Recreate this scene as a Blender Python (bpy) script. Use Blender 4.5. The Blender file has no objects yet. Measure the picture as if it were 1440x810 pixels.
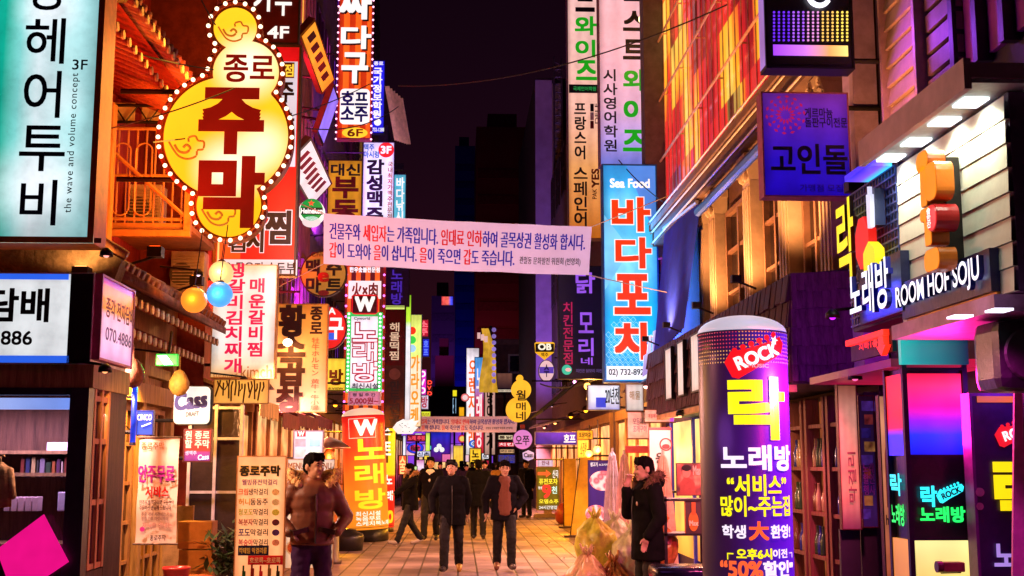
import bpy, bmesh, math, random
from mathutils import Vector, Matrix, noise
random.seed(7)
R = math.radians
SC = bpy.context.scene
COL = SC.collection

# ------------------------------------------------------------------ camera
FPX, VPX, HZ, EYE = 1700.0, 645.0, 650.0, 1.7
PITCH = math.atan((HZ - 405) / FPX)
YAW = math.atan((720 - VPX) / FPX * math.cos(PITCH))
FWD = Vector((math.sin(YAW) * math.cos(PITCH), math.cos(YAW) * math.cos(PITCH), math.sin(PITCH)))
RGT = Vector((math.cos(YAW), -math.sin(YAW), 0))
UPV = RGT.cross(FWD)
cam = bpy.data.cameras.new('camera')
cam.sensor_width = 36
cam.lens = FPX / 1440 * 36
cam.clip_end = 2000
cam.clip_start = .1
co = bpy.data.objects.new('camera', cam)
co.matrix_world = Matrix(((RGT.x, UPV.x, -FWD.x, 0), (RGT.y, UPV.y, -FWD.y, 0), (RGT.z, UPV.z, -FWD.z, EYE), (0, 0, 0, 1)))
COL.objects.link(co)
SC.camera = co

# ------------------------------------------------------------------ night sky, exposure
w = bpy.data.worlds.new('World')
SC.world = w
w.use_nodes = True
nt = w.node_tree
bg = nt.nodes['Background']
sky = nt.nodes.new('ShaderNodeTexSky')
sky.sky_type = 'NISHITA'
sky.sun_disc = False
sky.sun_elevation = R(-4)
sky.sun_rotation = R(20)
tint = nt.nodes.new('ShaderNodeMix')
tint.data_type = 'RGBA'
tint.blend_type = 'MULTIPLY'
tint.inputs[0].default_value = 1
tint.inputs[7].default_value = (1.0, .16, .42, 1)
nt.links.new(sky.outputs[0], tint.inputs[6])
nt.links.new(tint.outputs[2], bg.inputs[0])
bg.inputs[1].default_value = .11
SC.view_settings.view_transform = 'Standard'
SC.view_settings.look = 'None'
SC.view_settings.exposure = .2
SC.view_settings.gamma = 1
SC.cycles.use_denoising = True
SC.cycles.max_bounces = 5
SC.cycles.diffuse_bounces = 3
SC.cycles.glossy_bounces = 2
SC.cycles.transmission_bounces = 3
SC.cycles.transparent_max_bounces = 6
SC.cycles.sample_clamp_indirect = 3
SC.cycles.caustics_reflective = False
SC.cycles.caustics_refractive = False

# ------------------------------------------------------------------ photo measurements to places in the street
def ray(px, py):
    return FWD + RGT * ((px - 720) / FPX) + UPV * ((405 - py) / FPX)
def atY(px, py, Y):
    d = ray(px, py)
    return Vector((0, 0, EYE)) + d * (Y / d.y)
def atX(px, py, X):
    d = ray(px, py)
    return Vector((0, 0, EYE)) + d * (X / d.x)
def gnd(px, py):
    d = ray(px, py)
    return Vector((0, 0, EYE)) + d * (-EYE / d.z)

# ------------------------------------------------------------------ materials
def lin(c):
    c = c / 255
    return c / 12.92 if c <= .04045 else ((c + .055) / 1.055) ** 2.4
def rgb(c):
    if isinstance(c, str):
        c = [int(c[i:i + 2], 16) for i in (0, 2, 4)]
        return tuple(lin(x) for x in c)
    return tuple(c)
MATS = {}
def _new(key):
    m = bpy.data.materials.new(str(len(MATS)))
    m.use_nodes = True
    MATS[key] = m
    n = m.node_tree
    return m, n, n.nodes['Principled BSDF']
def nd(n, t, **kw):
    x = n.nodes.new('ShaderNode' + t)
    for k, v in kw.items():
        setattr(x, k, v)
    return x
def mixrgb(n, a, b, f, mode='MIX'):
    x = nd(n, 'Mix', data_type='RGBA', blend_type=mode)
    for sock, v in ((6, a), (7, b), (0, f)):
        if hasattr(v, 'links') and hasattr(v, 'is_output'):
            n.links.new(v, x.inputs[sock])
        elif sock == 0:
            x.inputs[0].default_value = v
        else:
            x.inputs[sock].default_value = (*v, 1)
    return x.outputs[2]
def ramp(n, src, stops, interp='LINEAR'):
    x = nd(n, 'ValToRGB')
    x.color_ramp.interpolation = interp
    e = x.color_ramp.elements
    while len(e) < len(stops):
        e.new(.5)
    for i, (p, c) in enumerate(stops):
        e[i].position = p
        e[i].color = (*c, 1)
    n.links.new(src, x.inputs[0])
    return x.outputs[0]
def mat(c, rough=.65, metal=0, var=.3, scale=5, bump=.15, stretch=(1, 1, 1), bscale=None):
    """a real surface: base colour with weathering and a little relief"""
    key = ('m', str(c), rough, metal, var, scale, bump, stretch, bscale)
    if key in MATS:
        return MATS[key]
    m, n, p = _new(key)
    c = rgb(c)
    tc = nd(n, 'TexCoord')
    mp = nd(n, 'Mapping')
    mp.inputs['Scale'].default_value = stretch
    n.links.new(tc.outputs['Object'], mp.inputs[0])
    no = nd(n, 'TexNoise')
    no.inputs['Scale'].default_value = scale
    no.inputs['Detail'].default_value = 5
    no.inputs['Roughness'].default_value = .65
    n.links.new(mp.outputs[0], no.inputs[0])
    col = ramp(n, no.outputs[0], [(.3, tuple(x * (1 - var) for x in c)), (.7, tuple(min(1, x * (1 + var)) for x in c))])
    n.links.new(col, p.inputs['Base Color'])
    p.inputs['Roughness'].default_value = rough
    p.inputs['Metallic'].default_value = metal
    p.inputs['Specular IOR Level'].default_value = .5 if rough < .6 else .25 if rough < .84 else .06
    if bump:
        b = nd(n, 'Bump')
        b.inputs['Strength'].default_value = bump
        b.inputs['Distance'].default_value = .02
        n2 = nd(n, 'TexNoise')
        n2.inputs['Scale'].default_value = bscale or scale * 4
        n2.inputs['Detail'].default_value = 4
        n.links.new(mp.outputs[0], n2.inputs[0])
        n.links.new(n2.outputs[0], b.inputs['Height'])
        n.links.new(b.outputs[0], p.inputs['Normal'])
    return m
def wood(c, rough=.6, var=.45):
    return mat(c, rough, 0, var, 4, .3, (6, 6, .6))
def glow(cols, s=1.0, var=.18, scale=1.5, light=False, axis='z', hot=None, stretch=(1, 1, 1), rough=.35):
    """a lit sign face: the colours of its print with the uneven brightness of the tubes behind it"""
    key = ('g', str(cols), s, var, scale, light, axis, str(hot), stretch, rough)
    if key in MATS:
        return MATS[key]
    m, n, p = _new(key)
    if not isinstance(cols, list):
        cols = [(0, cols)]
    tc = nd(n, 'TexCoord')
    mp = nd(n, 'Mapping')
    mp.inputs['Scale'].default_value = stretch
    n.links.new(tc.outputs['Object'], mp.inputs[0])
    if len(cols) > 1:
        sep = nd(n, 'SeparateXYZ')
        n.links.new(tc.outputs['Generated'], sep.inputs[0])
        col = ramp(n, sep.outputs['XYZ'.index(axis.upper())], [(a, rgb(b)) for a, b in cols])
    else:
        x = nd(n, 'RGB')
        x.outputs[0].default_value = (*rgb(cols[0][1]), 1)
        col = x.outputs[0]
    if hot:
        for (hx, hz, hr, hc) in hot:
            d = nd(n, 'VectorMath', operation='DISTANCE')
            d.inputs[1].default_value = (hx, 0, hz)
            n.links.new(tc.outputs['Object'], d.inputs[0])
            mr = nd(n, 'MapRange', interpolation_type='SMOOTHSTEP')
            mr.inputs[1].default_value = 0
            mr.inputs[2].default_value = hr
            mr.inputs[3].default_value = .9
            mr.inputs[4].default_value = 0
            n.links.new(d.outputs['Value'], mr.inputs[0])
            col = mixrgb(n, col, rgb(hc), mr.outputs[0])
    p.inputs['Base Color'].default_value = (.25, .25, .25, 1)
    n.links.new(mixrgb(n, col, (.5, .5, .5), 1.0, 'MULTIPLY'), p.inputs['Base Color'])
    n.links.new(col, p.inputs['Emission Color'])
    p.inputs['Roughness'].default_value = rough
    if var:
        no = nd(n, 'TexNoise')
        no.inputs['Scale'].default_value = scale
        no.inputs['Detail'].default_value = 3
        n.links.new(mp.outputs[0], no.inputs[0])
        mr = nd(n, 'MapRange')
        mr.inputs[1].default_value = .3
        mr.inputs[2].default_value = .7
        mr.inputs[3].default_value = s * (1 - var * 1.5)
        mr.inputs[4].default_value = s * (1 + var * 1.5)
        n.links.new(no.outputs[0], mr.inputs[0])
        n.links.new(mr.outputs[0], p.inputs['Emission Strength'])
    else:
        p.inputs['Emission Strength'].default_value = s
    m.cycles.emission_sampling = 'AUTO' if light else 'NONE'
    return m
def lightbox(m):
    """a back-lit face: dimmer towards its edges, soft bands where the tubes run, a little grime"""
    key = ('box', m.name)
    if key in MATS:
        return MATS[key]
    p0 = m.node_tree.nodes['Principled BSDF']
    if not p0.inputs['Emission Color'].links:
        return m
    k = m.copy()
    MATS[key] = k
    n = k.node_tree
    p = n.nodes['Principled BSDF']
    tc = nd(n, 'TexCoord')
    sep = nd(n, 'SeparateXYZ')
    n.links.new(tc.outputs['Generated'], sep.inputs[0])
    def math_(op, a, b=None):
        x = nd(n, 'Math', operation=op)
        for i, v in enumerate((a, b)):
            if v is None:
                continue
            if hasattr(v, 'is_output'):
                n.links.new(v, x.inputs[i])
            else:
                x.inputs[i].default_value = v
        return x.outputs[0]
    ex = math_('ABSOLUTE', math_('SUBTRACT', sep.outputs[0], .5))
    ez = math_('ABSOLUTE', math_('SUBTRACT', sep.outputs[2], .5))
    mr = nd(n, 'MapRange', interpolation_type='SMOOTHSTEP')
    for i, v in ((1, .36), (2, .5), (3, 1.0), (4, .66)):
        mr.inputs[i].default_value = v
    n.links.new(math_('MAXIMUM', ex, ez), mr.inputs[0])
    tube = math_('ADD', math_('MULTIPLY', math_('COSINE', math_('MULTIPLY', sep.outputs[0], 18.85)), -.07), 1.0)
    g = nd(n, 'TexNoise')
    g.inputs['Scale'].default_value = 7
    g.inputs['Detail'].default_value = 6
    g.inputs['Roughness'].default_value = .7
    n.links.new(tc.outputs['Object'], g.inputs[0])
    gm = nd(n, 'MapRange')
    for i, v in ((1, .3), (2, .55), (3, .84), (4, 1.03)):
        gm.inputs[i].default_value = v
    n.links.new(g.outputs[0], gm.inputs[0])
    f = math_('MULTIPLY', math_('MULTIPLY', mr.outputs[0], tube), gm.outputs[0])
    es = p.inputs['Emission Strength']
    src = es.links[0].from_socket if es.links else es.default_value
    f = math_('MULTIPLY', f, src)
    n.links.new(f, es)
    k.cycles.emission_sampling = m.cycles.emission_sampling
    return k
def glass(c=(.05, .06, .08), rough=.05, alpha=.35):
    key = ('gl', str(c), rough, alpha)
    if key in MATS:
        return MATS[key]
    m, n, p = _new(key)
    p.inputs['Base Color'].default_value = (*rgb(c), 1)
    p.inputs['Roughness'].default_value = rough
    p.inputs['Alpha'].default_value = alpha
    return m
def pattern(fn_key, build, rough=.6, emit=0):
    """a printed picture: build(nodes, texcoord) -> colour socket"""
    key = ('p', fn_key, emit)
    if key in MATS:
        return MATS[key]
    m, n, p = _new(key)
    tc = nd(n, 'TexCoord')
    c = build(n, tc)
    n.links.new(c, p.inputs['Base Color'])
    if emit:
        n.links.new(c, p.inputs['Emission Color'])
        p.inputs['Emission Strength'].default_value = emit
    p.inputs['Roughness'].default_value = rough
    m.cycles.emission_sampling = 'NONE'
    return m

# ------------------------------------------------------------------ mesh building
class MB:
    def __init__(s):
        s.v, s.f = [], []
    def add(s, vs, fs):
        o = len(s.v)
        s.v += [tuple(a) for a in vs]
        s.f += [tuple(i + o for i in f) for f in fs]
        return s
    def box(s, x0, y0, z0, x1, y1, z1, M=None):
        vs = [Vector((x, y, z)) for z in (z0, z1) for y in (y0, y1) for x in (x0, x1)]
        if M:
            vs = [M @ a for a in vs]
        return s.add(vs, [(0, 2, 3, 1), (4, 5, 7, 6), (0, 1, 5, 4), (2, 6, 7, 3), (0, 4, 6, 2), (1, 3, 7, 5)])
    def quad(s, a, b, c, d):
        return s.add([a, b, c, d], [(0, 1, 2, 3)])
    def tube(s, pts, r, n=8, r2=None, closed=False):
        pts = [Vector(p) for p in pts]
        k = len(pts)
        base = len(s.v)
        for i, p in enumerate(pts):
            if closed:
                t = pts[(i + 1) % k] - pts[i - 1]
            else:
                t = pts[min(i + 1, k - 1)] - pts[max(i - 1, 0)]
            t.normalize()
            a = Vector((0, 0, 1)) if abs(t.z) < .9 else Vector((1, 0, 0))
            u = t.cross(a).normalized()
            v = t.cross(u)
            rr = r if r2 is None else r + (r2 - r) * i / (k - 1)
            for j in range(n):
                q = 2 * math.pi * j / n
                s.v.append(tuple(p + (u * math.cos(q) + v * math.sin(q)) * rr))
        for i in range(k if closed else k - 1):
            a, b = base + i * n, base + ((i + 1) % k) * n
            for j in range(n):
                s.f.append((a + j, a + (j + 1) % n, b + (j + 1) % n, b + j))
        if not closed:
            s.f.append(tuple(base + j for j in range(n))[::-1])
            s.f.append(tuple(base + (k - 1) * n + j for j in range(n)))
        return s
    def cyl(s, a, b, r, r2=None, n=16):
        return s.tube([a, b], r, n, r if r2 is None else r2)
    def ell(s, c, r, n=12, M=None, m=8):
        c = Vector(c)
        if not hasattr(r, '__len__'):
            r = (r, r, r)
        vs = []
        for i in range(1, m):
            t = math.pi * i / m
            for j in range(n):
                q = 2 * math.pi * j / n
                vs.append(Vector((r[0] * math.sin(t) * math.cos(q), r[1] * math.sin(t) * math.sin(q), r[2] * math.cos(t))))
        vs += [Vector((0, 0, r[2])), Vector((0, 0, -r[2]))]
        if M:
            vs = [M @ a for a in vs]
        fs = []
        for i in range(m - 2):
            for j in range(n):
                fs.append((i * n + j, (i + 1) * n + j, (i + 1) * n + (j + 1) % n, i * n + (j + 1) % n))
        top, bot = (m - 1) * n, (m - 1) * n + 1
        for j in range(n):
            fs.append((top, j, (j + 1) % n))
            fs.append((bot, (m - 2) * n + (j + 1) % n, (m - 2) * n + j))
        return s.add([a + c for a in vs], fs)
    def tc(s, a, ra, b, rb, n=10):
        """tapered capsule"""
        a, b = Vector(a), Vector(b)
        t = (b - a)
        if t.length < 1e-6:
            t = Vector((0, 0, 1))
        t.normalize()
        pts, rad = [], []
        for q in (-80, -50, -20):
            pts.append(a + t * ra * math.sin(R(q)))
            rad.append(ra * math.cos(R(q)))
        for q in (20, 50, 80):
            pts.append(b + t * rb * math.sin(R(q)))
            rad.append(rb * math.cos(R(q)))
        u = t.cross(Vector((0, 0, 1)) if abs(t.z) < .9 else Vector((1, 0, 0))).normalized()
        v = t.cross(u)
        base = len(s.v)
        for p, r in zip(pts, rad):
            for j in range(n):
                q = 2 * math.pi * j / n
                s.v.append(tuple(p + (u * math.cos(q) + v * math.sin(q)) * r))
        for i in range(5):
            for j in range(n):
                x, y = base + i * n, base + (i + 1) * n
                s.f.append((x + j, x + (j + 1) % n, y + (j + 1) % n, y + j))
        s.f.append(tuple(base + j for j in range(n))[::-1])
        s.f.append(tuple(base + 5 * n + j for j in range(n)))
        return s
    def prism(s, poly, y0, y1):
        k = len(poly)
        vs = [(x, y0, z) for x, z in poly] + [(x, y1, z) for x, z in poly]
        fs = [tuple(range(k)), tuple(range(k, 2 * k))[::-1]]
        fs += [(i, (i + 1) % k, k + (i + 1) % k, k + i) for i in range(k)]
        return s.add(vs, fs)
    def lathe(s, prof, c=(0, 0, 0), n=24):
        base = len(s.v)
        for r, z in prof:
            for j in range(n):
                q = 2 * math.pi * j / n
                s.v.append((c[0] + r * math.cos(q), c[1] + r * math.sin(q), c[2] + z))
        for i in range(len(prof) - 1):
            for j in range(n):
                a, b = base + i * n, base + (i + 1) * n
                s.f.append((a + j, a + (j + 1) % n, b + (j + 1) % n, b + j))
        s.f.append(tuple(base + j for j in range(n))[::-1])
        s.f.append(tuple(base + (len(prof) - 1) * n + j for j in range(n)))
        return s
    def mesh(s, name, m, smooth=False, bev=0, fix=True):
        me = bpy.data.meshes.new(name)
        me.from_pydata(s.v, [], s.f)
        if fix or bev:
            b = bmesh.new()
            b.from_mesh(me)
            if bev:
                bmesh.ops.bevel(b, geom=list(b.edges), offset=bev, segments=2, affect='EDGES', profile=.6)
            bmesh.ops.recalc_face_normals(b, faces=b.faces)
            b.to_mesh(me)
            b.free()
        me.materials.append(m)
        if smooth:
            me.polygons.foreach_set('use_smooth', [True] * len(me.polygons))
        return me
    def build(s, name, m, parent=None, smooth=False, bev=0, fix=True):
        return link(name, s.mesh(name, m, smooth, bev, fix), parent)
def link(name, data, parent=None):
    o = bpy.data.objects.new(name, data)
    COL.objects.link(o)
    if parent:
        o.parent = parent
    return o
def tag(o, label, cat, group=None):
    o['label'] = label
    o['category'] = cat
    if group:
        o['group'] = group
    return o
def thing(name, label, cat, loc=(0, 0, 0), rz=0, group=None):
    o = link(name, None)
    o.location = loc
    o.rotation_euler = (0, 0, rz)
    return tag(o, label, cat, group)
def struct(o):
    o['kind'] = 'structure'
    return o
def copy_tree(root):
    r = root.copy()
    COL.objects.link(r)
    for ch in root.children:
        c = ch.copy()
        COL.objects.link(c)
        c.parent = r
        for g in ch.children:
            d = g.copy()
            COL.objects.link(d)
            d.parent = c
    return r
def light(kind, name, parent, loc, col, e, size=.3, rot=None, spot=None, blend=.6):
    d = bpy.data.lights.new(name, kind)
    d.color = rgb(col)
    d.energy = e
    if kind == 'AREA':
        d.shape = 'RECTANGLE'
        d.size, d.size_y = size if hasattr(size, '__len__') else (size, size)
    else:
        d.shadow_soft_size = size
    if kind == 'SPOT':
        d.spot_size = R(spot or 120)
        d.spot_blend = blend
    o = link(name, d, parent)
    o.location = loc
    if rot is not None:
        if isinstance(rot, Vector):
            o.rotation_euler = rot.to_track_quat('-Z', 'Y').to_euler()
        else:
            o.rotation_euler = rot
    return o

# ------------------------------------------------------------------ writing
def bend_mesh(me, r):
    """wraps a flat drawing round an upright cylinder of radius r whose front is at y=0"""
    b = bmesh.new()
    b.from_mesh(me)
    xs = [v.co.x for v in b.verts]
    x = math.floor(min(xs) / .04) * .04
    while x < max(xs):
        bmesh.ops.bisect_plane(b, geom=list(b.verts) + list(b.edges) + list(b.faces), plane_co=(x, 0, 0), plane_no=(1, 0, 0), dist=1e-5)
        x += .04
    for v in b.verts:
        a = v.co.x / r
        X, Y = (r - v.co.y) * math.sin(a), r - (r - v.co.y) * math.cos(a)
        v.co.x, v.co.y = X, Y
    b.to_mesh(me)
    b.free()
def glyphs(s, offset=0, ext=0, spacing=1.0, lead=1.0, align='LEFT', mats=None, res=4):
    c = bpy.data.curves.new('writing', 'FONT')
    c.body = s
    c.size = 1
    c.resolution_u = res
    c.offset = offset
    c.extrude = ext
    c.space_character = spacing
    c.space_line = lead
    c.align_x = align
    if mats:
        for i, ch in enumerate(s):
            c.body_format[i].material_index = mats[i]
        for _ in range(max(mats) + 1):
            c.materials.append(None)
    o = bpy.data.objects.new('writing', c)
    me = bpy.data.meshes.new_from_object(o)
    bpy.data.objects.remove(o)
    bpy.data.curves.remove(c)
    return me
def write(parent, s, box, m, y=-.02, bold=.03, rot=0, th=None, name='lettering', lead=1.0, spacing=1.0, bend=None, mats=None, slant=0, align='LEFT', trapez=None):
    """letters s fitted to box (x0, z0, x1, z1) on the parent's front; th gives them depth"""
    vert = '\n' in s
    me = glyphs(s, .016 if th else 0, .5 if th else 0, spacing, lead, align, mats)
    vs = [v.co.copy() for v in me.vertices]
    if not vs:
        return None
    if rot == 90:
        vs = [Vector((-v.y, v.x, v.z)) for v in vs]
    xs = [v.x for v in vs]
    ys = [v.y for v in vs]
    ax, bx, ay, by = min(xs), max(xs), min(ys), max(ys)
    x0, z0, x1, z1 = box
    sx, sz = (x1 - x0) / max(bx - ax, 1e-4), (z1 - z0) / max(by - ay, 1e-4)
    b = 0 if th else (.07 if bold >= .1 else min(bold, .072) * .72)
    unit = min(abs(sx), sz)
    out, fs, mi = [], [], []
    shifts = [(0, 0)] if not b else [(-b, -b), (b, -b), (b, b), (-b, b)] if b < .034 else [(i * b, j * b) for i in (-1, 0, 1) for j in (-1, 0, 1)]
    polys = [tuple(p.vertices) for p in me.polygons]
    pm = [p.material_index for p in me.polygons]
    if th and isinstance(m, list) and not mats:         # box letters: lit face, separate sides
        pm = [0 if abs(p.normal.z) > .5 else 1 for p in me.polygons]
    for k, (dx, dz) in enumerate(shifts):
        o = len(out)
        for v in vs:
            X = x0 + (v.x - ax) * sx + dx * unit
            Z = z0 + (v.y - ay) * sz + dz * unit
            if slant:
                Z += (X - x0) * slant
            Y = y - (v.z * th if th else (.0006 if len(shifts) < 5 else .0003) * k)
            out.append((X, Y, Z))
        fs += [tuple(i + o for i in p) for p in polys]
        mi += pm
    bpy.data.meshes.remove(me)
    me = bpy.data.meshes.new(name)
    me.from_pydata(out, [], fs)
    if bend:
        bend_mesh(me, bend)
    ms = m if isinstance(m, list) else [m]
    for x in ms:
        me.materials.append(x)
    if mats or (th and isinstance(m, list)):
        me.polygons.foreach_set('material_index', mi)
    return link(name, me, parent)

class Sign:
    """a sign board; facing F = the viewer down the street, L / R = hung flat on the left / right houses"""
    def __init__(s, name, label, px, at, facing='F', cat='sign', group=None):
        x0, y0, x1, y1 = px
        s.facing, s.at = facing, at
        if facing == 'F':
            ym = (y0 + y1) / 2
            a, b = atY(x0, ym, at), atY(x1, ym, at)
            t, bt = atY((x0 + x1) / 2, y0, at), atY((x0 + x1) / 2, y1, at)
            s.w, s.h = b.x - a.x, t.z - bt.z
            s.o = Vector(((a.x + b.x) / 2, at, bt.z))
            rz = 0
        s.root = thing(name, label, cat, s.o, rz, group)
    @classmethod
    def flat(cls, name, label, facing, X, Y0, Y1, z0, z1, cat='sign', group=None):
        s = cls.__new__(cls)
        s.facing, s.at = facing, X
        s.w, s.h = abs(Y1 - Y0), z1 - z0
        s.o = Vector((X, (Y0 + Y1) / 2, z0))
        s.root = thing(name, label, cat, s.o, R(90) if facing == 'L' else R(-90), group)
        return s
    def loc(s, px, py):
        if s.facing == 'F':
            p = atY(px, py, s.at)
            return p.x - s.o.x, p.z - s.o.z
        p = atX(px, py, s.at)
        return ((p.y - s.o.y) if s.facing == 'L' else (s.o.y - p.y)), p.z - s.o.z
    def bx(s, px):
        x0, y0, x1, y1 = px
        ym = (y0 + y1) / 2
        xm = (x0 + x1) / 2
        return s.loc(x0, ym)[0], s.loc(xm, y1)[1], s.loc(x1, ym)[0], s.loc(xm, y0)[1]
    def case(s, face, th=.16, frame='333030', fw=.03, lip=.012, name='face', casing=None, fmat=None):
        h, w2 = s.h, s.w / 2
        fm = fmat or mat(frame, .45, .3, .3, 8, .05)
        MB().box(-w2, .004, 0, w2, th, h).build('casing', casing or fm, s.root)
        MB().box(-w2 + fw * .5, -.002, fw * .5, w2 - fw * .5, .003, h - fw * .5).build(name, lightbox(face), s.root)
        if fw:
            f = MB()
            f.box(-w2, -lip, 0, -w2 + fw, .0035, h).box(w2 - fw, -lip, 0, w2, .0035, h)
            f.box(-w2 + fw, -lip, 0, w2 - fw, .0035, fw).box(-w2 + fw, -lip, h - fw, w2 - fw, .0035, h)
            f.build('frame', fm, s.root)
        s.th = th
        return s
    def arms(s, X, n=2, r=.022):
        """steel arms that carry the sign from the house front at X"""
        ex = X - s.o.x
        e0 = -s.w / 2 if ex < 0 else s.w / 2
        if abs(ex) <= abs(e0):
            ex = e0 + (-.25 if ex < 0 else .25)
        b = MB()
        for i in range(n):
            z = s.h * (.12 + .76 * i / max(1, n - 1))
            b.tube([(e0, s.th * .5, z), (ex, s.th * .5, z)], r, 6)
        b.build('bracket', mat('2a2523', .5, .6), s.root)
        return s
    def panel(s, px, m, lay=1, name='panel', norm=None, r=0):
        x0, z0, x1, z1 = norm or s.bx(px)
        y = -.003 - .004 * lay
        if r:
            poly = []
            rr = r * min(x1 - x0, z1 - z0)
            for cx, cz, q0 in ((x1 - rr, z1 - rr, 0), (x0 + rr, z1 - rr, 90), (x0 + rr, z0 + rr, 180), (x1 - rr, z0 + rr, 270)):
                for k in range(5):
                    q = R(q0 + 90 * k / 4)
                    poly.append((cx + rr * math.cos(q), cz + rr * math.sin(q)))
            MB().prism(poly, y, y + .003).build(name, m, s.root)
        else:
            MB().box(x0, y, z0, x1, y + .003, z1).build(name, m, s.root)
        return s
    def t(s, text, px, m, lay=4, norm=None, **k):
        write(s.root, text, norm or s.bx(px), m, -.003 - .004 * lay, **k)
        return s
    def v(s, text, px, m, **k):
        return s.t('\n'.join(text), px, m, **k)
    def n(s, u0, v0, u1, v1):
        """box in fractions of the sign, v downwards"""
        return (-s.w / 2 + u0 * s.w, s.h * (1 - v1), -s.w / 2 + u1 * s.w, s.h * (1 - v0))
    def bulbs(s, pts, r, m, name='bulb', y=-.03):
        me = MB().ell((0, 0, 0), r, 8, m=6).mesh(name, m, True)
        for x, z in pts:
            link(name, me, s.root).location = (x, y, z)
        return s
    def line(s, pts, r, m, name='ornament', y=-.012, closed=False):
        """a flat ribbon drawn through photo points"""
        c = [Vector((*s.loc(*p), 0)) for p in pts]
        q = []
        for i in range(len(c) - 1):                       # rounded through the points
            a, b, d, e = c[max(i - 1, 0)], c[i], c[i + 1], c[min(i + 2, len(c) - 1)]
            for k in range(5):
                u = k / 5
                v = .5 * ((2 * b) + (d - a) * u + (2 * a - 5 * b + 4 * d - e) * u * u + (3 * b - a - 3 * d + e) * u ** 3)
                q.append((v.x, v.y))
        q.append((c[-1].x, c[-1].y))
        MB().tube([(x, y, z) for x, z in q], r, 6, closed=closed).build(name, m, s.root)
        return s
    def disc(s, cx, cy, rpx, m, lay=1, name='panel', n=32, ry=None, th=.003):
        x, z = s.loc(cx, cy)
        rx = abs(s.loc(cx + rpx, cy)[0] - x)
        rz = rx if ry is None else abs(s.loc(cx, cy + ry)[1] - z)
        y = -.003 - .004 * lay
        MB().prism([(x + rx * math.cos(2 * math.pi * k / n), z + rz * math.sin(2 * math.pi * k / n)) for k in range(n)], y, y + th).build(name, m, s.root)
        return s
# ------------------------------------------------------------------ ground
def paving():
    m, n, p = _new('paving')
    tc = nd(n, 'TexCoord')
    br = nd(n, 'TexBrick', offset=0.0, squash=1.0)
    br.inputs['Scale'].default_value = 1
    br.inputs['Brick Width'].default_value = .30
    br.inputs['Row Height'].default_value = .60
    br.inputs['Mortar Size'].default_value = .016
    br.inputs['Mortar Smooth'].default_value = .2
    br.inputs['Color1'].default_value = (.40, .31, .34, 1)
    br.inputs['Color2'].default_value = (.24, .175, .20, 1)
    br.inputs['Mortar'].default_value = (.05, .035, .035, 1)
    n.links.new(tc.outputs['Object'], br.inputs[0])
    no = nd(n, 'TexNoise')
    no.inputs['Scale'].default_value = .9
    no.inputs['Detail'].default_value = 6
    n.links.new(tc.outputs['Object'], no.inputs[0])
    n3 = nd(n, 'TexNoise')
    n3.inputs['Scale'].default_value = .35
    n3.inputs['Detail'].default_value = 8
    n3.inputs['Roughness'].default_value = .75
    n.links.new(tc.outputs['Object'], n3.inputs[0])
    st = ramp(n, n3.outputs[0], [(.40, (.5, .45, .46)), (.5, (1, 1, 1)), (.66, (1.12, 1.08, 1.1))])
    dirt = mixrgb(n, ramp(n, no.outputs[0], [(.35, (.6, .56, .56)), (.65, (1.1, 1.08, 1.08))]), st, 1, 'MULTIPLY')
    n.links.new(mixrgb(n, br.outputs[0], dirt, 1, 'MULTIPLY'), p.inputs['Base Color'])
    rr = ramp(n, no.outputs[0], [(.3, (.42, .42, .42)), (.7, (.7, .7, .7))])
    n.links.new(rr, p.inputs['Roughness'])
    b = nd(n, 'Bump')
    b.inputs['Strength'].default_value = .5
    b.inputs['Distance'].default_value = .01
    inv = nd(n, 'Math', operation='SUBTRACT')
    inv.inputs[0].default_value = 1
    n.links.new(br.outputs['Fac'], inv.inputs[1])
    n.links.new(inv.outputs[0], b.inputs['Height'])
    n.links.new(b.outputs[0], p.inputs['Normal'])
    return m
struct(MB().quad((-300, -60, 0), (300, -60, 0), (300, 500, 0), (-300, 500, 0)).build('ground', mat((.05, .045, .05), .8)))
struct(MB().quad((-3.2, -4, .004), (3.4, -4, .004), (3.4, 130, .004), (-3.2, 130, .004)).build('pavement', paving()))

# ------------------------------------------------------------------ house builders
def house(name, label, side, Xf, Y0, Y1, h, wallm, depth=7, cat='building', z0=0):
    """side -1 left / +1 right; the root sits at the foot of its street front"""
    t = thing(name, label, cat, (Xf, Y0, 0))
    L = Y1 - Y0
    xs = (0, side * depth)
    MB().box(min(xs), 0, z0, max(xs), L, h).build('wall', wallm, t)
    t['side'] = side
    return t
FR = mat('3a2c26', .5, .2)
PANE = mat((.012, .012, .018), .12, 0, .2, 3, .02)
def window(t, y0, y1, z0, z1, fm=FR, pm=PANE, n=2, proud=.05, bars=1):
    s = t['side']
    f = MB()
    x0, x1 = (-s * proud, s * .02)
    a, b = min(x0, x1), max(x0, x1)
    e = .06
    f.box(a, y0, z0, b, y1, z0 + e).box(a, y0, z1 - e, b, y1, z1)
    for k in range(n + 1):
        yy = y0 + (y1 - y0 - e) * k / n
        f.box(a, yy, z0 + e, b, yy + e, z1 - e)
    for k in range(1, bars + 1):
        zz = z0 + (z1 - z0) * k / (bars + 1)
        f.box(a + .012, y0 + e, zz - e / 3, b - .012, y1 - e, zz + e / 3)
    w_ = f.build('window', fm, t)
    pa, pb = sorted((-s * .012, s * .01))
    MB().box(pa, y0 + .01, z0 + .01, pb, y1 - .01, z1 - .01).build('pane', pm, w_)

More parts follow.
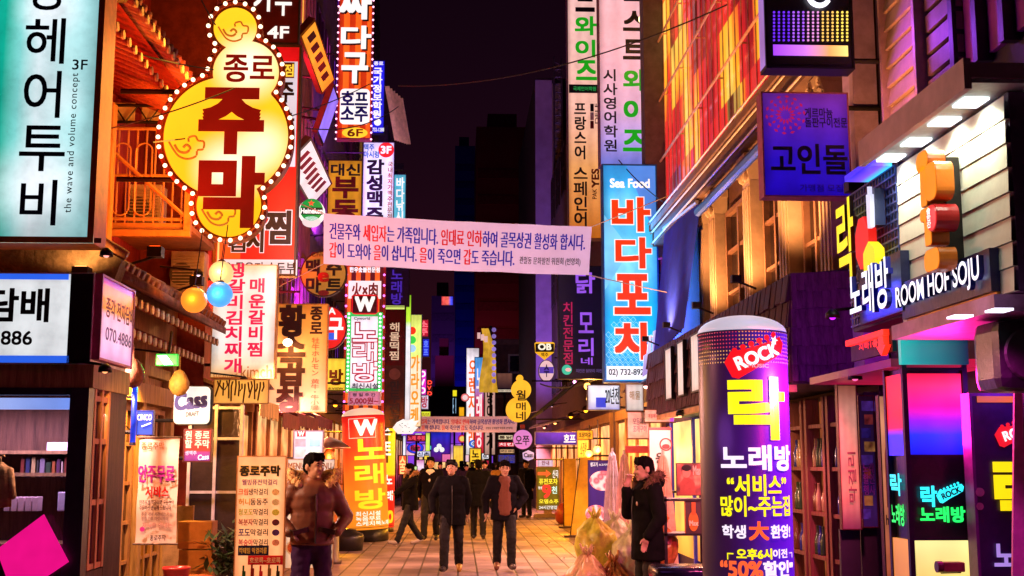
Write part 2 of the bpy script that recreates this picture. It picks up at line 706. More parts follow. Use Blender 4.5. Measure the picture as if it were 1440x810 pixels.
BRICKRED = mat('8a3524', .8, 0, .35, 6, .4)
DARKBR = mat((.10, .05, .04), .8, 0, .4, 5, .4)
CONC = mat((.26, .22, .22), .85, 0, .25, 2, .3)
TIMBER = wood((.30, .055, .03))
TIMBER2 = wood((.42, .24, .09))
TAN = wood((.46, .30, .14))
GREYTILE = mat((.10, .085, .075), .75, 0, .45, 5, .5)
STEEL = mat('2a2523', .45, .7)
DARK = mat((.02, .018, .022), .5)

# ---- left row ------------------------------------------------------------
def tile_roof(t, xe, ze, xw, zw, y0, y1, x0=0.0, tile=None, raf=None, tip=None, soffit=None, rows=((.10, -.13), (.27, -.30)), fascia=True):
    """Korean tiled eave along the street: local x=0 is the wall, eave at xe; rows of rafter ends below it"""
    tile = tile or GREYTILE
    L = y1 - y0
    nrm = (zw - ze) / (xw - xe)
    r = MB()
    r.v += [(xe, y0, ze), (xw, y0, zw), (xw, y1, zw), (xe, y1, ze), (xe, y0, ze - .09), (xw, y0, zw - .09), (xw, y1, zw - .09), (xe, y1, ze - .09)]
    r.f += [(0, 3, 2, 1), (4, 5, 6, 7), (0, 1, 5, 4), (1, 2, 6, 5), (2, 3, 7, 6), (3, 0, 4, 7)]
    k = int(L / .19)
    rnd = random.Random(3)
    for i in range(k + 1):
        y = y0 + L * i / k
        j = rnd.uniform(-.015, .015)
        r.tube([(xe - .03, y + j, ze + .03 + j), ((xe + xw) / 2, y, (ze + zw) / 2 + .045 + j), (xw, y, zw + .05)], .068, 8)
    roof = r.build('roof', tile, t, True)
    for n_, (dx, dz) in enumerate(rows):
        kk = int(L / .22)
        s_ = 1 if xe > xw else -1
        xx, zz = xe - s_ * dx, ze + dz
        rm = MB().tube([(xx, 0, zz), (xw, 0, zz + (xw - xx) * nrm)], .042, 8).mesh('rafter', raf or TIMBER, True)
        tm = MB().tube([(xx, 0, zz), (xx + s_ * .022, 0, zz)], .048, 8).mesh('rafter_end', tip or mat((.62, .5, .3), .6))
        for i in range(kk):
            y = y0 + .12 + L * i / kk
            r_ = link('rafter', rm, t)
            r_.location = (0, y, 0)
            link('rafter_end', tm, r_)
    if soffit:
        MB().add([(xe - .12, y0, ze - .11), (xw, y0, zw - .11), (xw, y1, zw - .11), (xe - .12, y1, ze - .11)], [(0, 1, 2, 3)]).build('soffit', soffit, t)
    return roof

# house with two tiled eaves beside the kiosk
XL1 = -3.78
t = house('tiled_house', 'timber house with two tiled eaves and rows of pale rafter ends beside the tobacco kiosk', -1, XL1, 11.12, 16.3, 3.95, wood((.36, .16, .06)))
t1 = t
MB().box(-7, .0, 3.95, -.52, 5.1, 8.2).build('upper_wall', wood((.34, .035, .02)), t)
tile_roof(t, .73, 3.44, -.5, 4.0, .06, 4.75, tile=mat((.20, .075, .05), .75, 0, .6, 5, .5), rows=((.10, -.20), (.28, -.44)))
tile_roof(t, .62, 6.16, -.5, 6.62, .10, 4.3, tile=mat((.33, .06, .035), .6, 0, .5, 6, .5), raf=TIMBER, tip=mat((.66, .52, .26), .6), soffit=wood((.36, .03, .018)), rows=((.0, -.06), (.17, -.30)))
# heavy weathered ridge ends
g = MB()
g.prism([(-1.6, 3.42), (.66, 3.34), (.72, 3.52), (.30, 3.74), (-.35, 4.06), (-1.6, 4.12)], -.16, .05)
g.build('gable_end', mat((.17, .125, .085), .85, 0, .6, 5, .9), t)
g = MB()
g.prism([(-1.4, 6.05), (.57, 6.05), (.68, 6.25), (.05, 6.5), (-1.4, 7.0)], -.10, .09)
g.build('gable_end', mat((.22, .19, .07), .85, 0, .6, 4, .9), t)
MB().tube([(.74, -.10, 3.56), (.34, -.12, 3.80), (-.3, -.14, 4.12), (-1.5, -.14, 4.2)], .05, 8).build('ridge_tile', mat((.30, .12, .05), .7, 0, .5, 6, .6), t, True)
for y in (.9, 2.1, 3.2):
    MB().box(-.515, y, 4.05, -.40, y + .16, 6.0).build('post', wood((.50, .28, .10)), t)
for y in (.35, 1.75, 3.1, 4.5):
    MB().box(.004, y, .06, .13, y + .16, 3.0).build('post', TIMBER2, t)
MB().box(.004, 0, 2.38, .16, 5.1, 2.6).build('lintel', TAN, t)
MB().box(.004, 0, 2.72, .10, 5.1, 2.84).build('lintel', wood((.40, .30, .09)), t)
for (a, b) in ((.55, 1.7), (1.95, 3.05), (3.3, 4.45)):
    window(t, a, b, .15, 2.34, fm=wood((.40, .2, .08)), pm=mat((.05, .03, .02), .15), n=3, bars=4, proud=.06)
# balcony
def bars(mb, p, q, n, h, r=.012):
    p, q = Vector(p), Vector(q)
    for i in range(n + 1):
        a = p.lerp(q, i / n)
        mb.tube([a, a + Vector((0, 0, h))], r, 5)
by0, bx0, bx1, bz = 3.45, -.51, .50, 4.50
BORG = mat((.42, .20, .07), .45, .2)
MB().box(bx0, by0, bz, bx1, by0 + 1.5, bz + .07).build('balcony_floor', mat((.40, .18, .06), .6, .3), t)
rl = MB()
bars(rl, (bx0, by0 + .02, bz + .07), (bx1, by0 + .02, bz + .07), 9, 1.18)
bars(rl, (bx1 - .02, by0, bz + .07), (bx1 - .02, by0 + 1.5, bz + .07), 9, 1.18)
for z in (.12, .66, 1.25):
    rl.tube([(bx0, by0 + .02, bz + z), (bx1, by0 + .02, bz + z), (bx1, by0 + 1.5, bz + z)], .022, 6)
for x in (-.34, -.08):
    rl.tube([(x + .10 * math.cos(q), by0 - .005, bz + .58 + (.38 if math.sin(q) > 0 else -.32) + .10 * math.sin(q)) for q in [2 * math.pi * k / 20 for k in range(20)]], .011, 5, closed=True)
rl.tube([(bx0, by0 - .02, bz + 1.0), (bx1, by0 - .02, bz + .1)], .026, 6)
rl.build('balcony_railing', BORG, t)
MB().box(bx1 - .06, by0 - .06, bz - .02, bx1 + .02, by0 + .03, bz + 1.35).box(bx0, by0 - .05, bz - .10, bx1 + .02, by0 + .02, bz - .02).build('corner_post', BORG, t)
tr = MB()
for z in (5.84, 6.05):
    tr.tube([(-.9, by0 + .05, z), (.5, by0 + .05, z)], .02, 5)
for i in range(5):
    x = -.9 + i * .28
    tr.tube([(x, by0 + .05, 5.84), (x + .14, by0 + .05, 6.05), (x + .28, by0 + .05, 5.84)], .012, 5)
tr.build('lattice_girder', STEEL, t)
for i, x in enumerate((-.50, -.16, .18)):
    MB().box(x, by0 + .1, 5.86, x + .25, by0 + .13, 6.10).build('panel', mat((.62, .45, .25), .6), t)

def ac_unit(loc, label, wd=.75):
    a = thing('air_conditioner', label, 'air conditioner', loc, 0, 'air conditioner units on the house fronts')
    MB().box(-wd / 2, 0, 0, wd / 2, .3, .62).build('housing', mat((.55, .42, .3), .5), a, bev=.015)
    MB().cyl((-.08, -.012, .31), (-.08, -.001, .31), min(.22, wd * .35)).build('fan_grille', mat((.1, .07, .05), .5), a)
    s = MB()
    for k in range(13):
        s.box(-wd / 2 + .03, -.03, .05 + k * .041, wd / 2 - .03, -.015, .062 + k * .041)
    s.build('louvre', mat((.5, .36, .22), .5), a)
p = atY(203, 290, 15.2)
ac_unit(Vector((p.x, p.y, bz + .075)), 'air conditioner unit standing on the railed balcony over the tiled eave', .42)
p = atY(262, 418, 16.0)
ac_unit(p, 'air conditioner unit behind the orange paper lantern, above the lower tiled eave', .44)
MB().tube([(-.5, 4.9, p.z - .02), (.2, 4.9, p.z - .02), (.2, 5.15, p.z - .02)], .02, 5).build('bracket', STEEL, t)

# tobacco kiosk
XK = -3.02
k = thing('tobacco_kiosk', 'dark street kiosk with a glazed front below the tobacco sign', 'kiosk', (XK, 10.0, 0))
kd = mat((.03, .02, .045), .4)
MB().box(-3, 1.06, 0, 0, 1.1, 2.4).build('back_wall', wood((.12, .05, .03)), k)
MB().box(-3, 0, 2.30, .04, 1.1, 2.50).build('roof', wood((.33, .22, .08)), k)
MB().box(-3, -.02, 0, -.10, .05, .55).box(-.13, -.03, 0, .02, .12, 2.30).box(-3, -.02, 2.24, -.13, .06, 2.3).build('front_frame', kd, k)
MB().box(-.13, .59, 0, .02, 1.1, 2.3).box(-.05, .13, 0, .02, .58, .82).build('side_wall', wood((.06, .025, .02)), k)
sf = MB()
for y in (.13, .33, .53):
    sf.box(-.03, y, .83, .024, y + .05, 2.3)
for z in (.83, 1.35, 1.85, 2.2):
    sf.box(-.02, .13, z, .018, .58, z + .045)
sf.build('side_window', wood((.55, .28, .1)), k)
MB().box(-.015, .14, .84, -.005, .57, 2.28).build('pane', mat((.06, .04, .05), .15), k)
MB().box(-3, .02, .55, -.13, .026, 2.24).build('front_window', glass((.03, .02, .05), .04, .22), k)
MB().box(-2.2, .06, 2.13, -.17, .16, 2.22).build('ceiling_lamp', glow([(0, '2b54d8'), (.5, 'b9c4ee'), (1, '7fa0ff')], 1.2, .2, axis='x', light=True), k)
light('AREA', 'lamp', k, (-.8, .5, 2.1), 'e8c4ff', 44, (1.6, .3), Vector((0, .2, -1)))
MB().box(-2.6, .70, 1.58, -.22, 1.05, 1.61).box(-2.6, .55, .98, -.2, 1.05, 1.02).box(-2.6, .70, 1.77, -.22, 1.05, 1.80).build('shelf', wood((.25, .13, .06)), k)
def goods(name, lab, cat, px, Y, d, m, bev=.008, grp=None):
    x0, y0, x1, y1 = px
    a, b = atY(x0, y1, Y), atY(x1, y0, Y)
    o = MB().box(-(b.x - a.x) / 2, 0, 0, (b.x - a.x) / 2, d, b.z - a.z).build(name, m, None, bev=bev)
    o.location = ((a.x + b.x) / 2, Y, a.z)
    return tag(o, lab, cat, grp)
goods('paper_box', 'white paper box on the top shelf inside the kiosk', 'box', (65, 622, 107, 636), 10.72, .2, mat((.7, .62, .7), .6))
rnd = random.Random(5)
xx = 28
cols = ['6b2a22', '2a2f55', 'a58a60', '3d3a3a', '7d6f86', '2c4030', '93502c', '55304f', 'b5a5a0']
i = 0
while xx < 104:
    wd = rnd.uniform(4, 9)
    hh = rnd.uniform(20, 29)
    goods('book', ['thin', 'tall', 'worn', 'dark', 'pale', 'short', 'brown', 'purple', 'cream'][i % 9] + ' book standing in the shelf row behind the kiosk glass', 'book', (xx, 671 - hh, xx + wd - .8, 671), 10.74, .16, mat(cols[i % 9], .6), .003, 'books on the kiosk shelf')
    xx += wd
    i += 1
for q in range(5):
    goods('cigarette_carton', 'pinkish carton in the row on the low kiosk shelf', 'carton', (5 + q * 10, 699, 13.6 + q * 10, 719), 10.58, .12, mat((.62, .42, .46), .6), .004, 'cartons on the low kiosk shelf')
goods('tissue_box', 'tall pale box beside the cartons inside the kiosk', 'box', (80, 692, 94, 719), 10.6, .12, mat((.6, .5, .66), .6))
p = atY(4, 690, 10.3)
jb = MB()
jp = [(.02, .27), (.05, .24), (.115, .20), (.125, .12), (.11, .0), (.12, -.14), (.125, -.24), (.02, -.25)]
for r_, z_ in jp:
    for q in range(32):
        a = 2 * math.pi * q / 32
        jb.v.append((r_ * math.cos(a) * (1 + .08 * math.cos(7 * a + z_ * 9)), .55 * r_ * math.sin(a) * (1 + .10 * math.cos(7 * a + z_ * 9)), z_))
for i in range(len(jp) - 1):
    for q in range(32):
        jb.f.append((i * 32 + q, i * 32 + (q + 1) % 32, (i + 1) * 32 + (q + 1) % 32, (i + 1) * 32 + q))
jb.tc((-.1, 0, .17), .04, (-.15, -.02, -.12), .035).tc((.1, 0, .17), .04, (.15, -.02, -.12), .035)
jb.tube([(0, 0, .26), (0, 0, .33), (.03, 0, .35), (.04, 0, .33)], .006, 6)
jk = tag(jb.build('hanging_jacket', mat((.85, .36, .08), .9, 0, .4, 9, .5), None, True), 'orange brown knitted jacket hanging inside the kiosk at its edge', 'jacket')
jk.location = p + Vector((-.03, 0, .04))
jk.scale = (.8, .8, .72)
s = Sign('pink_notice', 'plain hot pink square notice turned on its corner on the kiosk window', (3, 728, 92, 812), 9.93, cat='notice')
x, z = s.loc(62, 723); x2, z2 = s.loc(97, 790); x3, z3 = s.loc(20, 842); x4, z4 = s.loc(-5, 773)
MB().prism([(x, z), (x2, z2), (x3, z3), (x4, z4)], -.004, 0).build('sheet', glow('f8108c', .75, .05, 8, rough=.6), s.root)

# sign box of the kiosk: front and street side
s = Sign('tobacco_sign', 'long white lit tobacco sign box with blue trim and black end, on the kiosk', (-60, 383, 130, 512), 9.97)
s.case(glow('dfe3e6', .86, .06), th=1.05, frame='c8c6c2', fw=.012, lip=.006)
wm = mat((.01, .01, .012), .4)
s.panel((-59, 385, 97, 393), glow('2c62e8', .9, .1), 1, 'trim')
s.panel((-59, 500, 97, 510), glow('2c62e8', .9, .1), 1, 'trim')
s.panel((97, 385, 129, 511), mat((.012, .011, .012), .4), 1, 'end_panel')
ink = mat((.008, .008, .01), .5)
s.t('담배', (-14, 407, 69, 452), ink, bold=.04)
s.t('886', (3, 466, 46, 485), ink, bold=.025)
p0, p1 = atX(130.5, 400, XK + .06), atX(178, 400, XK + .06)
sd = Sign.flat('tobacco_side_sign', 'pink and orange e-cigarette sign on the street end of the tobacco sign box', 'L', XK + .07, 9.99, 11.0, 2.53, 3.24)
sd.case(glow([(0, 'd79be0'), (.25, 'efc3e6'), (.55, 'f2b8cf'), (.62, 'f59a3c'), (.9, 'f47a2c'), (.93, 'd01f8f'), (1, '8e1fae')], .95, .12), th=.06, frame='b0567a', fw=.02)
red = mat('b3182c', .5)
sd.t('종각 전자담배', None, mat('8f1226', .5), norm=sd.n(.1, .25, .95, .48), bold=.03)
sd.t('070.4886', None, mat('8a6ab0', .5), norm=sd.n(.12, .6, .9, .75), bold=.02)

# the other houses of the left row
def grid_front(t, L, floors, per, z0=3.6, fh=3.2, lit=None, fm=FR, wz=1.7):
    rr = random.Random(int(L * 100))
    for f in range(floors):
        for q in range(per):
            a = L * (q + .18) / per
            b = L * (q + .82) / per
            pm = PANE
            if lit and rr.random() < lit[0]:
                pm = lit[1][rr.randrange(len(lit[1]))]
            window(t, a, b, z0 + f * fh + .7, z0 + f * fh + .7 + wz, fm=fm, pm=pm, n=2, bars=1)
def canopy(t, y0, y1, z, out, m, drop=.25, frill=True):
    s = t['side']
    a = -s * out
    b = MB()
    b.add([(0, y0, z + drop), (a, y0, z), (a, y1, z), (0, y1, z + drop), (0, y0, z + drop - .05), (a, y0, z - .05), (a, y1, z - .05), (0, y1, z + drop - .05)],
          [(0, 3, 2, 1), (4, 5, 6, 7), (0, 1, 5, 4), (1, 2, 6, 5), (2, 3, 7, 6), (3, 0, 4, 7)])
    if frill:
        c0, c1 = sorted((a - s * .004, a - s * .016))
        n = max(3, int((y1 - y0) / .2))
        for i in range(n):
            b.box(c0, y0 + (y1 - y0) * i / n, z - .2 - .03 * (i % 2), c1, y0 + (y1 - y0) * (i + .96) / n, z + .01)
    return b.build('awning', m, t)
LITW = [glow('ffb03c', .8, .3), glow('d23a2a', .5, .3), glow('ffd27a', .9, .3)]
def shopfront(t, L, floor_h=2.75, m=None, lamp=('ffae50', 60), lit='f0a23c', strength=.9, posts=4):
    """ground floor: lit glazing between posts, light spilling on the street"""
    s = t['side']
    e = sorted((-s * .07, s * .01))
    for i in range(posts + 1):
        y = .02 + (L - .18) * i / posts
        MB().box(e[0], y, .02, e[1], y + .14, floor_h).build('shopfront_post', m or wood((.28, .13, .06)), t)
    MB().box(e[0] - .015 * (s > 0), .02, floor_h + .002, e[1] + .015 * (s < 0), L - .02, floor_h + .2).build('lintel', m or wood((.28, .13, .06)), t)
    g = sorted((-s * .02, -s * .008))
    w_ = MB().box(g[0], .2, .32, g[1], L - .2, floor_h - .06).build('shop_window', glow([(0, '2a0c06'), (.4, lit), (1, 'ffd088')], strength * .62, .6, 2.2, light=True), t)
    d = MB()
    rr = random.Random(int(L * 77))
    for i in range(int(L / .5)):
        y = .25 + (L - .6) * i / max(1, int(L / .5))
        hh = rr.uniform(.5, 1.5)
        gg = sorted((-s * .026, -s * .0215))
        d.box(gg[0], y, .34, gg[1], y + rr.uniform(.15, .34), .34 + hh)
    d.build('window_display', mat((.16, .07, .04), .6, 0, .6, 8), t)
t2 = house('brick_house', 'dark red brick house behind the large red lit sign', -1, -3.42, 16.34, 20, 16, BRICKRED)
grid_front(t2, 3.66, 4, 2, lit=(.3, LITW), fm=wood((.5, .22, .08)))
shopfront(t2, 3.66, 2.5)
canopy(t2, .02, 1.7, 2.52, .75, wood((.55, .34, .10)), .3)
canopy(t2, 1.8, 3.6, 2.42, .8, mat((.14, .02, .025), .8), .35)
t3 = house('plaster_house', 'rust coloured plaster house behind the brown round beer sign', -1, -3.38, 20.02, 27, 22, mat((.30, .10, .06), .8, 0, .4, 3, .3))
grid_front(t3, 6.98, 6, 4, lit=(.3, LITW), fm=wood((.4, .18, .2)))
shopfront(t3, 6.98, 2.6, lit='e24a28', posts=5)
canopy(t3, .2, 3.2, 2.5, .7, mat((.12, .02, .03), .8), .3)
canopy(t3, 3.6, 6.8, 2.6, .6, mat((.10, .02, .06), .8), .3)
t4 = house('concrete_house', 'tall concrete house with purple lit windows behind the vertical orange sign', -1, -3.4, 27.02, 36, 23, mat((.16, .10, .14), .8, 0, .3, 3, .3))
grid_front(t4, 8.98, 6, 5, lit=(.4, [glow('7a2ad0', .5, .3), glow('c03aa0', .5, .3)]))
shopfront(t4, 8.98, 2.8, lit='f06a3a', posts=6)
t5 = house('narrow_house', 'dark narrow house behind the sign with coloured dots', -1, -3.3, 36.02, 47, 20, DARKBR)
grid_front(t5, 10.98, 5, 6, lit=(.2, LITW))
shopfront(t5, 10.98, 2.8, lit='c05ad0', posts=6)
t6 = house('far_house', 'dark blue far house in the left row with neon lettering boards', -1, -2.9, 47.02, 62, 15, mat((.05, .03, .07), .8))
shopfront(t6, 14.98, 2.8, lit='ff5a90', posts=7)

# ---- right row -----------------------------------------------------------
XR = 2.95
XU = 3.5
r1 = house('bar_house', 'dark purple house with pale sign cladding, a canopy of downlights and a bar sign', 1, 3.62, 4.2, 9.98, 12, mat((.06, .04, .06), .7, 0, .3, 3, .2))
o = r1.location
def L(x0, y0, z0, x1, y1, z1):                       # street box to house box
    return (x0 - o.x, y0 - o.y, z0, x1 - o.x, y1 - o.y, z1)
# sign box with clapboard face
ya, yb = atX(1420, 300, XR).y, atX(1263, 300, XR).y
MB().box(*L(XR + .03, ya, 2.60, 3.61, yb, 3.70)).build('sign_box', mat((.16, .06, .18), .6), r1)
cb = MB()
for i in range(8):
    z = 2.605 + i * .135
    cb.add([(XR - o.x, ya - o.y, z), (XR - o.x, yb - o.y, z), (XR + .005 - o.x, yb - o.y, z + .128), (XR + .005 - o.x, ya - o.y, z + .128), (XR + .03 - o.x, ya - o.y, z), (XR + .03 - o.x, yb - o.y, z)],
           [(0, 1, 2, 3), (0, 4, 5, 1)])
cb.build('cladding', mat((.84, .79, .62), .6, 0, .12, 3, .1), r1)
# dark grid left of it
yc = atX(1190, 300, XR).y
MB().box(*L(XR + .02, yb + .01, 2.67, 3.61, yc, 3.72)).build('grid_backing', mat((.012, .015, .05), .5), r1)
gm = MB()
for i in range(17):
    y = yb + .03 + (yc - yb - .06) * i / 16
    gm.box(*L(XR + .004, y, 2.70, XR + .012, y + .012, 3.70))
for i in range(17):
    z = 2.70 + i * .062
    gm.box(*L(XR - .006, yb + .02, z, XR + .003, yc - .02, z + .012))
gm.build('grid', mat((.08, .10, .35), .4, .5), r1)
# canopy over the sign
y0c, y1c = 6.12, 7.82
MB().box(*L(2.70, y0c, 3.735, 3.61, y1c, 3.82)).box(*L(2.68, y0c - .01, 3.67, 2.72, y1c + .01, 3.84)).build('canopy', mat((.66, .46, .48), .6, 0, .2, 3, .1), r1)
MB().box(*L(2.722, y0c + .01, 3.71, 3.60, y1c - .01, 3.732)).build('canopy_soffit', mat((.55, .62, .60), .45), r1)
for px, py in ((1365, 144), (1328, 171), (1288, 200), (1253, 222)):
    d = ray(px, py)
    p = Vector((0, 0, EYE)) + d * ((3.704 - EYE) / d.z)
    a = MB().box(-.07, -.085, -.008, .07, .085, .004).build('downlight', glow('f2fbff', 2.5, .03), r1)
    a.location = p - o
    light('SPOT', 'lamp', a, (0, 0, -.03), 'e4f6e0', 21, .06, Vector((.15, 0, -1)), 150)
# blue lit strip at the canopy's far end
MB().box(*L(2.74, y1c + .02, 3.68, XR - .04, y1c + .5, 3.72)).build('light_strip', glow([(0, '2a20e0'), (.6, '7a50ff'), (1, '30d0ff')], 1.1, .1, axis='x', light=True), r1)
# lower soffit with its lamps, teal glass and red ledge under the sign box
MB().box(*L(2.86, 6.3, 2.50, 3.61, 7.85, 2.592)).build('lower_soffit', mat((.55, .25, .5), .4), r1)
for px, py in ((1405, 436), (1350, 445)):
    d = ray(px, py)
    p = Vector((0, 0, EYE)) + d * ((2.488 - EYE) / d.z)
    a = MB().box(-.05, -.06, -.008, .05, .06, .004).build('downlight', glow('efe6ff', 2.2, .03), r1)
    a.location = p - o
    light('SPOT', 'lamp', a, (0, 0, -.03), 'ff30d0', 40, .06, Vector((-.1, 0, -1)), 150)
p, q = atY(1268, 512, 7.9), atY(1360, 463, 7.9)
MB().box(*L(p.x, 7.9, p.z, q.x, 7.95, q.z)).build('transom_glass', glow([(0, '1fd0c8'), (.3, '17a0a8'), (1, '0a2a50')], .75, .15, axis='x'), r1)
MB().box(*L(2.9, 8.0, 2.335, 3.61, 9.9, 2.39)).build('ledge', glow([(0, '6a0a30'), (1, 'e0204a')], .7, .2, axis='x'), r1)  # red emission stands in for neon light on the ledge
# upper front: slanting boards, dark louvres, purple windows
ub = MB()
ys0, ys1 = atX(1292, 80, XU).y, atX(1248, 80, XU).y
for i in range(20):
    z = 4.25 + i * .16
    ub.add([(XU - .02 - o.x, ys0 - o.y, z), (XU - .02 - o.x, ys1 - o.y, z), (XU + .01 - o.x, ys1 - o.y, z + .152), (XU + .01 - o.x, ys0 - o.y, z + .152), (XU + .02 - o.x, ys0 - o.y, z), (XU + .02 - o.x, ys1 - o.y, z)], [(0, 1, 2, 3), (0, 4, 5, 1)])
ub.build('boarding', mat((.62, .42, .26), .55, 0, .3, 2, .2), r1)
MB().box(*L(XU - .05, ys0 - .06, 4.2, 3.61, ys0 - .01, 8)).box(*L(XU - .05, ys1 + .01, 4.2, 3.61, ys1 + .05, 8)).build('corner_board', mat((.55, .33, .40), .5), r1)
lv = MB()
yl0, yl1 = atX(1352, 80, XU + .05).y, ys0 - .08
for i in range(22):
    z = 4.25 + i * .17
    lv.box(*L(XU + .03, yl0, z, 3.61, yl1, z + .13))
lv.build('louvre', mat((.20, .10, .13), .5), r1)
for i, (a, b) in enumerate(((6.5, 6.9), (7.0, 7.34), (7.44, 7.74), (7.84, 8.12))):
    MB().box(*L(XU + .08, a, 4.45, 3.618, b, 7.6)).build('shutter', mat((.45, .05, .5), .4, 0, .3, 4, .1), r1)
    MB().box(*L(XU, b + .01, 4.4, 3.61, b + .08, 7.7)).build('mullion', mat((.02, .01, .03), .5), r1)
light('SPOT', 'lamp', r1, (2.2 - o.x, 5.2 - o.y, 4.6), 'c020ff', 150, .1, Vector((1.0, .15, 1.0)), 110)  # added floodlight out of view, washes the upper front purple
MB().box(*L(2.14, 5.1, 4.5, 2.26, 5.26, 4.62)).build('floodlight', STEEL, r1)
lm = MB().box(-.06, -.06, 0, .06, .06, .08).build('floodlight', STEEL, r1)  # small floodlight added to warm the boarding
lm.location = (3.0 - o.x, 8.9 - o.y, 3.74)
light('SPOT', 'lamp', lm, (0, 0, .1), 'ffa050', 60, .05, Vector((.45, .35, 1.0)), 100)
MB().tube([(2.2 - o.x, 5.18 - o.y, 4.55), (3.65 - o.x, 5.18 - o.y, 4.55)], .02, 6).build('lamp_arm', STEEL, r1)

# pilastered house
r2 = house('pilaster_house', 'house with orange lit fluted pilasters over a shingled awning and a red glazed upper floor', 1, 3.62, 10.3, 20.6, 13, mat((.11, .05, .035), .7, 0, .3, 3, .3))
o2 = r2.location
def L2(x0, y0, z0, x1, y1, z1):
    return (x0 - o2.x, y0 - o2.y, z0, x1 - o2.x, y1 - o2.y, z1)
STONE = mat((.55, .40, .26), .6, 0, .2, 4, .15)
def pilaster(y):
    b = MB()
    b.box(*L2(3.42, y - .17, 3.0, 3.61, y + .17, 5.02))
    for q in range(3):
        yy = y - .11 + q * .11
        b.box(*L2(3.402, yy - .03, 3.2, 3.421, yy + .03, 4.95))
    pl = b.build('pilaster', STONE, r2, bev=.008)
    c = MB()
    c.box(*L2(3.36, y - .21, 5.24, 3.61, y + .21, 5.34))
    c.add([(3.42 - o2.x, y - .17 - o2.y, 5.02), (3.42 - o2.x, y + .17 - o2.y, 5.02), (3.37 - o2.x, y + .2 - o2.y, 5.24), (3.37 - o2.x, y - .2 - o2.y, 5.24), (3.6 - o2.x, y - .17 - o2.y, 5.02), (3.6 - o2.x, y + .17 - o2.y, 5.02), (3.6 - o2.x, y + .2 - o2.y, 5.24), (3.6 - o2.x, y - .2 - o2.y, 5.24)],
          [(0, 1, 2, 3), (0, 3, 7, 4), (1, 5, 6, 2), (0, 4, 5, 1), (3, 2, 6, 7)])
    for dy in (-.17, .17):
        for k in range(3):
            r_ = .085 - k * .026
            c.tube([(3.35 + .0 * k - o2.x, y + dy + r_ * math.cos(a) - o2.y, 5.19 + r_ * math.sin(a)) for a in [2 * math.pi * j / 12 for j in range(12)]], .014, 5, closed=True)
    for j in range(4):
        c.ell((3.38 - o2.x, y - .12 + .08 * j - o2.y, 5.07 + .03 * (j % 2)), (.03, .035, .07), 6, m=5)
    c.build('capital', STONE, pl)
for px in (985, 1000.5, 1050, 1101, 1160):
    y = atX(px, 300, 3.42).y
    pilaster(y)
ys = sorted(atX(px, 300, 3.42).y for px in (1000.5, 1050, 1101, 1160))
for a, b in zip(ys[:-1], ys[1:]):
    window(r2, a + .28 - o2.y, b - .28 - o2.y, 3.35, 5.0, fm=mat((.24, .12, .07), .5), pm=mat((.02, .012, .012), .1), n=2, bars=2, proud=.08)
MB().box(*L2(3.30, 10.32, 5.36, 3.615, 20.55, 5.62)).build('cornice', mat((.15, .085, .06), .6), r2)
MB().box(*L2(3.24, 10.32, 5.62, 3.615, 20.55, 5.72)).build('cornice_cap', mat((.22, .13, .09), .6), r2)
for z_, x_ in ((5.75, 3.23), (5.58, 3.27), (5.40, 3.28)):
    MB().tube([(x_ - o2.x, 10.4 - o2.y, z_), (x_ - o2.x, 20.4 - o2.y, z_)], .014, 5).build('cornice_rail', mat((.8, .6, .42), .4, .2), r2)
ya_, yb_ = atX(1083, 215, 3.25).y, atX(985, 305, 3.25).y
MB().tube([(3.22 - o2.x, ya_ - o2.y, 5.05), (3.22 - o2.x, yb_ - o2.y, 5.05)], .06, 8).build('pipe', mat('1d3f9c', .4), r2)
# shingled awning
def shingles(name, A, B, C_, D, rows, cols, m, parent, o):
    """rows of wooden shingles on the quad A(bottom near) B(bottom far) C(top far) D(top near)"""
    A, B, C_, D = [Vector(q) - o for q in (A, B, C_, D)]
    nrm = (B - A).cross(D - A).normalized()
    b = MB()
    rr = random.Random(9)
    for i in range(rows):
        u0, u1 = i / rows, min(1, (i + 1.12) / rows)
        x = -rr.random() * .5 / cols
        while x < 1:
            wd = (.7 + .6 * rr.random()) / cols
            a0, a1 = max(0, x + .002), min(1, x + wd - .002)
            x += wd
            if a1 <= a0:
                continue
            j = rr.uniform(0, .012)
            dz = rr.uniform(-.012, .012)
            p = [A.lerp(B, a0).lerp(D.lerp(C_, a0), u0), A.lerp(B, a1).lerp(D.lerp(C_, a1), u0), A.lerp(B, a1).lerp(D.lerp(C_, a1), u1), A.lerp(B, a0).lerp(D.lerp(C_, a0), u1)]
            lo = .032 + j
            q = [p[0] + nrm * lo + Vector((0, 0, dz)), p[1] + nrm * lo + Vector((0, 0, dz)), p[2] + nrm * .006, p[3] + nrm * .006]
            b.add(q + p, [(0, 1, 2, 3), (0, 4, 5, 1), (1, 5, 6, 2), (0, 3, 7, 4)])
    return b.build(name, m, parent)
SH = wood((.065, .02, .03), .7, .5)
ye0, ye1 = 10.30, 18.3
MB().add([(a - o2.x, b - o2.y, c) for a, b, c in ((2.86, ye0, 2.37), (2.88, ye0, 3.32), (3.62, ye0, 3.40), (3.62, ye0, 2.37), (2.86, ye1, 2.37), (2.88, ye1, 3.32), (3.62, ye1, 3.4), (3.62, ye1, 2.37))],
         [(0, 3, 2, 1), (4, 5, 6, 7), (0, 1, 5, 4), (1, 2, 6, 5), (2, 3, 7, 6), (3, 0, 4, 7)]).build('awning', DARK, r2)
shingles('shingles', (2.86, ye1, 2.38), (2.86, ye0, 2.38), (2.88, ye0, 3.33), (2.88, ye1, 3.33), 4, 44, SH, r2, o2)
shingles('shingles', (2.86, ye0, 2.38), (3.46, ye0, 2.38), (3.46, ye0, 3.36), (2.88, ye0, 3.33), 6, 7, wood((.15, .045, .12), .6, .5), r2, o2)  # end shingles tinted violet for the purple light on them
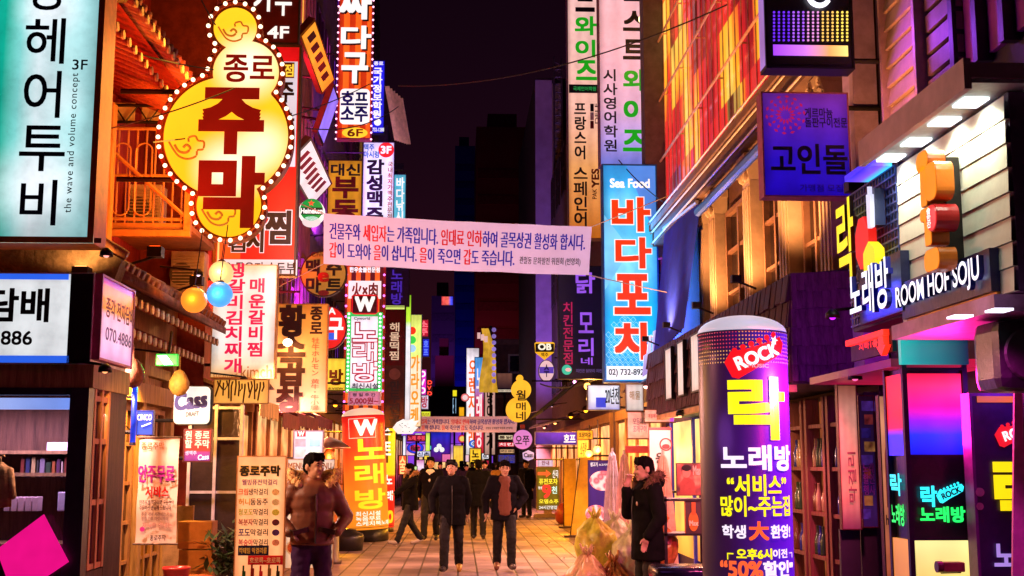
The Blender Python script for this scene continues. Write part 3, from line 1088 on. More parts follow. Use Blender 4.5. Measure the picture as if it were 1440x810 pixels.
MB().box(*L2(2.83, ye0 + .02, 2.30, 2.91, ye1, 2.362)).build('awning_edge', mat((.55, .33, .15), .6), r2)
# blue corrugated sheet hung below the lattice at the far end
q4 = [atX(985, 287, 3.36), atX(938, 324, 3.36), atX(922, 505, 3.08), atX(962, 462, 3.08)]
q4 = [q - o2 for q in q4]
bs = MB()
nr = 17
for i in range(nr):
    a, b, c = i / nr, (i + .5) / nr, (i + 1) / nr
    P_ = lambda u, v, e: q4[0].lerp(q4[1], u).lerp(q4[3].lerp(q4[2], u), v) + Vector((-e, 0, 0))
    bs.add([P_(a, 0, 0), P_(b, 0, .05), P_(b, 1, .05), P_(a, 1, 0)], [(0, 1, 2, 3)])
    bs.add([P_(b, 0, .05), P_(c, 0, 0), P_(c, 1, 0), P_(b, 1, .05)], [(0, 1, 2, 3)])
bs.build('corrugated_sheet', mat((.02, .05, .75), .4, 0, .2, 3, .05), r2, fix=False)
MB().tube([q4[0] + Vector((-.05, 0, .03)), q4[1] + Vector((-.05, 0, .03))], .03, 6).build('sheet_rail', mat((.3, .3, .5), .4, .4), r2)
MB().box(*L2(3.40, 10.0, 2.4, 3.61, 10.28, 6.6)).build('lilac_pier', mat((.5, .34, .62), .6), r2)
# red glazed upper floor
def red_glass():
    m, n, p = _new('redglass')
    tc = nd(n, 'TexCoord')
    sn = nd(n, 'VectorMath', operation='SNAP')
    sn.inputs[1].default_value = (9, 9.3 / 25, 1.08)
    n.links.new(tc.outputs['Object'], sn.inputs[0])
    sm = nd(n, 'VectorMath', operation='MULTIPLY_ADD')
    sm.inputs[1].default_value = (.3, .3, .3)
    n.links.new(tc.outputs['Object'], sm.inputs[0])
    sc = nd(n, 'VectorMath', operation='SCALE')
    sc.inputs['Scale'].default_value = .7
    n.links.new(sn.outputs[0], sc.inputs[0])
    n.links.new(sc.outputs[0], sm.inputs[2])
    mp = nd(n, 'Mapping')
    mp.inputs['Scale'].default_value = (1, .9, .38)
    n.links.new(sm.outputs[0], mp.inputs[0])
    no = nd(n, 'TexNoise')
    no.inputs['Scale'].default_value = .8
    no.inputs['Detail'].default_value = 2
    n.links.new(mp.outputs[0], no.inputs[0])
    c = ramp(n, no.outputs[0], [(.30, (.004, .003, .005)), (.37, (.22, .008, .01)), (.46, (.62, .015, .02)), (.54, (.75, .03, .02)), (.575, (1.0, .42, .02)), (.64, (1.0, .60, .10)), (.68, (.05, .02, .01)), (.74, (.8, .06, .03))])
    n.links.new(c, p.inputs['Emission Color'])
    p.inputs['Emission Strength'].default_value = 1.0
    p.inputs['Base Color'].default_value = (.1, .02, .02, 1)
    p.inputs['Roughness'].default_value = .15
    m.cycles.emission_sampling = 'NONE'
    return m
MB().box(*L2(3.56, 11.0, 5.9, 3.615, 20.3, 12.6)).build('curtain_glass', red_glass(), r2)
cm = MB()
for i in range(27):
    y = 11.0 + 9.3 * i / 26
    cm.box(*L2(3.545, y - .014, 5.75, 3.558, y + .014, 12.8))
for i in range(7):
    z = 5.78 + i * 1.08
    cm.tube([(3.46 - o2.x, 10.9 - o2.y, z), (3.46 - o2.x, 20.3 - o2.y, z)], .02, 6)
    for q in range(7):
        cm.tube([(3.46 - o2.x, 11.5 + q * 1.4 - o2.y, z), (3.55 - o2.x, 11.5 + q * 1.4 - o2.y, z)], .014, 5)
cm.build('mullion_lattice', mat((.75, .42, .25), .4, .2), r2)
MB().box(*L2(3.2, 20.3, 5.2, 3.62, 20.7, 12.9)).build('corner_pier', mat((.12, .08, .08), .7), r2)
# flood lamps added on the awning to light the pilasters
for y in (11.6, 13.6, 15.6, 17.4):
    lm = MB().box(-.045, -.045, 0, .045, .045, .07).tube([(0, 0, .02), (.2, 0, -.06)], .012, 5).build('floodlight', STEEL, r2)
    lm.location = Vector((2.70, y, 3.44)) - o2
    light('SPOT', 'lamp', lm, (0, 0, .13), 'ffae6a', 270, .05, Vector((.52, 0, 1)), 115)
# ground floor shelves behind glass under the awning
fy0 = 10.35 - o2.y
MB().box(*L2(3.50, 10.35, .03, 3.615, 20.3, 2.3)).build('shopfront', mat((.05, .02, .025), .5), r2)
def shop_bay(y0, y1, litm):
    f = MB()
    f.box(*L2(3.36, y0, .03, 3.49, y0 + .07, 2.3)).box(*L2(3.36, y1 - .07, .03, 3.49, y1, 2.3))
    for z in (.42, .8, 1.2, 1.62, 2.02):
        f.box(*L2(3.38, y0 + .07, z, 3.49, y1 - .07, z + .035))
    f.box(*L2(3.45, y0 + .07, .03, 3.49, y1 - .07, .42))
    sh = f.build('shelf_bay', wood((.20, .07, .04)), r2)
    MB().box(*L2(3.492, y0 + .08, .45, 3.498, y1 - .08, 2.28)).build('back_panel', litm, sh)
    return sh
for (a, b, c) in ((10.45, 11.02, '7a3a20'), (11.08, 11.72, 'a85a30'), (11.8, 12.4, '8a4426')):
    shop_bay(a, b, glow(c, .38, .6, 6, light=True))
yl0_ = atX(985, 620, 3.5).y
MB().box(*L2(3.44, 14.2, .3, 3.499, 19.4, 2.32)).build('shop_window', glow([(0, 'd08a28'), (.5, 'ffd060'), (1, 'ffe28a')], .95, .3, 1.2, light=True), r2)
for y in (14.15, 15.9, 17.6, 19.4):
    MB().box(*L2(3.40, y, .03, 3.50, y + .1, 2.34)).build('shopfront_post', mat('2a2acb', .4), r2)

r3 = house('corner_house', 'dark house behind the tall pink white academy signs', 1, 3.55, 20.75, 27, 20, mat((.10, .06, .09), .8))
grid_front(r3, 6.2, 5, 4, lit=(.3, [glow('7a2ad0', .5, .3), glow('3a3ad0', .5, .3)]))
shopfront(r3, 6.2, 2.6, lit='ffb040', posts=4)
r4 = house('awning_house', 'plain dark house with a black folded awning beside the round yellow beer sign', 1, 3.45, 27.05, 44.9, 12, mat((.14, .08, .10), .8))
grid_front(r4, 17.8, 3, 8, lit=(.25, LITW), z0=3.4)
shopfront(r4, 17.8, 2.6, lit='ffa840', posts=8)
canopy(r4, 1.0, 7.0, 2.9, 1.5, mat((.015, .012, .02), .7), 1.25, False)
canopy(r4, 7.6, 12, 2.8, 1.2, mat((.10, .05, .3), .5), .3, False)
r5 = house('purple_tower', 'slim tower with lilac lit corner and lattice mast, left of the tall white signs', 1, 2.86, 45.0, 58, 16.4, mat((.06, .035, .07), .8))
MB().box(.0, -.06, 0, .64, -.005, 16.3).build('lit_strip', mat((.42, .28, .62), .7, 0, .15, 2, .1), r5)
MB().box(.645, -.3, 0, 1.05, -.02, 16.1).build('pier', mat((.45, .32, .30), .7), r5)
mm = MB()
for x in (.68, .98):
    for y in (-.75, -.45):
        mm.tube([(x, y, 0), (x, y, 17)], .03, 5)
for i in range(56):
    z = i * .3
    mm.tube([(.68, -.75, z), (.98, -.75, z + .15), (.68, -.75, z + .3)], .014, 4)
    mm.tube([(.68, -.75, z), (.98, -.75, z)], .014, 4)
mm.build('lattice_mast', mat((.14, .1, .14), .4, .6), r5)
light('SPOT', 'lamp', r5, (-.9, -5.5, 4.0), 'b888ff', 900, .2, Vector((.28, .75, .8)), 100)
r6 = house('brown_block', 'low brown tiled block with a picture board behind the yellow gourd sign', 1, 1.75, 62, 76, 8.0, mat((.16, .09, .07), .8, 0, .3, 4, .3), depth=6)
MB().box(-.03, -.10, 4.95, 2.4, -.01, 5.12).build('ledge', mat((.24, .15, .11), .7), r6)
MB().box(-.03, -.1, 7.7, 3, -.01, 7.95).build('ledge', mat((.24, .15, .11), .7), r6)
MB().box(.75, -.10, 6.2, 1.45, -.01, 7.2).build('window', mat((.4, .38, .34), .5), r6)
MB().box(.85, -.12, 6.3, 1.35, -.101, 7.1).build('pane', PANE, r6)
# far towers
def tower(name, label, x0, x1, ytop, Y, base, lit=0, litc='d0a0ff'):
    c = mat(base, .8, 0, .25, .06, 0)
    a, b = atY(x0, ytop, Y), atY(x1, ytop, Y)
    t = thing(name, label, 'tower', ((a.x + b.x) / 2, Y, 0), 0)
    t['side'] = 1
    wd = (b.x - a.x) / 2
    MB().box(-wd, 0, 0, wd, 18, a.z).build('wall', c, t)
    MB().box(-wd * .6, 3, a.z, wd * .4, 9, a.z + 2.6).build('roof_house', c, t)
    fl = MB()
    k = int(a.z / 3.4)
    for i in range(1, k):
        fl.box(-wd * .94, -.06, i * 3.4, wd * .94, -.005, i * 3.4 + 1.2)
    fl.build('window_grid', mat(tuple(x * .72 for x in base), .8), t)
    fl_ = MB().box(-.3, -12.3, 9, .3, -12, 9.4).cyl((0, -12.1, 0), (0, -12.1, 9), .08).build('floodlight', STEEL, t)  # unseen floodlight added to light the tower front
    light('SPOT', 'lamp', fl_, (0, -11.5, 10), litc, lit, .5, Vector((0, .42, 1)), 120)
    return t
tw = tower('office_tower', 'slim violet night tower with a small red roof sign at the end of the street', 607, 640, 416, 190, (.30, .14, .42), 1100, 'c070ff')
tower('office_tower', 'broad wine dark tower rising behind the brown tiled block', 670, 753, 178, 150, (.30, .08, .08), 620, 'ff5070')
tower('office_tower', 'deep blue tower standing between the violet and the wine dark towers', 640, 668, 205, 230, (.08, .08, .5), 1900, '4a40ff')
tower('office_tower', 'low plum coloured block in front of the slim violet tower', 612, 638, 500, 160, (.40, .12, .34), 900, 'ff60d0')
s = Sign('roof_sign', 'tiny red and blue lit sign near the top of the slim violet tower', (621, 417, 637, 429), 189.5)
s.case(glow([(0, 'f04a4a'), (.6, 'f06a5a'), (.8, '4a5af0'), (1, '4a3af0')], 1.0, .2, axis='x'), th=.4, fw=0)
# house that closes the street
end = thing('end_house', 'lit shop house that closes the far end of the street', 'building', (-1, 118, 0))
MB().box(-9, 0, 0, 9, 8, 9).build('wall', mat((.1, .05, .09), .8), end)
MB().box(-8, -.06, .3, 8, -.005, 3.4).build('shop_window', glow([(0, 'ff9a50'), (.5, 'ffd28a'), (1, 'd07aff')], .9, .6, .5), end)
MB().box(-8, -.3, 3.5, 8, -.005, 4.6).build('fascia', glow('8a3ad8', .8, .5, .3, axis='x'), end)
# ------------------------------------------------------------------ people
TMP = bpy.data.scenes.new('workbench')
def skin(mb, name, m, voxel=.012, smooth=4, wrinkle=0, wscale=9, fold=None):
    """many overlapping forms grown together into one continuous skin"""
    me = bpy.data.meshes.new(name)
    me.from_pydata(mb.v, [], mb.f)
    b = bmesh.new()
    b.from_mesh(me)
    bmesh.ops.recalc_face_normals(b, faces=b.faces)
    b.to_mesh(me)
    b.free()
    o = bpy.data.objects.new(name, me)
    TMP.collection.objects.link(o)
    a = o.modifiers.new('r', 'REMESH')
    a.mode = 'VOXEL'
    a.voxel_size = voxel
    a.adaptivity = 0
    if smooth:
        a = o.modifiers.new('s', 'SMOOTH')
        a.iterations = smooth
        a.factor = .5
    ph = bpy.data.meshes.new(name)
    SKINS.append((ph, o, me, m, wrinkle, wscale, fold))
    return ph
SKINS, FOLK = [], []
def finish():
    """grow all the skins in one go, then stand every figure on the ground"""
    TMP.view_layers[0].update()
    dg = TMP.view_layers[0].depsgraph
    for ph, o, me, m, wrinkle, wscale, fold in SKINS:
        out = bpy.data.meshes.new_from_object(o.evaluated_get(dg))
        if wrinkle:
            nrm = [v.normal.copy() for v in out.vertices]
            for v, vn in zip(out.vertices, nrm):
                p = v.co.copy()
                d = noise.noise(Vector((p.x * wscale, p.y * wscale, p.z * wscale * 1.6))) * wrinkle + noise.noise(p * wscale * 2.3) * wrinkle * .5
                if fold:
                    d += fold(p)
                v.co = p + vn * d
        out.name = ph.name
        out.materials.clear()
        out.materials.append(m)
        out.polygons.foreach_set('use_smooth', [True] * len(out.polygons))
        ph.user_remap(out)
    for ph, o, me, *_ in SKINS:
        bpy.data.objects.remove(o)
        bpy.data.meshes.remove(me)
        bpy.data.meshes.remove(ph)
    for t in FOLK:
        zm = min(v.co.z for c in t.children if c.name.startswith('shoe') for v in c.data.vertices)
        t.location.z = (.006 - zm) * t.scale.z
V3 = lambda *a: Vector(a)
SKIN = mat((.42, .235, .155), .55, 0, .08, 12, .05)
HAIR = mat((.004, .003, .003), .85, 0, .3, 30, .4)
def person(label, loc, rz, coat, trousers, shoe=(.015, .012, .012), h=1.74, J=None, head_yaw=0, head_pitch=0, hem=.78, coat_k=1.0, hair='short', hood=None, fur=None, cap=None, shirt=None, group=None, fine=True, quilt=0, hat_c=None, swap=None, skirt=1.0, lean=0, gloss=.85):
    t = thing('person', label, 'person', loc, rz, group)
    t.scale = (h / 1.74,) * 3
    j = {'head': V3(0, -.02, 1.615), 'neck': V3(0, .01, 1.46), 'chest': V3(0, 0, 1.27), 'pel': V3(0, .01, .95)}
    for s in (-1, 1):
        j['sho', s] = V3(s * .18, .01, 1.40)
        j['elb', s] = V3(s * .25, .03, 1.13)
        j['wri', s] = V3(s * .25, -.06, .90)
        j['hip', s] = V3(s * .09, .01, .90)
        j['kne', s] = V3(s * .10, -.01, .49)
        j['ank', s] = V3(s * .10, .03, .09)
        j['toe', s] = V3(s * .12, -.15, .04)
        j['hand', s] = V3(s * .02, -.03, -1)
    for k, v in (J or {}).items():
        j[k] = V3(*v)
    # body
    b = MB()
    H = j['head']
    M = (Matrix.Rotation(R(head_yaw), 4, 'Z') @ Matrix.Rotation(R(head_pitch), 4, 'X'))
    hp = lambda x, y, z: H + M @ V3(x, y, z)
    M3 = M.to_3x3().to_4x4()
    b.ell(hp(0, 0, .02), (.076, .094, .108), 16, M3, 12)
    b.ell(hp(0, -.022, -.05), (.060, .068, .066), 14, M3, 10)
    b.tc(hp(0, -.086, .012), .011, hp(0, -.104, -.022), .017)
    for s in (-1, 1):
        b.ell(hp(s * .078, .012, -.005), (.014, .024, .036), 8, M3)
        b.ell(hp(s * .03, -.076, -.028), (.026, .022, .022), 8, M3)
    b.ell(hp(0, -.082, .034), (.05, .016, .012), 10, M3)
    b.ell(hp(0, -.082, -.068), (.024, .014, .010), 8, M3)
    b.ell(hp(0, -.078, -.098), (.024, .018, .016), 8, M3)
    b.tc(j['neck'] + V3(0, 0, -.06), .062, H + V3(0, .015, -.06), .056)
    C_, P_ = j['chest'], j['pel']
    b.ell(C_, (.165, .105, .20), 14)
    b.ell((C_ + P_) / 2, (.145, .10, .18), 14)
    b.ell(P_, (.16, .105, .13), 14)
    b.tc(j['sho', -1], .065, j['sho', 1], .065)
    for s in (-1, 1):
        b.tc(j['sho', s], .055, j['elb', s], .042)
        b.tc(j['elb', s], .042, j['wri', s], .028)
        b.tc(j['hip', s], .088, j['kne', s], .058)
        b.tc(j['kne', s], .058, j['ank', s], .036)
        b.tc(j['ank', s] + V3(0, 0, -.03), .036, j['toe', s] + V3(0, 0, .0), .028)
        d = j['hand', s].normalized()
        wv = j['wri', s]
        side = V3(0, -1, 0) if abs(d.y) < .8 else V3(s, 0, 0)
        n_ = d.cross(side).normalized()
        side = n_.cross(d).normalized()
        pc_ = wv + d * .055
        b.tc(wv, .026, wv + d * .04, .03)
        for q in range(4):
            o_ = side * (.027 - .018 * q)
            b.tc(wv + d * .03 + o_ * .6, .016, wv + d * .085 + o_, .0125)
        if fine:
            for q in range(4):
                o_ = side * (.028 - .0187 * q)
                L_ = (.062, .072, .068, .052)[q]
                k0 = wv + d * .088 + o_
                inw = -n_ * s * .35
                k1 = k0 + (d + inw * .6).normalized() * L_ * .5
                k2 = k1 + (d * .8 + inw * 1.6).normalized() * L_ * .5
                b.tc(k0, .0098, k1, .009).tc(k1, .009, k2, .0075)
            th0 = wv + d * .025 + side * .026
            th1 = th0 + (d * .7 + side * .8 - n_ * s * .3).normalized() * .042
            th2 = th1 + (d + side * .25 - n_ * s * .3).normalized() * .03
            b.tc(th0, .014, th1, .0115).tc(th1, .0115, th2, .009)
    body = link('body', skin(b, 'body', SKIN, .0085 if fine else .014, 2), t)
    # features
    def feat(name, pts, r, m):
        f = MB()
        for p in pts:
            f.ell(hp(*p), r, 8, M3, 6)
        f.build(name, m, t, True)
    feat('eye', [(-.031, -.083, .010), (.031, -.083, .010)], (.015, .009, .0065), mat((.012, .008, .008), .25))
    feat('eyebrow', [(-.032, -.089, .034), (.032, -.089, .034)], (.021, .008, .0055), HAIR)
    feat('lips', [(0, -.091, -.066)], (.024, .009, .008), mat((.30, .07, .06), .5))
    # hair
    hb = MB()
    if hair == 'short':
        hb.ell(hp(0, .014, .052), (.087, .098, .088), 16, M3, 12)
        hb.ell(hp(0, .046, .005), (.082, .070, .085), 14, M3, 10)
        for q in range(7):
            x = -.06 + .02 * q
            hb.tc(hp(x, -.055, .115), .02, hp(x * 1.15 + .008 * (q % 2), -.090 + abs(x) * .25, .074 - .012 * (q % 3)), .010)
        for s in (-1, 1):
            hb.tc(hp(s * .074, -.025, .05), .016, hp(s * .079, -.02, .0), .008)
    elif hair == 'bob':
        hb.ell(hp(0, .014, .05), (.094, .103, .092), 16, M3, 12)
        hb.ell(hp(0, .05, -.04), (.096, .075, .13), 14, M3, 10)
        for q in range(7):
            x = -.06 + .02 * q
            hb.tc(hp(x, -.055, .115), .02, hp(x * 1.2, -.092 + abs(x) * .2, .055), .010)
    link('hair', skin(hb, 'hair', HAIR, .008, 2, .004, 40), t)
    if cap:
        cb_ = MB()
        cb_.ell(hp(0, .008, .066), (.096, .108, .078), 18, M3, 12)
        cb_.ell(hp(0, -.115, .058), (.075, .06, .010), 14, M3, 8)
        link('cap', skin(cb_, 'cap', mat(cap, .8), .008, 2), t)
    # coat
    k = coat_k
    cm_ = mat(coat, gloss, 0, .07, 6, .08, (1, 1, 1), 18)
    c = MB()
    c.ell(C_ + V3(0, 0, .02), (.205 * k, .138 * k, .215), 18, m=12)
    c.tc(j['sho', -1] + V3(.03, 0, 0), .088 * k, j['sho', 1] + V3(-.03, 0, 0), .088 * k, 14)
    c.ell((C_ * .6 + P_ * .4) + V3(0, 0, -.02), (.192 * k, .134 * k, .22), 18, m=12)
    n = 22
    base = len(c.v)
    z1_ = P_.z + .16
    for (z, ax, ay) in ((z1_, .182 * k, .130 * k), (P_.z, .196 * k, .142 * k), ((P_.z + hem) / 2, .200 * k * skirt, .150 * k * skirt), (hem, .202 * k * skirt, .155 * k * skirt)):
        f = (z1_ - z) / max(.01, z1_ - hem)
        cx_, cy_ = P_.x * (1 - 0 * f), P_.y
        for q in range(n):
            a = 2 * math.pi * q / n
            c.v.append((cx_ + ax * math.cos(a), cy_ + ay * math.sin(a), z))
    for r_ in range(3):
        for q in range(n):
            u, v_ = base + r_ * n, base + (r_ + 1) * n
            c.f.append((u + q, u + (q + 1) % n, v_ + (q + 1) % n, v_ + q))
    c.f.append(tuple(base + q for q in range(n)))
    c.f.append(tuple(base + 3 * n + q for q in range(n)))
    for s in (-1, 1):
        c.tc(j['sho', s], .088 * k, j['elb', s], .070 * k, 14)
        c.tc(j['elb', s], .070 * k, j['wri', s].lerp(j['elb', s], .08), .052 * k, 14)
    c.tc(j['neck'] + V3(0, .0, -.06), .098, j['neck'] + V3(0, .0, .01), .080, 16)
    if hood:
        hq = j['neck'] + V3(0, .085, .03)
        c.ell(hq, (.155, .095, .10), 16)
        c.tc(j['neck'] + V3(-.12, .02, .01), .055, j['neck'] + V3(.12, .02, .01), .055)
        c.tc(j['neck'] + V3(-.11, -.02, -.02), .045, j['neck'] + V3(-.03, -.10, -.12), .035)
        c.tc(j['neck'] + V3(.11, -.02, -.02), .045, j['neck'] + V3(.03, -.10, -.12), .035)
    fold = (lambda p: quilt * (abs(math.sin(p.z * 36)) ** .6 - .6)) if quilt else None
    link('coat', skin(c, 'coat', cm_, .012, 3, .007 * k, 8, fold), t)
    if shirt:
        sb_ = MB()
        y0 = -.142 * k
        zt = j['neck'].z - .06
        sb_.tc(C_ + V3(0, y0 + .118, .10), .13, V3(P_.x, y0 + (.118 if hem > .6 else .075), P_.z + (-.02 if hem > .6 else .30)), .145 if hem > .6 else .07, 14)
        sb_.ell(j['neck'] + V3(0, -.04, -.02), (.07, .06, .06), 12)
        so_ = link('shirt', skin(sb_, 'shirt', mat(shirt, .75, 0, .12, 12, .1), .010, 2, .004, 14), t)
    zb_ = MB()
    for q in range(8):
        z = hem + .06 + (j['neck'].z - .14 - hem) * q / 7
        zb_.ell((.02 if shirt else .012, -.150 * k - (.0 if z < 1.1 else -.0), z), (.010, .008, .010), 6)
    if not shirt:
        MB().tube([(.012, -.145 * k, j['neck'].z - .12), (.014, -.158 * k, 1.2), (.014, -.154 * k, 1.0), (.012, -.162 * k * skirt, hem + .02)], .007, 5).build('zip', mat((.03, .025, .03), .4, .5), t)
    # fur trim
    if fur:
        rr = random.Random(11)
        f = MB()
        nk = j['neck']
        for q in range(420):
            a = rr.uniform(0, 2 * math.pi)
            tt = math.cos(a)
            c0 = nk + V3(.215 * math.sin(a), .015 - .10 * tt, .075 - .13 * (tt > 0) * tt + .03 * (1 - abs(tt)))
            if tt > .72:
                continue
            d = V3(rr.gauss(0, 1), rr.gauss(0, 1), rr.gauss(.2, 1)).normalized()
            e = d.orthogonal().normalized() * .008
            e2 = d.cross(e).normalized() * .008
            p0 = c0 + d * .02
            f.add([p0 + e, p0 - e * .5 + e2, p0 - e * .5 - e2, p0 + d * rr.uniform(.05, .085) + V3(0, 0, -.01)], [(0, 1, 3), (1, 2, 3), (2, 0, 3)])
        for q in range(26):
            a = 2 * math.pi * q / 26
            tt = math.cos(a)
            if tt > .75:
                continue
            f.ell(nk + V3(.215 * math.sin(a), .015 - .10 * tt, .075 - .13 * (tt > 0) * tt + .03 * (1 - abs(tt))), .044, 7, m=5)
        f.build('fur_trim', mat(fur, .9, 0, .4, 22, .6), t)
    # trousers, shoes
    q_ = MB()
    q_.ell(P_ + V3(0, 0, -.02), (.168, .118, .14), 14)
    for s in (-1, 1):
        q_.tc(j['hip', s], .112, j['kne', s], .086, 12)
        q_.tc(j['kne', s], .086, j['ank', s] + V3(0, 0, .0), .073, 12)
    link('trousers', skin(q_, 'trousers', mat(trousers, .7, 0, .15, 9, .2), .012, 3, .010, 10), t)
    for s in (-1, 1):
        sh = MB()
        a, to = j['ank', s], j['toe', s]
        dr = (to - a)
        sh.tc(a + V3(0, .03, -.035), .052, a + dr * .5 + V3(0, 0, -.02), .052, 12)
        sh.tc(a + dr * .5 + V3(0, 0, -.02), .052, to + V3(0, -.03, .0), .044, 12)
        sh.tc(a + V3(0, .01, .03), .050, a + V3(0, .02, -.03), .047, 12)
        me = skin(sh, 'shoe', mat(shoe[0] if s < 0 and isinstance(shoe, list) else shoe[1] if isinstance(shoe, list) else shoe, .4, 0, .15), .009, 2)
        link('shoe', me, t)
    if swap:
        swap(t, j)
    FOLK.append(t)
    return t
def stand(px, Y):
    return (atY(px, 650, Y).x, Y, 0)
def walkJ(f=1, step=.24, arm=.16, wid=.1):
    """legs mid stride: side f leads towards -y"""
    g = -f
    return {('hip', f): (f * .09, -.01, .90), ('kne', f): (f * wid, -.17, .51), ('ank', f): (f * wid, -step, .10), ('toe', f): (f * (wid + .02), -step - .17, .075),
            ('hip', g): (g * .09, .02, .90), ('kne', g): (g * wid, .05, .50), ('ank', g): (g * wid, step * .9, .13), ('toe', g): (g * (wid + .02), step * .9 - .16, .035),
            ('elb', f): (f * .26, .10, 1.14), ('wri', f): (f * .27, .10 + arm * .4, .90), ('elb', g): (g * .26, .0, 1.13), ('wri', g): (g * .26, -arm, .92)}
BLACK = (.005, .0045, .006)
# man in the brown jacket, hands in his pockets
J = {('elb', -1): (-.315, .06, 1.14), ('wri', -1): (-.215, -.105, 1.0), ('elb', 1): (.33, .06, 1.14), ('wri', 1): (.215, -.105, 1.0),
     ('hand', -1): (.75, .25, -.6), ('hand', 1): (-.75, .25, -.6), ('kne', -1): (-.11, -.03, .49), ('kne', 1): (.12, .0, .49), ('ank', 1): (.15, .05, .09), ('toe', 1): (.2, -.12, .04)}
def pockets(t, j):
    f = MB()
    for s in (-1, 1):
        Mx = Matrix.Translation((s * .125, -.148, 1.02)) @ Matrix.Rotation(s * R(-14), 4, 'Z') @ Matrix.Rotation(s * R(12), 4, 'Y')
        f.box(-.075, -.018, -.022, .075, .012, .022, Mx)
        f.tube([(s * .19 + .055 * math.cos(a), -.095 + .05 * math.sin(a), 1.015 + .02 * math.cos(a) * s) for a in [2 * math.pi * q / 14 for q in range(14)]], .010, 5, closed=True)
    f.tube([(.19 * math.cos(a), .01 + .150 * math.sin(a), .905) for a in [2 * math.pi * q / 30 for q in range(30)]], .014, 6, closed=True)
    f.tube([(.012, -.150, 1.36), (.014, -.176, 1.2), (.012, -.160, 1.02), (.010, -.160, .92)], .011, 6)
    f.build('zip_and_pocket', mat((.05, .02, .012), .4, .3), t)
P1 = person('man in a brown padded jacket with tan fur collar, hands in pockets, looking aside', stand(441, 12.0), R(14), (.20, .068, .03), (.05, .014, .075), h=1.775, J=J, head_yaw=38, hem=.885, coat_k=1.06, hair='short', hood=True, fur=(.85, .52, .24), quilt=.0035, gloss=.5, swap=pockets)
# two men walking towards the viewer
Jw = walkJ(-1, .24)
Jw.update({('elb', -1): (-.32, .06, 1.15), ('wri', -1): (-.29, -.12, .93), ('elb', 1): (.25, .10, 1.14), ('wri', 1): (.22, .12, .90), ('head'): (-.01, -.03, 1.61)})
person('man with a dark cap and open black jacket walking towards the viewer, face lifted', stand(636, 19.3), R(-4), (.005, .0045, .006), (.006, .005, .008), shoe=[(.02, .015, .02), (.42, .24, .05)], h=1.72, J=Jw, head_pitch=-14, head_yaw=-6, hem=.72, coat_k=1.1, cap=(.008, .008, .010))
Jw = walkJ(1, .19)
Jw.update({('elb', -1): (-.30, .03, 1.13), ('wri', -1): (-.30, -.10, .91), ('elb', 1): (.33, .07, 1.15), ('wri', 1): (.20, -.08, .98), ('hand', 1): (-.7, .2, -.6), ('head'): (.005, -.05, 1.60)})
person('man in a dark jacket open over a brown shirt walking towards the viewer', stand(709, 19.6), R(3), (.006, .005, .008), (.007, .006, .008), shoe=[(.16, .05, .02), (.06, .04, .04)], h=1.73, J=Jw, head_pitch=12, hem=.78, coat_k=1.1, shirt=(.15, .05, .032))
# man in a suit behind them
Jw = walkJ(-1, .22)
person('man in a long black coat and white shirt walking behind the capped man', stand(606, 27.0), R(-8), (.005, .004, .008), (.006, .005, .007), h=1.80, J=Jw, hem=.55, coat_k=1.0, shirt=(.65, .60, .62), fine=False)
# woman stepping away, arm out to the red pillar
Jw = walkJ(1, .34)
Jw.update({('elb', 1): (.24, -.25, 1.24), ('wri', 1): (.26, -.48, 1.10), ('hand', 1): (0, -1, -.2), ('elb', -1): (-.26, .08, 1.13), ('wri', -1): (-.24, .02, .90)})
person('young person in a black fur hooded coat striding, arm stretched to the red pillar', stand(577, 25.6), R(-62), (.005, .004, .005), (.006, .005, .007), shoe=(.35, .30, .30), h=1.66, J=Jw, head_yaw=-15, hem=.74, coat_k=1.12, hair='bob', hood=True, fur=(.30, .16, .07), fine=False)
# figure with the back turned
def purse(t, j):
    MB().box(.05, .175, .78, .19, .26, .92).build('shoulder_bag', mat((.22, .05, .40), .4), t, bev=.02)
person('person in a wide black coat seen from behind, between the two walking men', stand(673, 27.2), R(180), BLACK, (.006, .005, .008), h=1.74, J=walkJ(1, .10), hem=.72, coat_k=1.25, fine=False, swap=None)
P7b = person('person in black standing far off by the olive board', stand(740, 38), R(-30), BLACK, BLACK, h=1.75, hem=.55, coat_k=1.1, fine=False)
# smoking man
Js = {('elb', -1): (-.17, -.13, 1.17), ('wri', -1): (-.05, -.20, 1.42), ('hand', -1): (.25, .15, 1), ('elb', 1): (.27, .03, 1.13), ('wri', 1): (.23, -.10, .94), ('hand', 1): (-.2, -.3, -1)}
def cigarette(t, j):
    MB().cyl((.0, -.135, 1.555), (-.01, -.215, 1.565), .005, n=8).build('cigarette', mat((.7, .65, .6), .7), t)
    MB().ell((.13, -.165, 1.27), (.022, .006, .022), 8).build('badge', mat((.5, .3, .2), .4), t)
person('man in a black fur hooded parka smoking beside the heap of rubbish bags', stand(908, 12.6), R(-74), (.005, .0045, .005), (.006, .005, .006), h=1.745, J=Js, head_yaw=-6, head_pitch=6, hem=.70, coat_k=1.08, hood=True, fur=(.12, .06, .04), swap=cigarette)
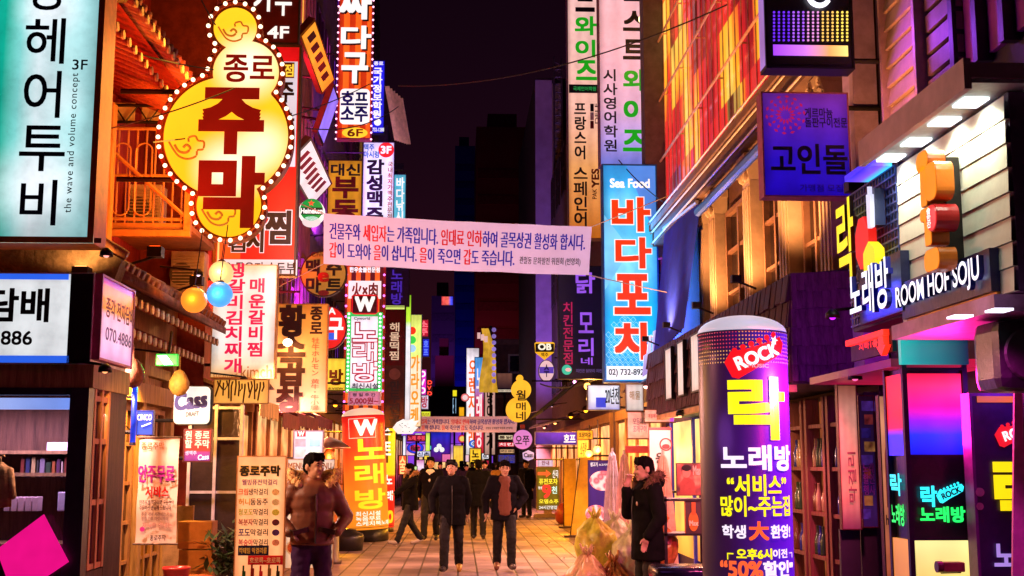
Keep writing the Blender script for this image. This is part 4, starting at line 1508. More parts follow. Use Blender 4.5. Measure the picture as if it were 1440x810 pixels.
# crowd far down the street: two figures copied
proto = person('far walker in a dark violet coat, leftmost head of the distant crowd', stand(619, 46), R(10), (.02, .012, .03), BLACK, h=1.68, J=walkJ(1, .2), hem=.6, coat_k=1.05, hair='bob', fine=False, group='walkers in the distant crowd')
spots = [(631, 50, 175, 1.72, 'far walker seen from behind, second head of the distant crowd'), (641, 47, -10, 1.66, 'far walker just left of the amber house shaped sign'),
         (649, 52, 185, 1.74, 'far walker under the amber house shaped sign'), (656, 46, 8, 1.6, 'short far walker left of the broad black coat'),
         (682, 40, -12, 1.72, 'far walker with loose hair right of the broad black coat'), (694, 44, 170, 1.66, 'far walker between the two black coats and the man with the brown shirt'),
         (702, 37, 186, 1.7, 'far walker in a pale coat behind the man with the brown shirt'), (600, 54, 5, 1.66, 'far walker left of the man in the long black coat'), (664, 55, 0, 1.7, 'farthest walker under the yellow syllable sign')]
for px, Y, a, h, lab in spots:
    c = copy_tree(proto)
    c['label'] = lab
    c.location = (atY(px, 650, Y).x, Y, 0)
    FOLK.append(c)
    c.rotation_euler = (0, 0, R(a))
    c.scale = (h / 1.74,) * 3
    if 'pale' in lab:
        pale = c
finish()
for ch in pale.children:
    if ch.name.startswith('coat'):
        ch.data = ch.data.copy()
        ch.data.materials[0] = mat((.35, .2, .12), .8)
bpy.data.scenes.remove(TMP)
# ------------------------------------------------------------------ signs, left row
INK = mat((.01, .009, .012), .5)
NAVY = mat('1a1f5c', .5)
def G(c, s=1.0, **k):
    return glow(c, s, k.pop('var', .06), **k)
WHITE_G = G('f4f2ee', .95)

# 1 tall pale hair salon sign
s = Sign('hair_salon_sign', 'huge pale turquoise lit hair salon sign with dark blue brush letters, orange metal edge', (-95, -75, 143, 342), 9.6)
s.case(glow([(0, '0a8a78'), (.40, '10a890'), (.50, '7accc8'), (.62, 'dceef4'), (.78, 'b2dcdf'), (1, '92ced2')], .95, .16, 1.2, light=True, axis='x', hot=[(.22, 1.95, .34, 'eef6fc'), (.2, .45, .5, 'f0f6fc'), (.3, 1.2, .3, 'd4ecf0')]), th=.3, frame='c8641c', fw=.05, lip=.03)
hn = mat('10164a', .5)
for ch, b in (('영', (40, -48, 88, 15)), ('헤', (37, 27, 92, 90)), ('어', (35, 101, 86, 166)), ('투', (29, 178, 92, 241)), ('비', (30, 254, 80, 317))):
    s.t(ch, b, hn, bold=.012)
s.t('3F', (103, 85, 124, 99), hn, bold=.015)
s.t('the wave and volume concept', (96, 104, 109, 300), mat('3f5f6c', .5), rot=90, bold=.004, spacing=1.15)
s.panel((-95, 334, 143, 341), mat((.20, .08, .06), .6), 2, 'rail')
s.arms(-3.9)
light('AREA', 'lamp', s.root, (.2, -.12, s.h * .4), 'a8e8e0', 40, (1.2, 2), Vector((0, -1, -.1)))

# 2 gourd sign with chasing bulbs
YG = 13.0
s = Sign('gourd_sign', 'big yellow gourd shaped tavern sign ringed with bulbs and brown brush letters', (226, 4, 410, 338), YG)
circ = [(331, 40, 34), (346, 102, 50), (318, 192, 91), (322, 289, 49)]
cl = []
for cx, cy, r in circ:
    x, z = s.loc(cx, cy)
    cl.append((x, z, s.loc(cx + r, cy)[0] - x))
def outline(grow=0):
    pts = []
    def ok(x, z, i):
        return all((x - a) ** 2 + (z - b) ** 2 >= (c + grow) ** 2 - 1e-6 for j, (a, b, c) in enumerate(cl) if j != i)
    for i, (a, b, c) in enumerate(cl):
        for k in range(61):
            q = R(90 - 180 * k / 60)
            x, z = a + (c + grow) * math.cos(q), b + (c + grow) * math.sin(q)
            if ok(x, z, i):
                pts.append((x, z))
    for i in range(len(cl) - 1, -1, -1):
        a, b, c = cl[i]
        for k in range(1, 60):
            q = R(-90 - 180 * k / 60)
            x, z = a + (c + grow) * math.cos(q), b + (c + grow) * math.sin(q)
            if ok(x, z, i):
                pts.append((x, z))
    return pts
pts = outline()
MB().prism(pts, .0, .30).build('casing', mat((.42, .12, .03), .5, .3), s.root)
h1, h2, h3 = s.loc(350, 92), s.loc(368, 205), s.loc(322, 238)
gm_ = glow([(0, 'fcae16'), (1, 'ffbe20')], 1.2, .05, 1.2, light=True, hot=[(h1[0], h1[1], .52, 'fffbe0'), (h2[0], h2[1], .44, 'fff6c8'), (h3[0], h3[1], .5, 'fffae0')])
MB().prism(outline(-.03), -.012, .001).build('face', gm_, s.root)
q = outline(.02)
MB().tube([(x, -.03, z) for x, z in q], .028, 6, closed=True).build('rim', mat((.45, .08, .03), .5, .3), s.root)
ds = [0]
for i in range(len(q)):
    a, b = q[i], q[(i + 1) % len(q)]
    ds.append(ds[-1] + math.hypot(a[0] - b[0], a[1] - b[1]))
bp, nb = [], 62
for i in range(nb):
    d = ds[-1] * i / nb
    j = max(k for k in range(len(q)) if ds[k] <= d)
    f = (d - ds[j]) / max(1e-6, ds[j + 1] - ds[j])
    a, b = q[j], q[(j + 1) % len(q)]
    bp.append((a[0] + (b[0] - a[0]) * f, a[1] + (b[1] - a[1]) * f))
s.bulbs(bp, .024, glow('ffe4b8', 2.6, 0, light=False), y=-.055)
dr = glow('8c1408', .55, .15, 3)
s.t('종로', (316, 79, 386, 116), dr, lay=6, bold=.03)
s.t('주', (285, 129, 367, 213), dr, lay=6, bold=.075)
s.t('막', (284, 225, 367, 316), dr, lay=6, bold=.075)
orn = glow('c8741a', .6, .1)
def cloud(cx, cy, k):
    a = [(cx - 22 * k, cy - 8 * k), (cx - 16 * k, cy + 2 * k), (cx - 8 * k, cy + 12 * k), (cx + 4 * k, cy + 16 * k), (cx + 16 * k, cy + 12 * k), (cx + 18 * k, cy + 4 * k), (cx + 26 * k, cy + 2 * k), (cx + 27 * k, cy - 8 * k), (cx + 19 * k, cy - 10 * k), (cx + 15 * k, cy - 16 * k), (cx + 6 * k, cy - 14 * k), (cx + 6 * k, cy - 8 * k)]
    s.line(a, .013 * k, orn)
    b = [(cx - 14 * k, cy - 4 * k), (cx - 8 * k, cy + 5 * k), (cx + 2 * k, cy + 7 * k), (cx + 8 * k, cy + 1 * k), (cx + 3 * k, cy - 4 * k), (cx - 2 * k, cy)]
    s.line(b, .016 * k, orn)
cloud(326, 45, .85); cloud(260, 208, 1.0); cloud(305, 302, .95)
for z in (.5, 1.5):
    MB().tube([(-.55, .15, z + .2), (-1.2, .15, z + .2)], .03, 6).build('bracket', STEEL, s.root)
light('AREA', 'lamp', s.root, (0, -.25, 1.2), 'ffb040', 70, (1.1, 1.8), Vector((0, -1, -.25)))
light('AREA', 'lamp', s.root, (0, .45, 1.2), 'ff9a38', 110, (1.1, 1.8), Vector((-.6, 1, -.1)))

# 3 boards of the stew restaurant
s = Sign('upper_floor_board', 'dark brown board marked 4F above the red and white stew sign', (345, -70, 422, 62), 17.0)
s.case(mat('5a1712', .6, 0, .3, 3), th=.12, fw=.02)
s.t('가', (328 + 30, -22, 384, 16), WHITE_G, bold=.04)
s.t('부', (388, -20, 410, 22), WHITE_G, bold=.04)
s.t('4F', (377, 38, 406, 54), WHITE_G, bold=.04)
s.arms(-3.45, 2)
s = Sign('stew_sign', 'large red and white lit stew sign partly hidden behind the yellow gourd sign', (292, 63, 420, 388), 17.05)
s.case(glow('e01418', .95, .12, 1.2, light=True), th=.2, frame='4a2a22', fw=.03, fmat=mat((.09, .05, .04), .5))
s.panel((293, 86, 417, 234), glow('cfd2e2', .85, .1), 1)
s.panel((293, 234, 340, 364), glow('e8501a', .9, .1), 1)
s.panel((293, 365, 418, 387), glow('d9d4dc', .85, .1), 1)
s.panel((397, 88, 414, 110), mat('6b3a1c', .5), 2)
s.t('점', (400, 91, 413, 108), glow('f5d040', .9, 0), 5)
s.t('주', (392, 117, 413, 144), mat('2a0f1a', .5), bold=.05)
s.t('막', (392, 160, 413, 190), mat('2a0f1a', .5), bold=.05)
s.t('전문', (388, 205, 413, 216), mat('b8283a', .5))
wo = glow('ece4ec', .8, 0)
for ch, b in (('김', (322, 335, 345, 354)), ('치', (348, 318, 370, 354)), ('찜', (375, 298, 408, 342))):
    s.t(ch, b, wo, lay=3, bold=.13)
    s.t(ch, b, mat('200a12', .5), lay=5, bold=.055)
s.t('한우 묵은지 순두부', (300, 369, 415, 385), mat('241420', .5), bold=.02)
s.arms(-3.45, 3)

# 4 spicy rib sign
s = Sign('rib_stew_sign', 'white lit sign with two columns of crimson letters under the red stew sign', (298, 372, 388, 532), 16.2)
s.case(glow([(0, 'f0b860'), (.12, 'eedcc0'), (.3, 'e4e2df'), (.9, 'e4e0d8'), (1, 'eed8a8')], .92, .1, light=True), th=.2, frame='c49a5a', fw=.012)
cr = glow('d4104c', .85, 0)
s.v('매운갈비찜', (350, 392, 372, 501), cr, bold=.045, lead=1.05)
s.v('생갈비김치찌개', (318, 371, 343, 524), cr, bold=.045, lead=1.05)
s.t('kimchi', (339, 514, 386, 532), mat('d08a3a', .5), bold=.0)
s.t('steamed', (300, 524, 334, 531), mat('d08a3a', .5), bold=0)
s.arms(-3.4)

# 5 beef tripe sign
s = Sign('beef_tripe_sign', 'peach coloured sign with brown brush letters and a red Japanese column', (372, 427, 460, 580), 19.0)
s.case(glow([(0, 'e9b089'), (.4, 'e8a46a'), (.8, 'd98a38'), (1, 'c9772a')], .85, .12), th=.16, frame='a4703a', fw=.015)
bw = mat('2d0d0a', .6)
for ch, b in (('황', (394, 431, 428, 472)), ('소', (391, 472, 428, 500)), ('곱', (392, 505, 427, 541)), ('창', (390, 545, 424, 578))):
    s.t(ch, b, bw, bold=.075)
s.v('종로', (437, 432, 453, 469), bw, bold=.05)
s.v('牡牛ホルモン', (438, 475, 449, 528), mat('c03a1c', .5), bold=.012)
s.v('黄牛・牛小腸', (437, 533, 449, 577), mat('c03a1c', .5), bold=.012)
s.arms(-3.4)
p = s.loc(408, 484)
lm = MB().ell((p[0], -.28, p[1]), (.075, .075, .06), 10).build('spotlight', glow('fff0d0', 3.5, 0), s.root, True)
MB().tube([(p[0] - .1, .0, p[1] + .06), (p[0] - .02, -.22, p[1] + .04)], .012, 5).build('lamp_arm', mat('d0a070', .4, .3), s.root)
light('POINT', 'lamp', lm, (p[0], -.40, p[1] - .1), 'ffb060', 45, .05)

# 6 small round and square signs around it
s = Sign('round_beer_sign', 'brown and gold round beer mart sign below the banner end', (422, 352, 488, 418), 21.0)
s.disc(455, 385, 33, mat('3a2416', .5), 0, 'casing', th=.12)
s.disc(455, 385, 31, glow('a8702a', .75, .25, 2), 1, 'face')
s.t('맥 주', (431, 366, 480, 387), INK, bold=.06)
s.t('마 트', (431, 391, 480, 411), INK, bold=.06)
s.t('e', (448, 384, 462, 396), mat('a02a18', .5), lay=6, bold=.05)
s.disc(455, 412, 8, mat('8a1f18', .5), 3, 'badge', ry=4)
s.t('Chicken', (438, 355, 472, 361), mat('54301a', .5), bold=.02)
s.th = .1
s.arms(-3.4, 1)
s = Sign('green_beer_sign', 'small round green beer sign with a red star, left end of the long banner', (420, 279, 458, 322), 18.6)
s.disc(438, 298, 18.5, G('e8f0e8'), 0, 'casing', th=.1)
s.disc(438, 295, 16, glow('17933c', .9, .1), 1, 'face')
s.panel((423, 292, 454, 302), mat((.012, .05, .02), .4), 2)
s.t('Heineken', (423.5, 293.5, 453.5, 300.5), G('f4f4f0'), 5, bold=.05)
x, z = s.loc(438, 286)
st = [(x + (.055 if k % 2 == 0 else .022) * math.sin(math.pi * k / 5), z + (.055 if k % 2 == 0 else .022) * math.cos(math.pi * k / 5)) for k in range(10)]
MB().prism(st, -.02, -.014).build('star', G('f05030'), s.root)
s.disc(438, 312, 13, glow('e4e8ea', .8, .1), 1, 'panel', ry=8)
s.th = .1
s.arms(-3.4, 1)
s = Sign('red_round_sign', 'red round sign with one big white syllable between the tripe sign and the karaoke sign', (438, 430, 488, 492), 23.0)
s.disc(463, 461, 25, mat('6a1410', .5), 0, 'casing', th=.1, ry=31)
s.disc(463, 461, 23, glow('d81f1c', .95, .15), 1, 'face', ry=29)
s.t('당구', (442, 446, 482, 476), WHITE_G, bold=.06)
s.t('A', (462, 433, 472, 442), WHITE_G)
s.panel((460, 468, 474, 478), glow('2c5ad8', .9, 0), 2)
s.th = .1
s.arms(-3.4, 1)
s = Sign('yellow_room_sign', 'small yellow lit sign with orange syllable beside the karaoke sign', (458, 503, 487, 550), 24.6)
s.case(glow('f6c83a', .95, .1), th=.12, frame='3a2a20', fw=.02)
s.t('방', (464, 520, 482, 541), mat('c05a10', .5), bold=.06)
s.t('8 VIEW', (462, 545, 483, 548), mat('8a4a10', .5))
s.arms(-3.4)

# 7 tilted boards on the left fronts, leaning out over the street
def tilted(name, label, xt, xb, pts, mfront, extra=None):
    """pts: near top, far top, near bottom given on the photo; top edge at xt, bottom edge at xb"""
    a, b, c = atX(*pts[0], xt), atX(*pts[1], xt), atX(*pts[2], xb)
    d = Vector((c.x, b.y, c.z))
    c = Vector((c.x, a.y, c.z))
    b = Vector((xt, b.y, a.z))
    o_ = (c + d) / 2
    t = thing(name, label, 'sign', o_)
    off = Vector((-.10, 0, .04))
    P = [q - o_ for q in (c, d, b, a)]
    mb = MB().add(P + [q + off for q in P], [(7, 6, 5, 4), (0, 4, 5, 1), (1, 5, 6, 2), (2, 6, 7, 3), (3, 7, 4, 0)])
    mb.build('casing', mat('6a3a1c', .5, .3), t)
    n_ = (P[1] - P[0]).cross(P[3] - P[0]).normalized()
    e = n_ * .004
    I = lambda u, v: P[0].lerp(P[1], u).lerp(P[3].lerp(P[2], u), v)
    MB().add([I(.03, .06) + e, I(.97, .06) + e, I(.97, .94) + e, I(.03, .94) + e], [(0, 1, 2, 3)]).build('face', mfront, t)
    if extra:
        rr = random.Random(4)
        mb = MB()
        for i in range(extra[1]):
            u, v = .10 + .8 * i / extra[1], .25 + .1 * rr.random()
            mb.add([I(u, v) + e * 2, I(u + .5 / extra[1], v + .05) + e * 2, I(u + .5 / extra[1], v + .5) + e * 2, I(u, v + .45) + e * 2], [(0, 1, 2, 3)])
        mb.build('lettering', extra[0], t)
    br = MB()
    for u in (.15, .85):
        q = I(u, .5)
        br.tube([q, q + Vector((-3.4 - o_.x - q.x, 0, .1))], .025, 6)
    br.build('bracket', STEEL, t)
    return t
tilted('tilted_sign', 'orange slanted board with dark lettering high on the left house fronts', -2.32, -2.55, ((443, 26), (471, 112), (428, 66)), glow('f29a2a', .85, .2), (mat('4a1410', .5), 5))
tilted('tilted_sign', 'violet slanted board high on the left fronts, just under the orange slanted one', -2.40, -2.7, ((470, 118), (477, 138), (447, 190)), glow('9a7aff', .75, .3))
tilted('tilted_sign', 'white slanted board with scribbled colour strokes above the green beer sign', -2.45, -2.85, ((438, 193), (468, 240), (424, 268)), glow('e8e0e0', .85, .15), (mat('8a2a4a', .5), 7))
t = thing('louvred_screen', 'fan of pale louvred slats jutting out high beside the blue academy sign', 'screen', atY(556, 160, 40))
for i in range(6):
    a, b = atY(541 + i * 3.3, 121 + i * .3, 40) - t.location, atY(557 + i * 2.9, 197 - i * 1.6, 40) - t.location
    y = .0 + .25 * i
    MB().add([a + Vector((0, y, 0)), a + Vector((.16, y, 0)), b + Vector((.10, y, 0)), b + Vector((-.06, y, 0)), a + Vector((0, y + .05, 0)), a + Vector((.16, y + .05, 0)), b + Vector((.10, y + .05, 0)), b + Vector((-.06, y + .05, 0))],
             [(0, 1, 2, 3), (4, 7, 6, 5), (0, 4, 5, 1), (1, 5, 6, 2), (2, 6, 7, 3), (3, 7, 4, 0)]).build('slat', mat('d8b8a0', .5), t)
light('SPOT', 'lamp', t, (.3, -3, -2.5), 'ffc0d0', 420, .1, Vector((0, 1, .75)), 70)
MB().box(.15, -3.1, -2.7, .45, -2.9, -2.5).tube([(.3, -3, -2.6), (-1.5, -3, -2.6)], .03, 5).build('floodlight', STEEL, t)

# 8 tall orange beer hall sign
s = Sign('beer_hall_sign', 'tall orange striped sign with white slanted syllables edged by small lights', (475, -45, 524, 196), 26.0)
def stripes(key, c1, c2, wd, axis=0, emit=.9):
    def b(n, tc):
        sep = nd(n, 'SeparateXYZ')
        n.links.new(tc.outputs['Object'], sep.inputs[0])
        m_ = nd(n, 'Math', operation='MULTIPLY')
        m_.inputs[1].default_value = 1 / wd
        n.links.new(sep.outputs[axis], m_.inputs[0])
        fr = nd(n, 'Math', operation='FRACT')
        n.links.new(m_.outputs[0], fr.inputs[0])
        return ramp(n, fr.outputs[0], [(0, rgb(c1)), (.5, rgb(c2))], 'CONSTANT')
    return pattern(key, b, .4, emit)
s.case(stripes('st1', 'e8641a', 'b8300c', .26), th=.22, frame='b03a6a', fw=.03)
for ch, b in (('싸', (479, -14, 521, 26)), ('다', (481, 38, 521, 68)), ('구', (482, 76, 516, 116))):
    s.t(ch, (b[0] + 2, b[1] + 2, b[2] + 2, b[3] + 2), mat('2a0a14', .5), lay=4, bold=.07)
    s.t(ch, b, WHITE_G, lay=7, bold=.06)
s.panel((478, 125, 520, 175), WHITE_G, 1, r=.15)
s.t('호프\n소주', (480, 129, 517, 171), mat('14209a', .5), bold=.05, lead=.85)
s.disc(499, 187, 18, glow('f8cf30', .95, .1), 2, 'badge', ry=7.5)
s.t('6F', (489, 182, 510, 192), mat('a04a10', .5), bold=.04, lay=5)
ed = [(x_, z_) for z_ in [s.h * k / 26 for k in range(27)] for x_ in (-s.w / 2, s.w / 2)]
s.bulbs(ed, .022, glow('ffb0d8', 2.5, 0), y=-.02)
s.arms(-3.4, 3)
s = Sign('academy_sign', 'narrow blue vertical academy sign with white letters behind the orange beer hall sign', (521, 85, 541, 188), 32.0)
s.case(glow('2420d8', .95, .15), th=.15, frame='1a1a6a', fw=.02)
s.t('종로', (526, 87, 539, 92), WHITE_G)
s.v('국가정보학원', (525, 96, 537, 166), WHITE_G, bold=.05)
s.disc(531, 172, 5, WHITE_G, 2, 'badge')
s.t('732-1288', (524, 180, 540, 185), WHITE_G)
s.arms(-3.4, 2)

# 9 estate agent, craft beer, pale blue signs
s = Sign('estate_agent_sign', 'mustard yellow estate agent sign with red brown letters above the long banner', (460, 225, 509, 345), 27.0)
s.case(glow('c8861c', .85, .12), th=.15, frame='3a1c14', fw=.02)
s.t('대신', (466, 231, 506, 247), INK, bold=.05)
s.v('부동산', (468, 250, 503, 342), mat('7a1410', .5), bold=.06)
s.arms(-3.4)
s = Sign('craft_beer_sign', 'white lit beer sign with black brush letters and a red 3F disc', (510, 200, 554, 318), 30.0)
s.case(glow('dde2ea', .95, .1), th=.15, frame='5a5a6a', fw=.015)
s.t('맥주\n마시렁', (512, 203, 533, 222), mat('2a9ac0', .5), bold=.04)
s.disc(543, 211, 11, glow('e02424', .95, 0), 2, 'badge')
s.t('3F', (536, 206, 550, 216), WHITE_G, lay=5, bold=.05)
s.v('감성맥주', (516, 225, 539, 312), mat('14101c', .5), bold=.06)
s.v('국내최저가맥주전문점', (545, 228, 552, 308), mat('c02a3a', .5), bold=.03)
s.arms(-3.4)
s = Sign('pale_blue_sign', 'narrow pale blue sign behind the white beer sign with the 3F disc', (553, 245, 571, 318), 36.0)
s.case(glow('58b8d0', .85, .15), th=.15, frame='5a7a8a', fw=.02)
s.v('바다낚시', (557, 250, 568, 312), WHITE_G, bold=.05)
s.arms(-3.3)
s = Sign('violet_sign', 'dark violet unlit hanging sign just below the long banner', (541, 372, 576, 431), 33.0)
s.case(mat('2a0f6a', .5), th=.15, frame='1a0a3a', fw=.02)
s.v('노래방', (550, 380, 566, 428), glow('4a28b8', .7, 0), bold=.03)
s.arms(-3.4)

# 10 barbecue sign and karaoke stack
s = Sign('barbecue_sign', 'orange striped barbecue sign edged with small pink lights behind the karaoke sign', (484, 372, 541, 580), 28.0)
s.case(stripes('st2', 'e8661a', '5a140c', .22), th=.15, frame='d0481c', fw=.05)
s.t('한우숯불전문점', (492, 376, 534, 383), WHITE_G, bold=.05)
s.panel((490, 395, 536, 420), G('f2ddd8'), 1)
s.t('火×肉', (495, 398, 531, 419), mat('b8541a', .5), bold=.05)
s.bulbs([(x_, z_) for z_ in [s.h * k / 14 for k in range(15)] for x_ in (-s.w / 2 + .03, s.w / 2 - .03)], .026, glow('e070ff', 2.5, 0), y=-.03)
s.arms(-3.4, 3)
s = Sign('karaoke_sign', 'white karaoke sign framed by green chasing lights, red rounded W on top', (487, 439, 537, 552), 24.0)
s.case(glow('e9e4f0', .98, .08), th=.18, frame='2ab84a', fw=.085, fmat=glow('30c05a', .8, .2, 6))
s.t('Cyworld', (498, 446, 520, 451), mat('6a5a7a', .5), bold=.03)
for ch, b in (('노', (497, 455, 530, 480)), ('래', (497, 482, 530, 507)), ('방', (497, 511, 530, 536))):
    s.t(ch, b, mat('c81450', .5), lay=3, bold=.10)
    s.t(ch, b, G('f8e0ea', 1.0), lay=6, bold=.02)
s.t('최신시설', (495, 539, 532, 547), mat('3a2a5a', .5), bold=.04)
ed = []
for k in range(20):
    z_ = s.h * (k + .5) / 20
    ed += [(-s.w / 2 + .04, z_), (s.w / 2 - .04, z_)]
s.bulbs(ed, .022, glow('d0ffd8', 2.5, 0), y=-.03)
s.arms(-3.4)
s = Sign('w_sign', 'small red rounded sign with a white W on top of the green framed karaoke sign', (494, 414, 532, 442), 23.9)
x0, z0, x1, z1 = s.bx((494, 414, 532, 442))
s.panel(None, glow('d0101c', .95, .1), -6, 'casing', norm=(x0, z0, x1, z1), r=.2)
MB().box(x0 + .03, .02, z0 + .03, x1 - .03, .12, z1 - .03).build('casing', mat('5a0a10', .5), s.root)
s.t('W', (500, 418, 526, 437), WHITE_G, lay=-3, bold=.09)
s = Sign('price_sign', 'pinkish 5,000 won price board hanging under the green framed karaoke sign', (489, 550, 536, 570), 23.9)
s.case(glow('c77a9a', .75, .1), th=.06, frame='f0e0e0', fw=.02)
s.t('평 일 주 간', (496, 553, 528, 557.5), INK, bold=.04)
s.t('5,000원~', (492, 559, 532, 568.5), mat('a80f1c', .5), bold=.03)
s.arms(-3.4, 1)

# 11 beyond: braised seafood, dotted sign and neon boards
s = Sign('seafood_braise_sign', 'dull dark red and brown vertical sign under a pale green bar', (540, 431, 570, 602), 30.0)
s.case(mat('4a2a22', .6, 0, .4, 4), th=.15, frame='2a100c', fw=.02)
s.panel((541, 435, 569, 514), mat('5a0c10', .6, 0, .3, 4), 1)
s.panel((541, 430, 569, 435), glow('c8e070', .95, 0), 2, 'bar')
s.v('해물떡찜', (548, 454, 562, 506), glow('e8c8a8', .7, 0), bold=.02)
s.disc(555, 526, 8, mat('7a4a3a', .5), 2, 'badge')
s.v('만두전골', (548, 536, 562, 598), mat('1c0c0a', .5), bold=.05)
s.arms(-3.4)
s = Sign('green_edge_sign', 'thin tall pale sign with lime top between the dull red and dotted signs', (570, 415, 577, 600), 33.5)
s.case(glow([(0, 'd8dce4'), (.75, 'e4e8f0'), (.8, 'c0f040'), (1, '90d020')], .95, .1), th=.3, fw=0)
s.arms(-3.4)
s = Sign('dotted_sign', 'tall lit sign with red, green and pale blue discs above orange figures', (575, 442, 593, 600), 35.0)
s.case(glow([(0, 'f6e0c8'), (.6, 'f2ddc0'), (.62, 'd8f080'), (1, 'e0f070')], .98, .1), th=.2, frame='70a0c0', fw=.02)
for cy, c in ((465, 'f03018'), (478, '38c848'), (490, '9ac8e8')):
    s.disc(579.5, cy, 5.5, glow(c, 1, 0), 2, 'disc')
s.v('가라오케', (578, 500, 589, 596), glow('f0901c', .95, 0), bold=.06)
s.arms(-3.3)
for lab, px, Y, c, tx, tc_ in (
        ('red dotted small board high in the far left row', (589, 449, 603, 474), 42, 'b01430', '소주', 'ff6a7a'),
        ('deep blue small board beneath the red dotted board', (594, 476, 604, 502), 44, '1420c0', '호프', '5a7aff'),
        ('magenta video room sign with white slanted letters', (589, 519, 600, 556), 40, 'd02ac0', 'DVD', 'fff0ff'),
        ('pale round disc lettering board under the magenta video sign', (591, 555, 603, 576), 43, 'c8c0d8', '방', 'a02a40'),
        ('lime yellow strip board just above the second banner at its left', (588, 578, 606, 588), 45, 'd0e030', '맥주', '806010')):
    s = Sign('neon_board', lab, px, Y)
    s.case(glow(c, .95, .2), th=.15, frame='1a1a2a', fw=.02)
    if len(tx) > 1:
        s.v(tx, (px[0] + 2, px[1] + 3, px[2] - 2, px[3] - 3), G(tc_), bold=.06)
    else:
        s.t(tx, (px[0] + 2, px[1] + 3, px[2] - 2, px[3] - 3), G(tc_), bold=.06)
    s.arms(-3.0)
s = Sign('neon_lettering', 'glowing red DVD letters without a board in the far left row', (600, 534, 608, 557), 46)
s.t('D\nV\nD', (600.5, 535, 607.5, 556), glow('ff4030', 1.6, 0), th=.08)
MB().box(-s.w / 2, .03, 0, s.w / 2, .07, s.h).build('casing', mat((.03, .01, .02), .5), s.root)
s.th = .1
s.arms(-3.0)

# ------------------------------------------------------------------ banners over the street
def banner(label, px4, Y, tilt_px, ropes):
    """a cloth strip tied across the street; px4 corners on the photo"""
    a, b, c, d = [atY(x, y, Y) for x, y in px4]        # top left, top right, bottom right, bottom left
    o_ = (a + b + c + d) / 4
    t = thing('banner', label, 'banner', o_)
    A, B, C_, D = [q - o_ for q in (a, b, c, d)]
    n1, n2 = 24, 6
    mb = MB()
    def P(u, v):
        q = A.lerp(B, u).lerp(D.lerp(C_, u), v)
        q.y += .02 * math.sin(u * 17) * (.3 + v) + .015 * math.sin(u * 31 + v * 3)
        q.z -= .018 * math.sin(u * math.pi)
        return q
    for i in range(n1 + 1):
        for j in range(n2 + 1):
            mb.v.append(tuple(P(i / n1, j / n2)))
    for i in range(n1):
        for j in range(n2):
            k = i * (n2 + 1) + j
            mb.f.append((k, k + n2 + 1, k + n2 + 2, k + 1))
    return t, mb, P
CLOTH = mat((.80, .73, .84), .85, 0, .08, 1.5, .1)
BLUE_I, RED_I, BLK_I = mat((.016, .012, .42), .7, 0, .05, 2, 0), mat((.72, .012, .012), .7, 0, .05, 2, 0), mat('1a1018', .7, 0, .05, 2, 0)
L1_ = '건물주와 세입자는 가족입니다. 임대료 인하하여 골목상권 활성화 합시다.'
L2_ = '갑이 도와야 을이 삽니다. 을이 죽으면 갑도 죽습니다.'
L3_ = '관철동 문화발전 위원회 (번영회)'
def cmask(s_, reds):
    m_ = [0] * len(s_)
    for r_ in reds:
        i = -1
        while True:
            i = s_.find(r_, i + 1)
            if i < 0:
                break
            for k in range(len(r_)):
                m_[i + k] = 1
    return m_
def fill_banner(t, mb, P, res):
    mb.build('cloth', CLOTH, t, True)
    for s_, (u0, v0, u1, v1), mk, bo in ((L1_, (.022, .17, .978, .50), cmask(L1_, ['세입자', '임대료', '인하']), .05), (L2_, (.022, .56, .715, .87), cmask(L2_, ['갑', '을']), .05), (L3_, (.735, .66, .965, .83), [0] * len(L3_), .02)):
        o_ = write(t, s_, (0, 0, 1, 1), [BLUE_I, RED_I] if s_ is not L3_ else [BLK_I], y=0, bold=bo, mats=mk)
        me = o_.data
        for v in me.vertices:
            u, w_, e = v.co.x, v.co.z, v.co.y
            q = P(u0 + (u1 - u0) * u, v1 + (v0 - v1) * w_)
            v.co = (q.x, q.y - .006 + e * .3, q.z)
t, mb, P = banner('long white banner of blue and red writing hung across the street', ((455, 300), (832, 319), (828, 387), (455, 371)), 18.0, 0, 0)
fill_banner(t, mb, P, 2)
for (px, py), (X, z) in (((455, 300), (-3.4, 6.0)), ((455, 371), (-3.35, 4.0)), ((832, 319), (3.5, 5.9)), ((828, 387), (3.5, 4.2))):
    a = atY(px, py, 18.0) - t.location
    b = Vector((X, 18.2, z)) - t.location
    MB().tube([a, b], .008, 5).build('rope', mat((.5, .4, .3), .8), t)
t, mb, P = banner('second white banner with the same writing, small and far down the street', ((562, 585), (728, 585), (726, 608), (562, 606)), 41.0, 0, 0)
fill_banner(t, mb, P, 2)
for (px, py), X in (((562, 585), -3.3), ((728, 585), 3.4)):
    a = atY(px, py, 41) - t.location
    MB().tube([a, Vector((X, 41, 3.6)) - t.location], .012, 5).build('rope', mat((.5, .4, .3), .8), t)

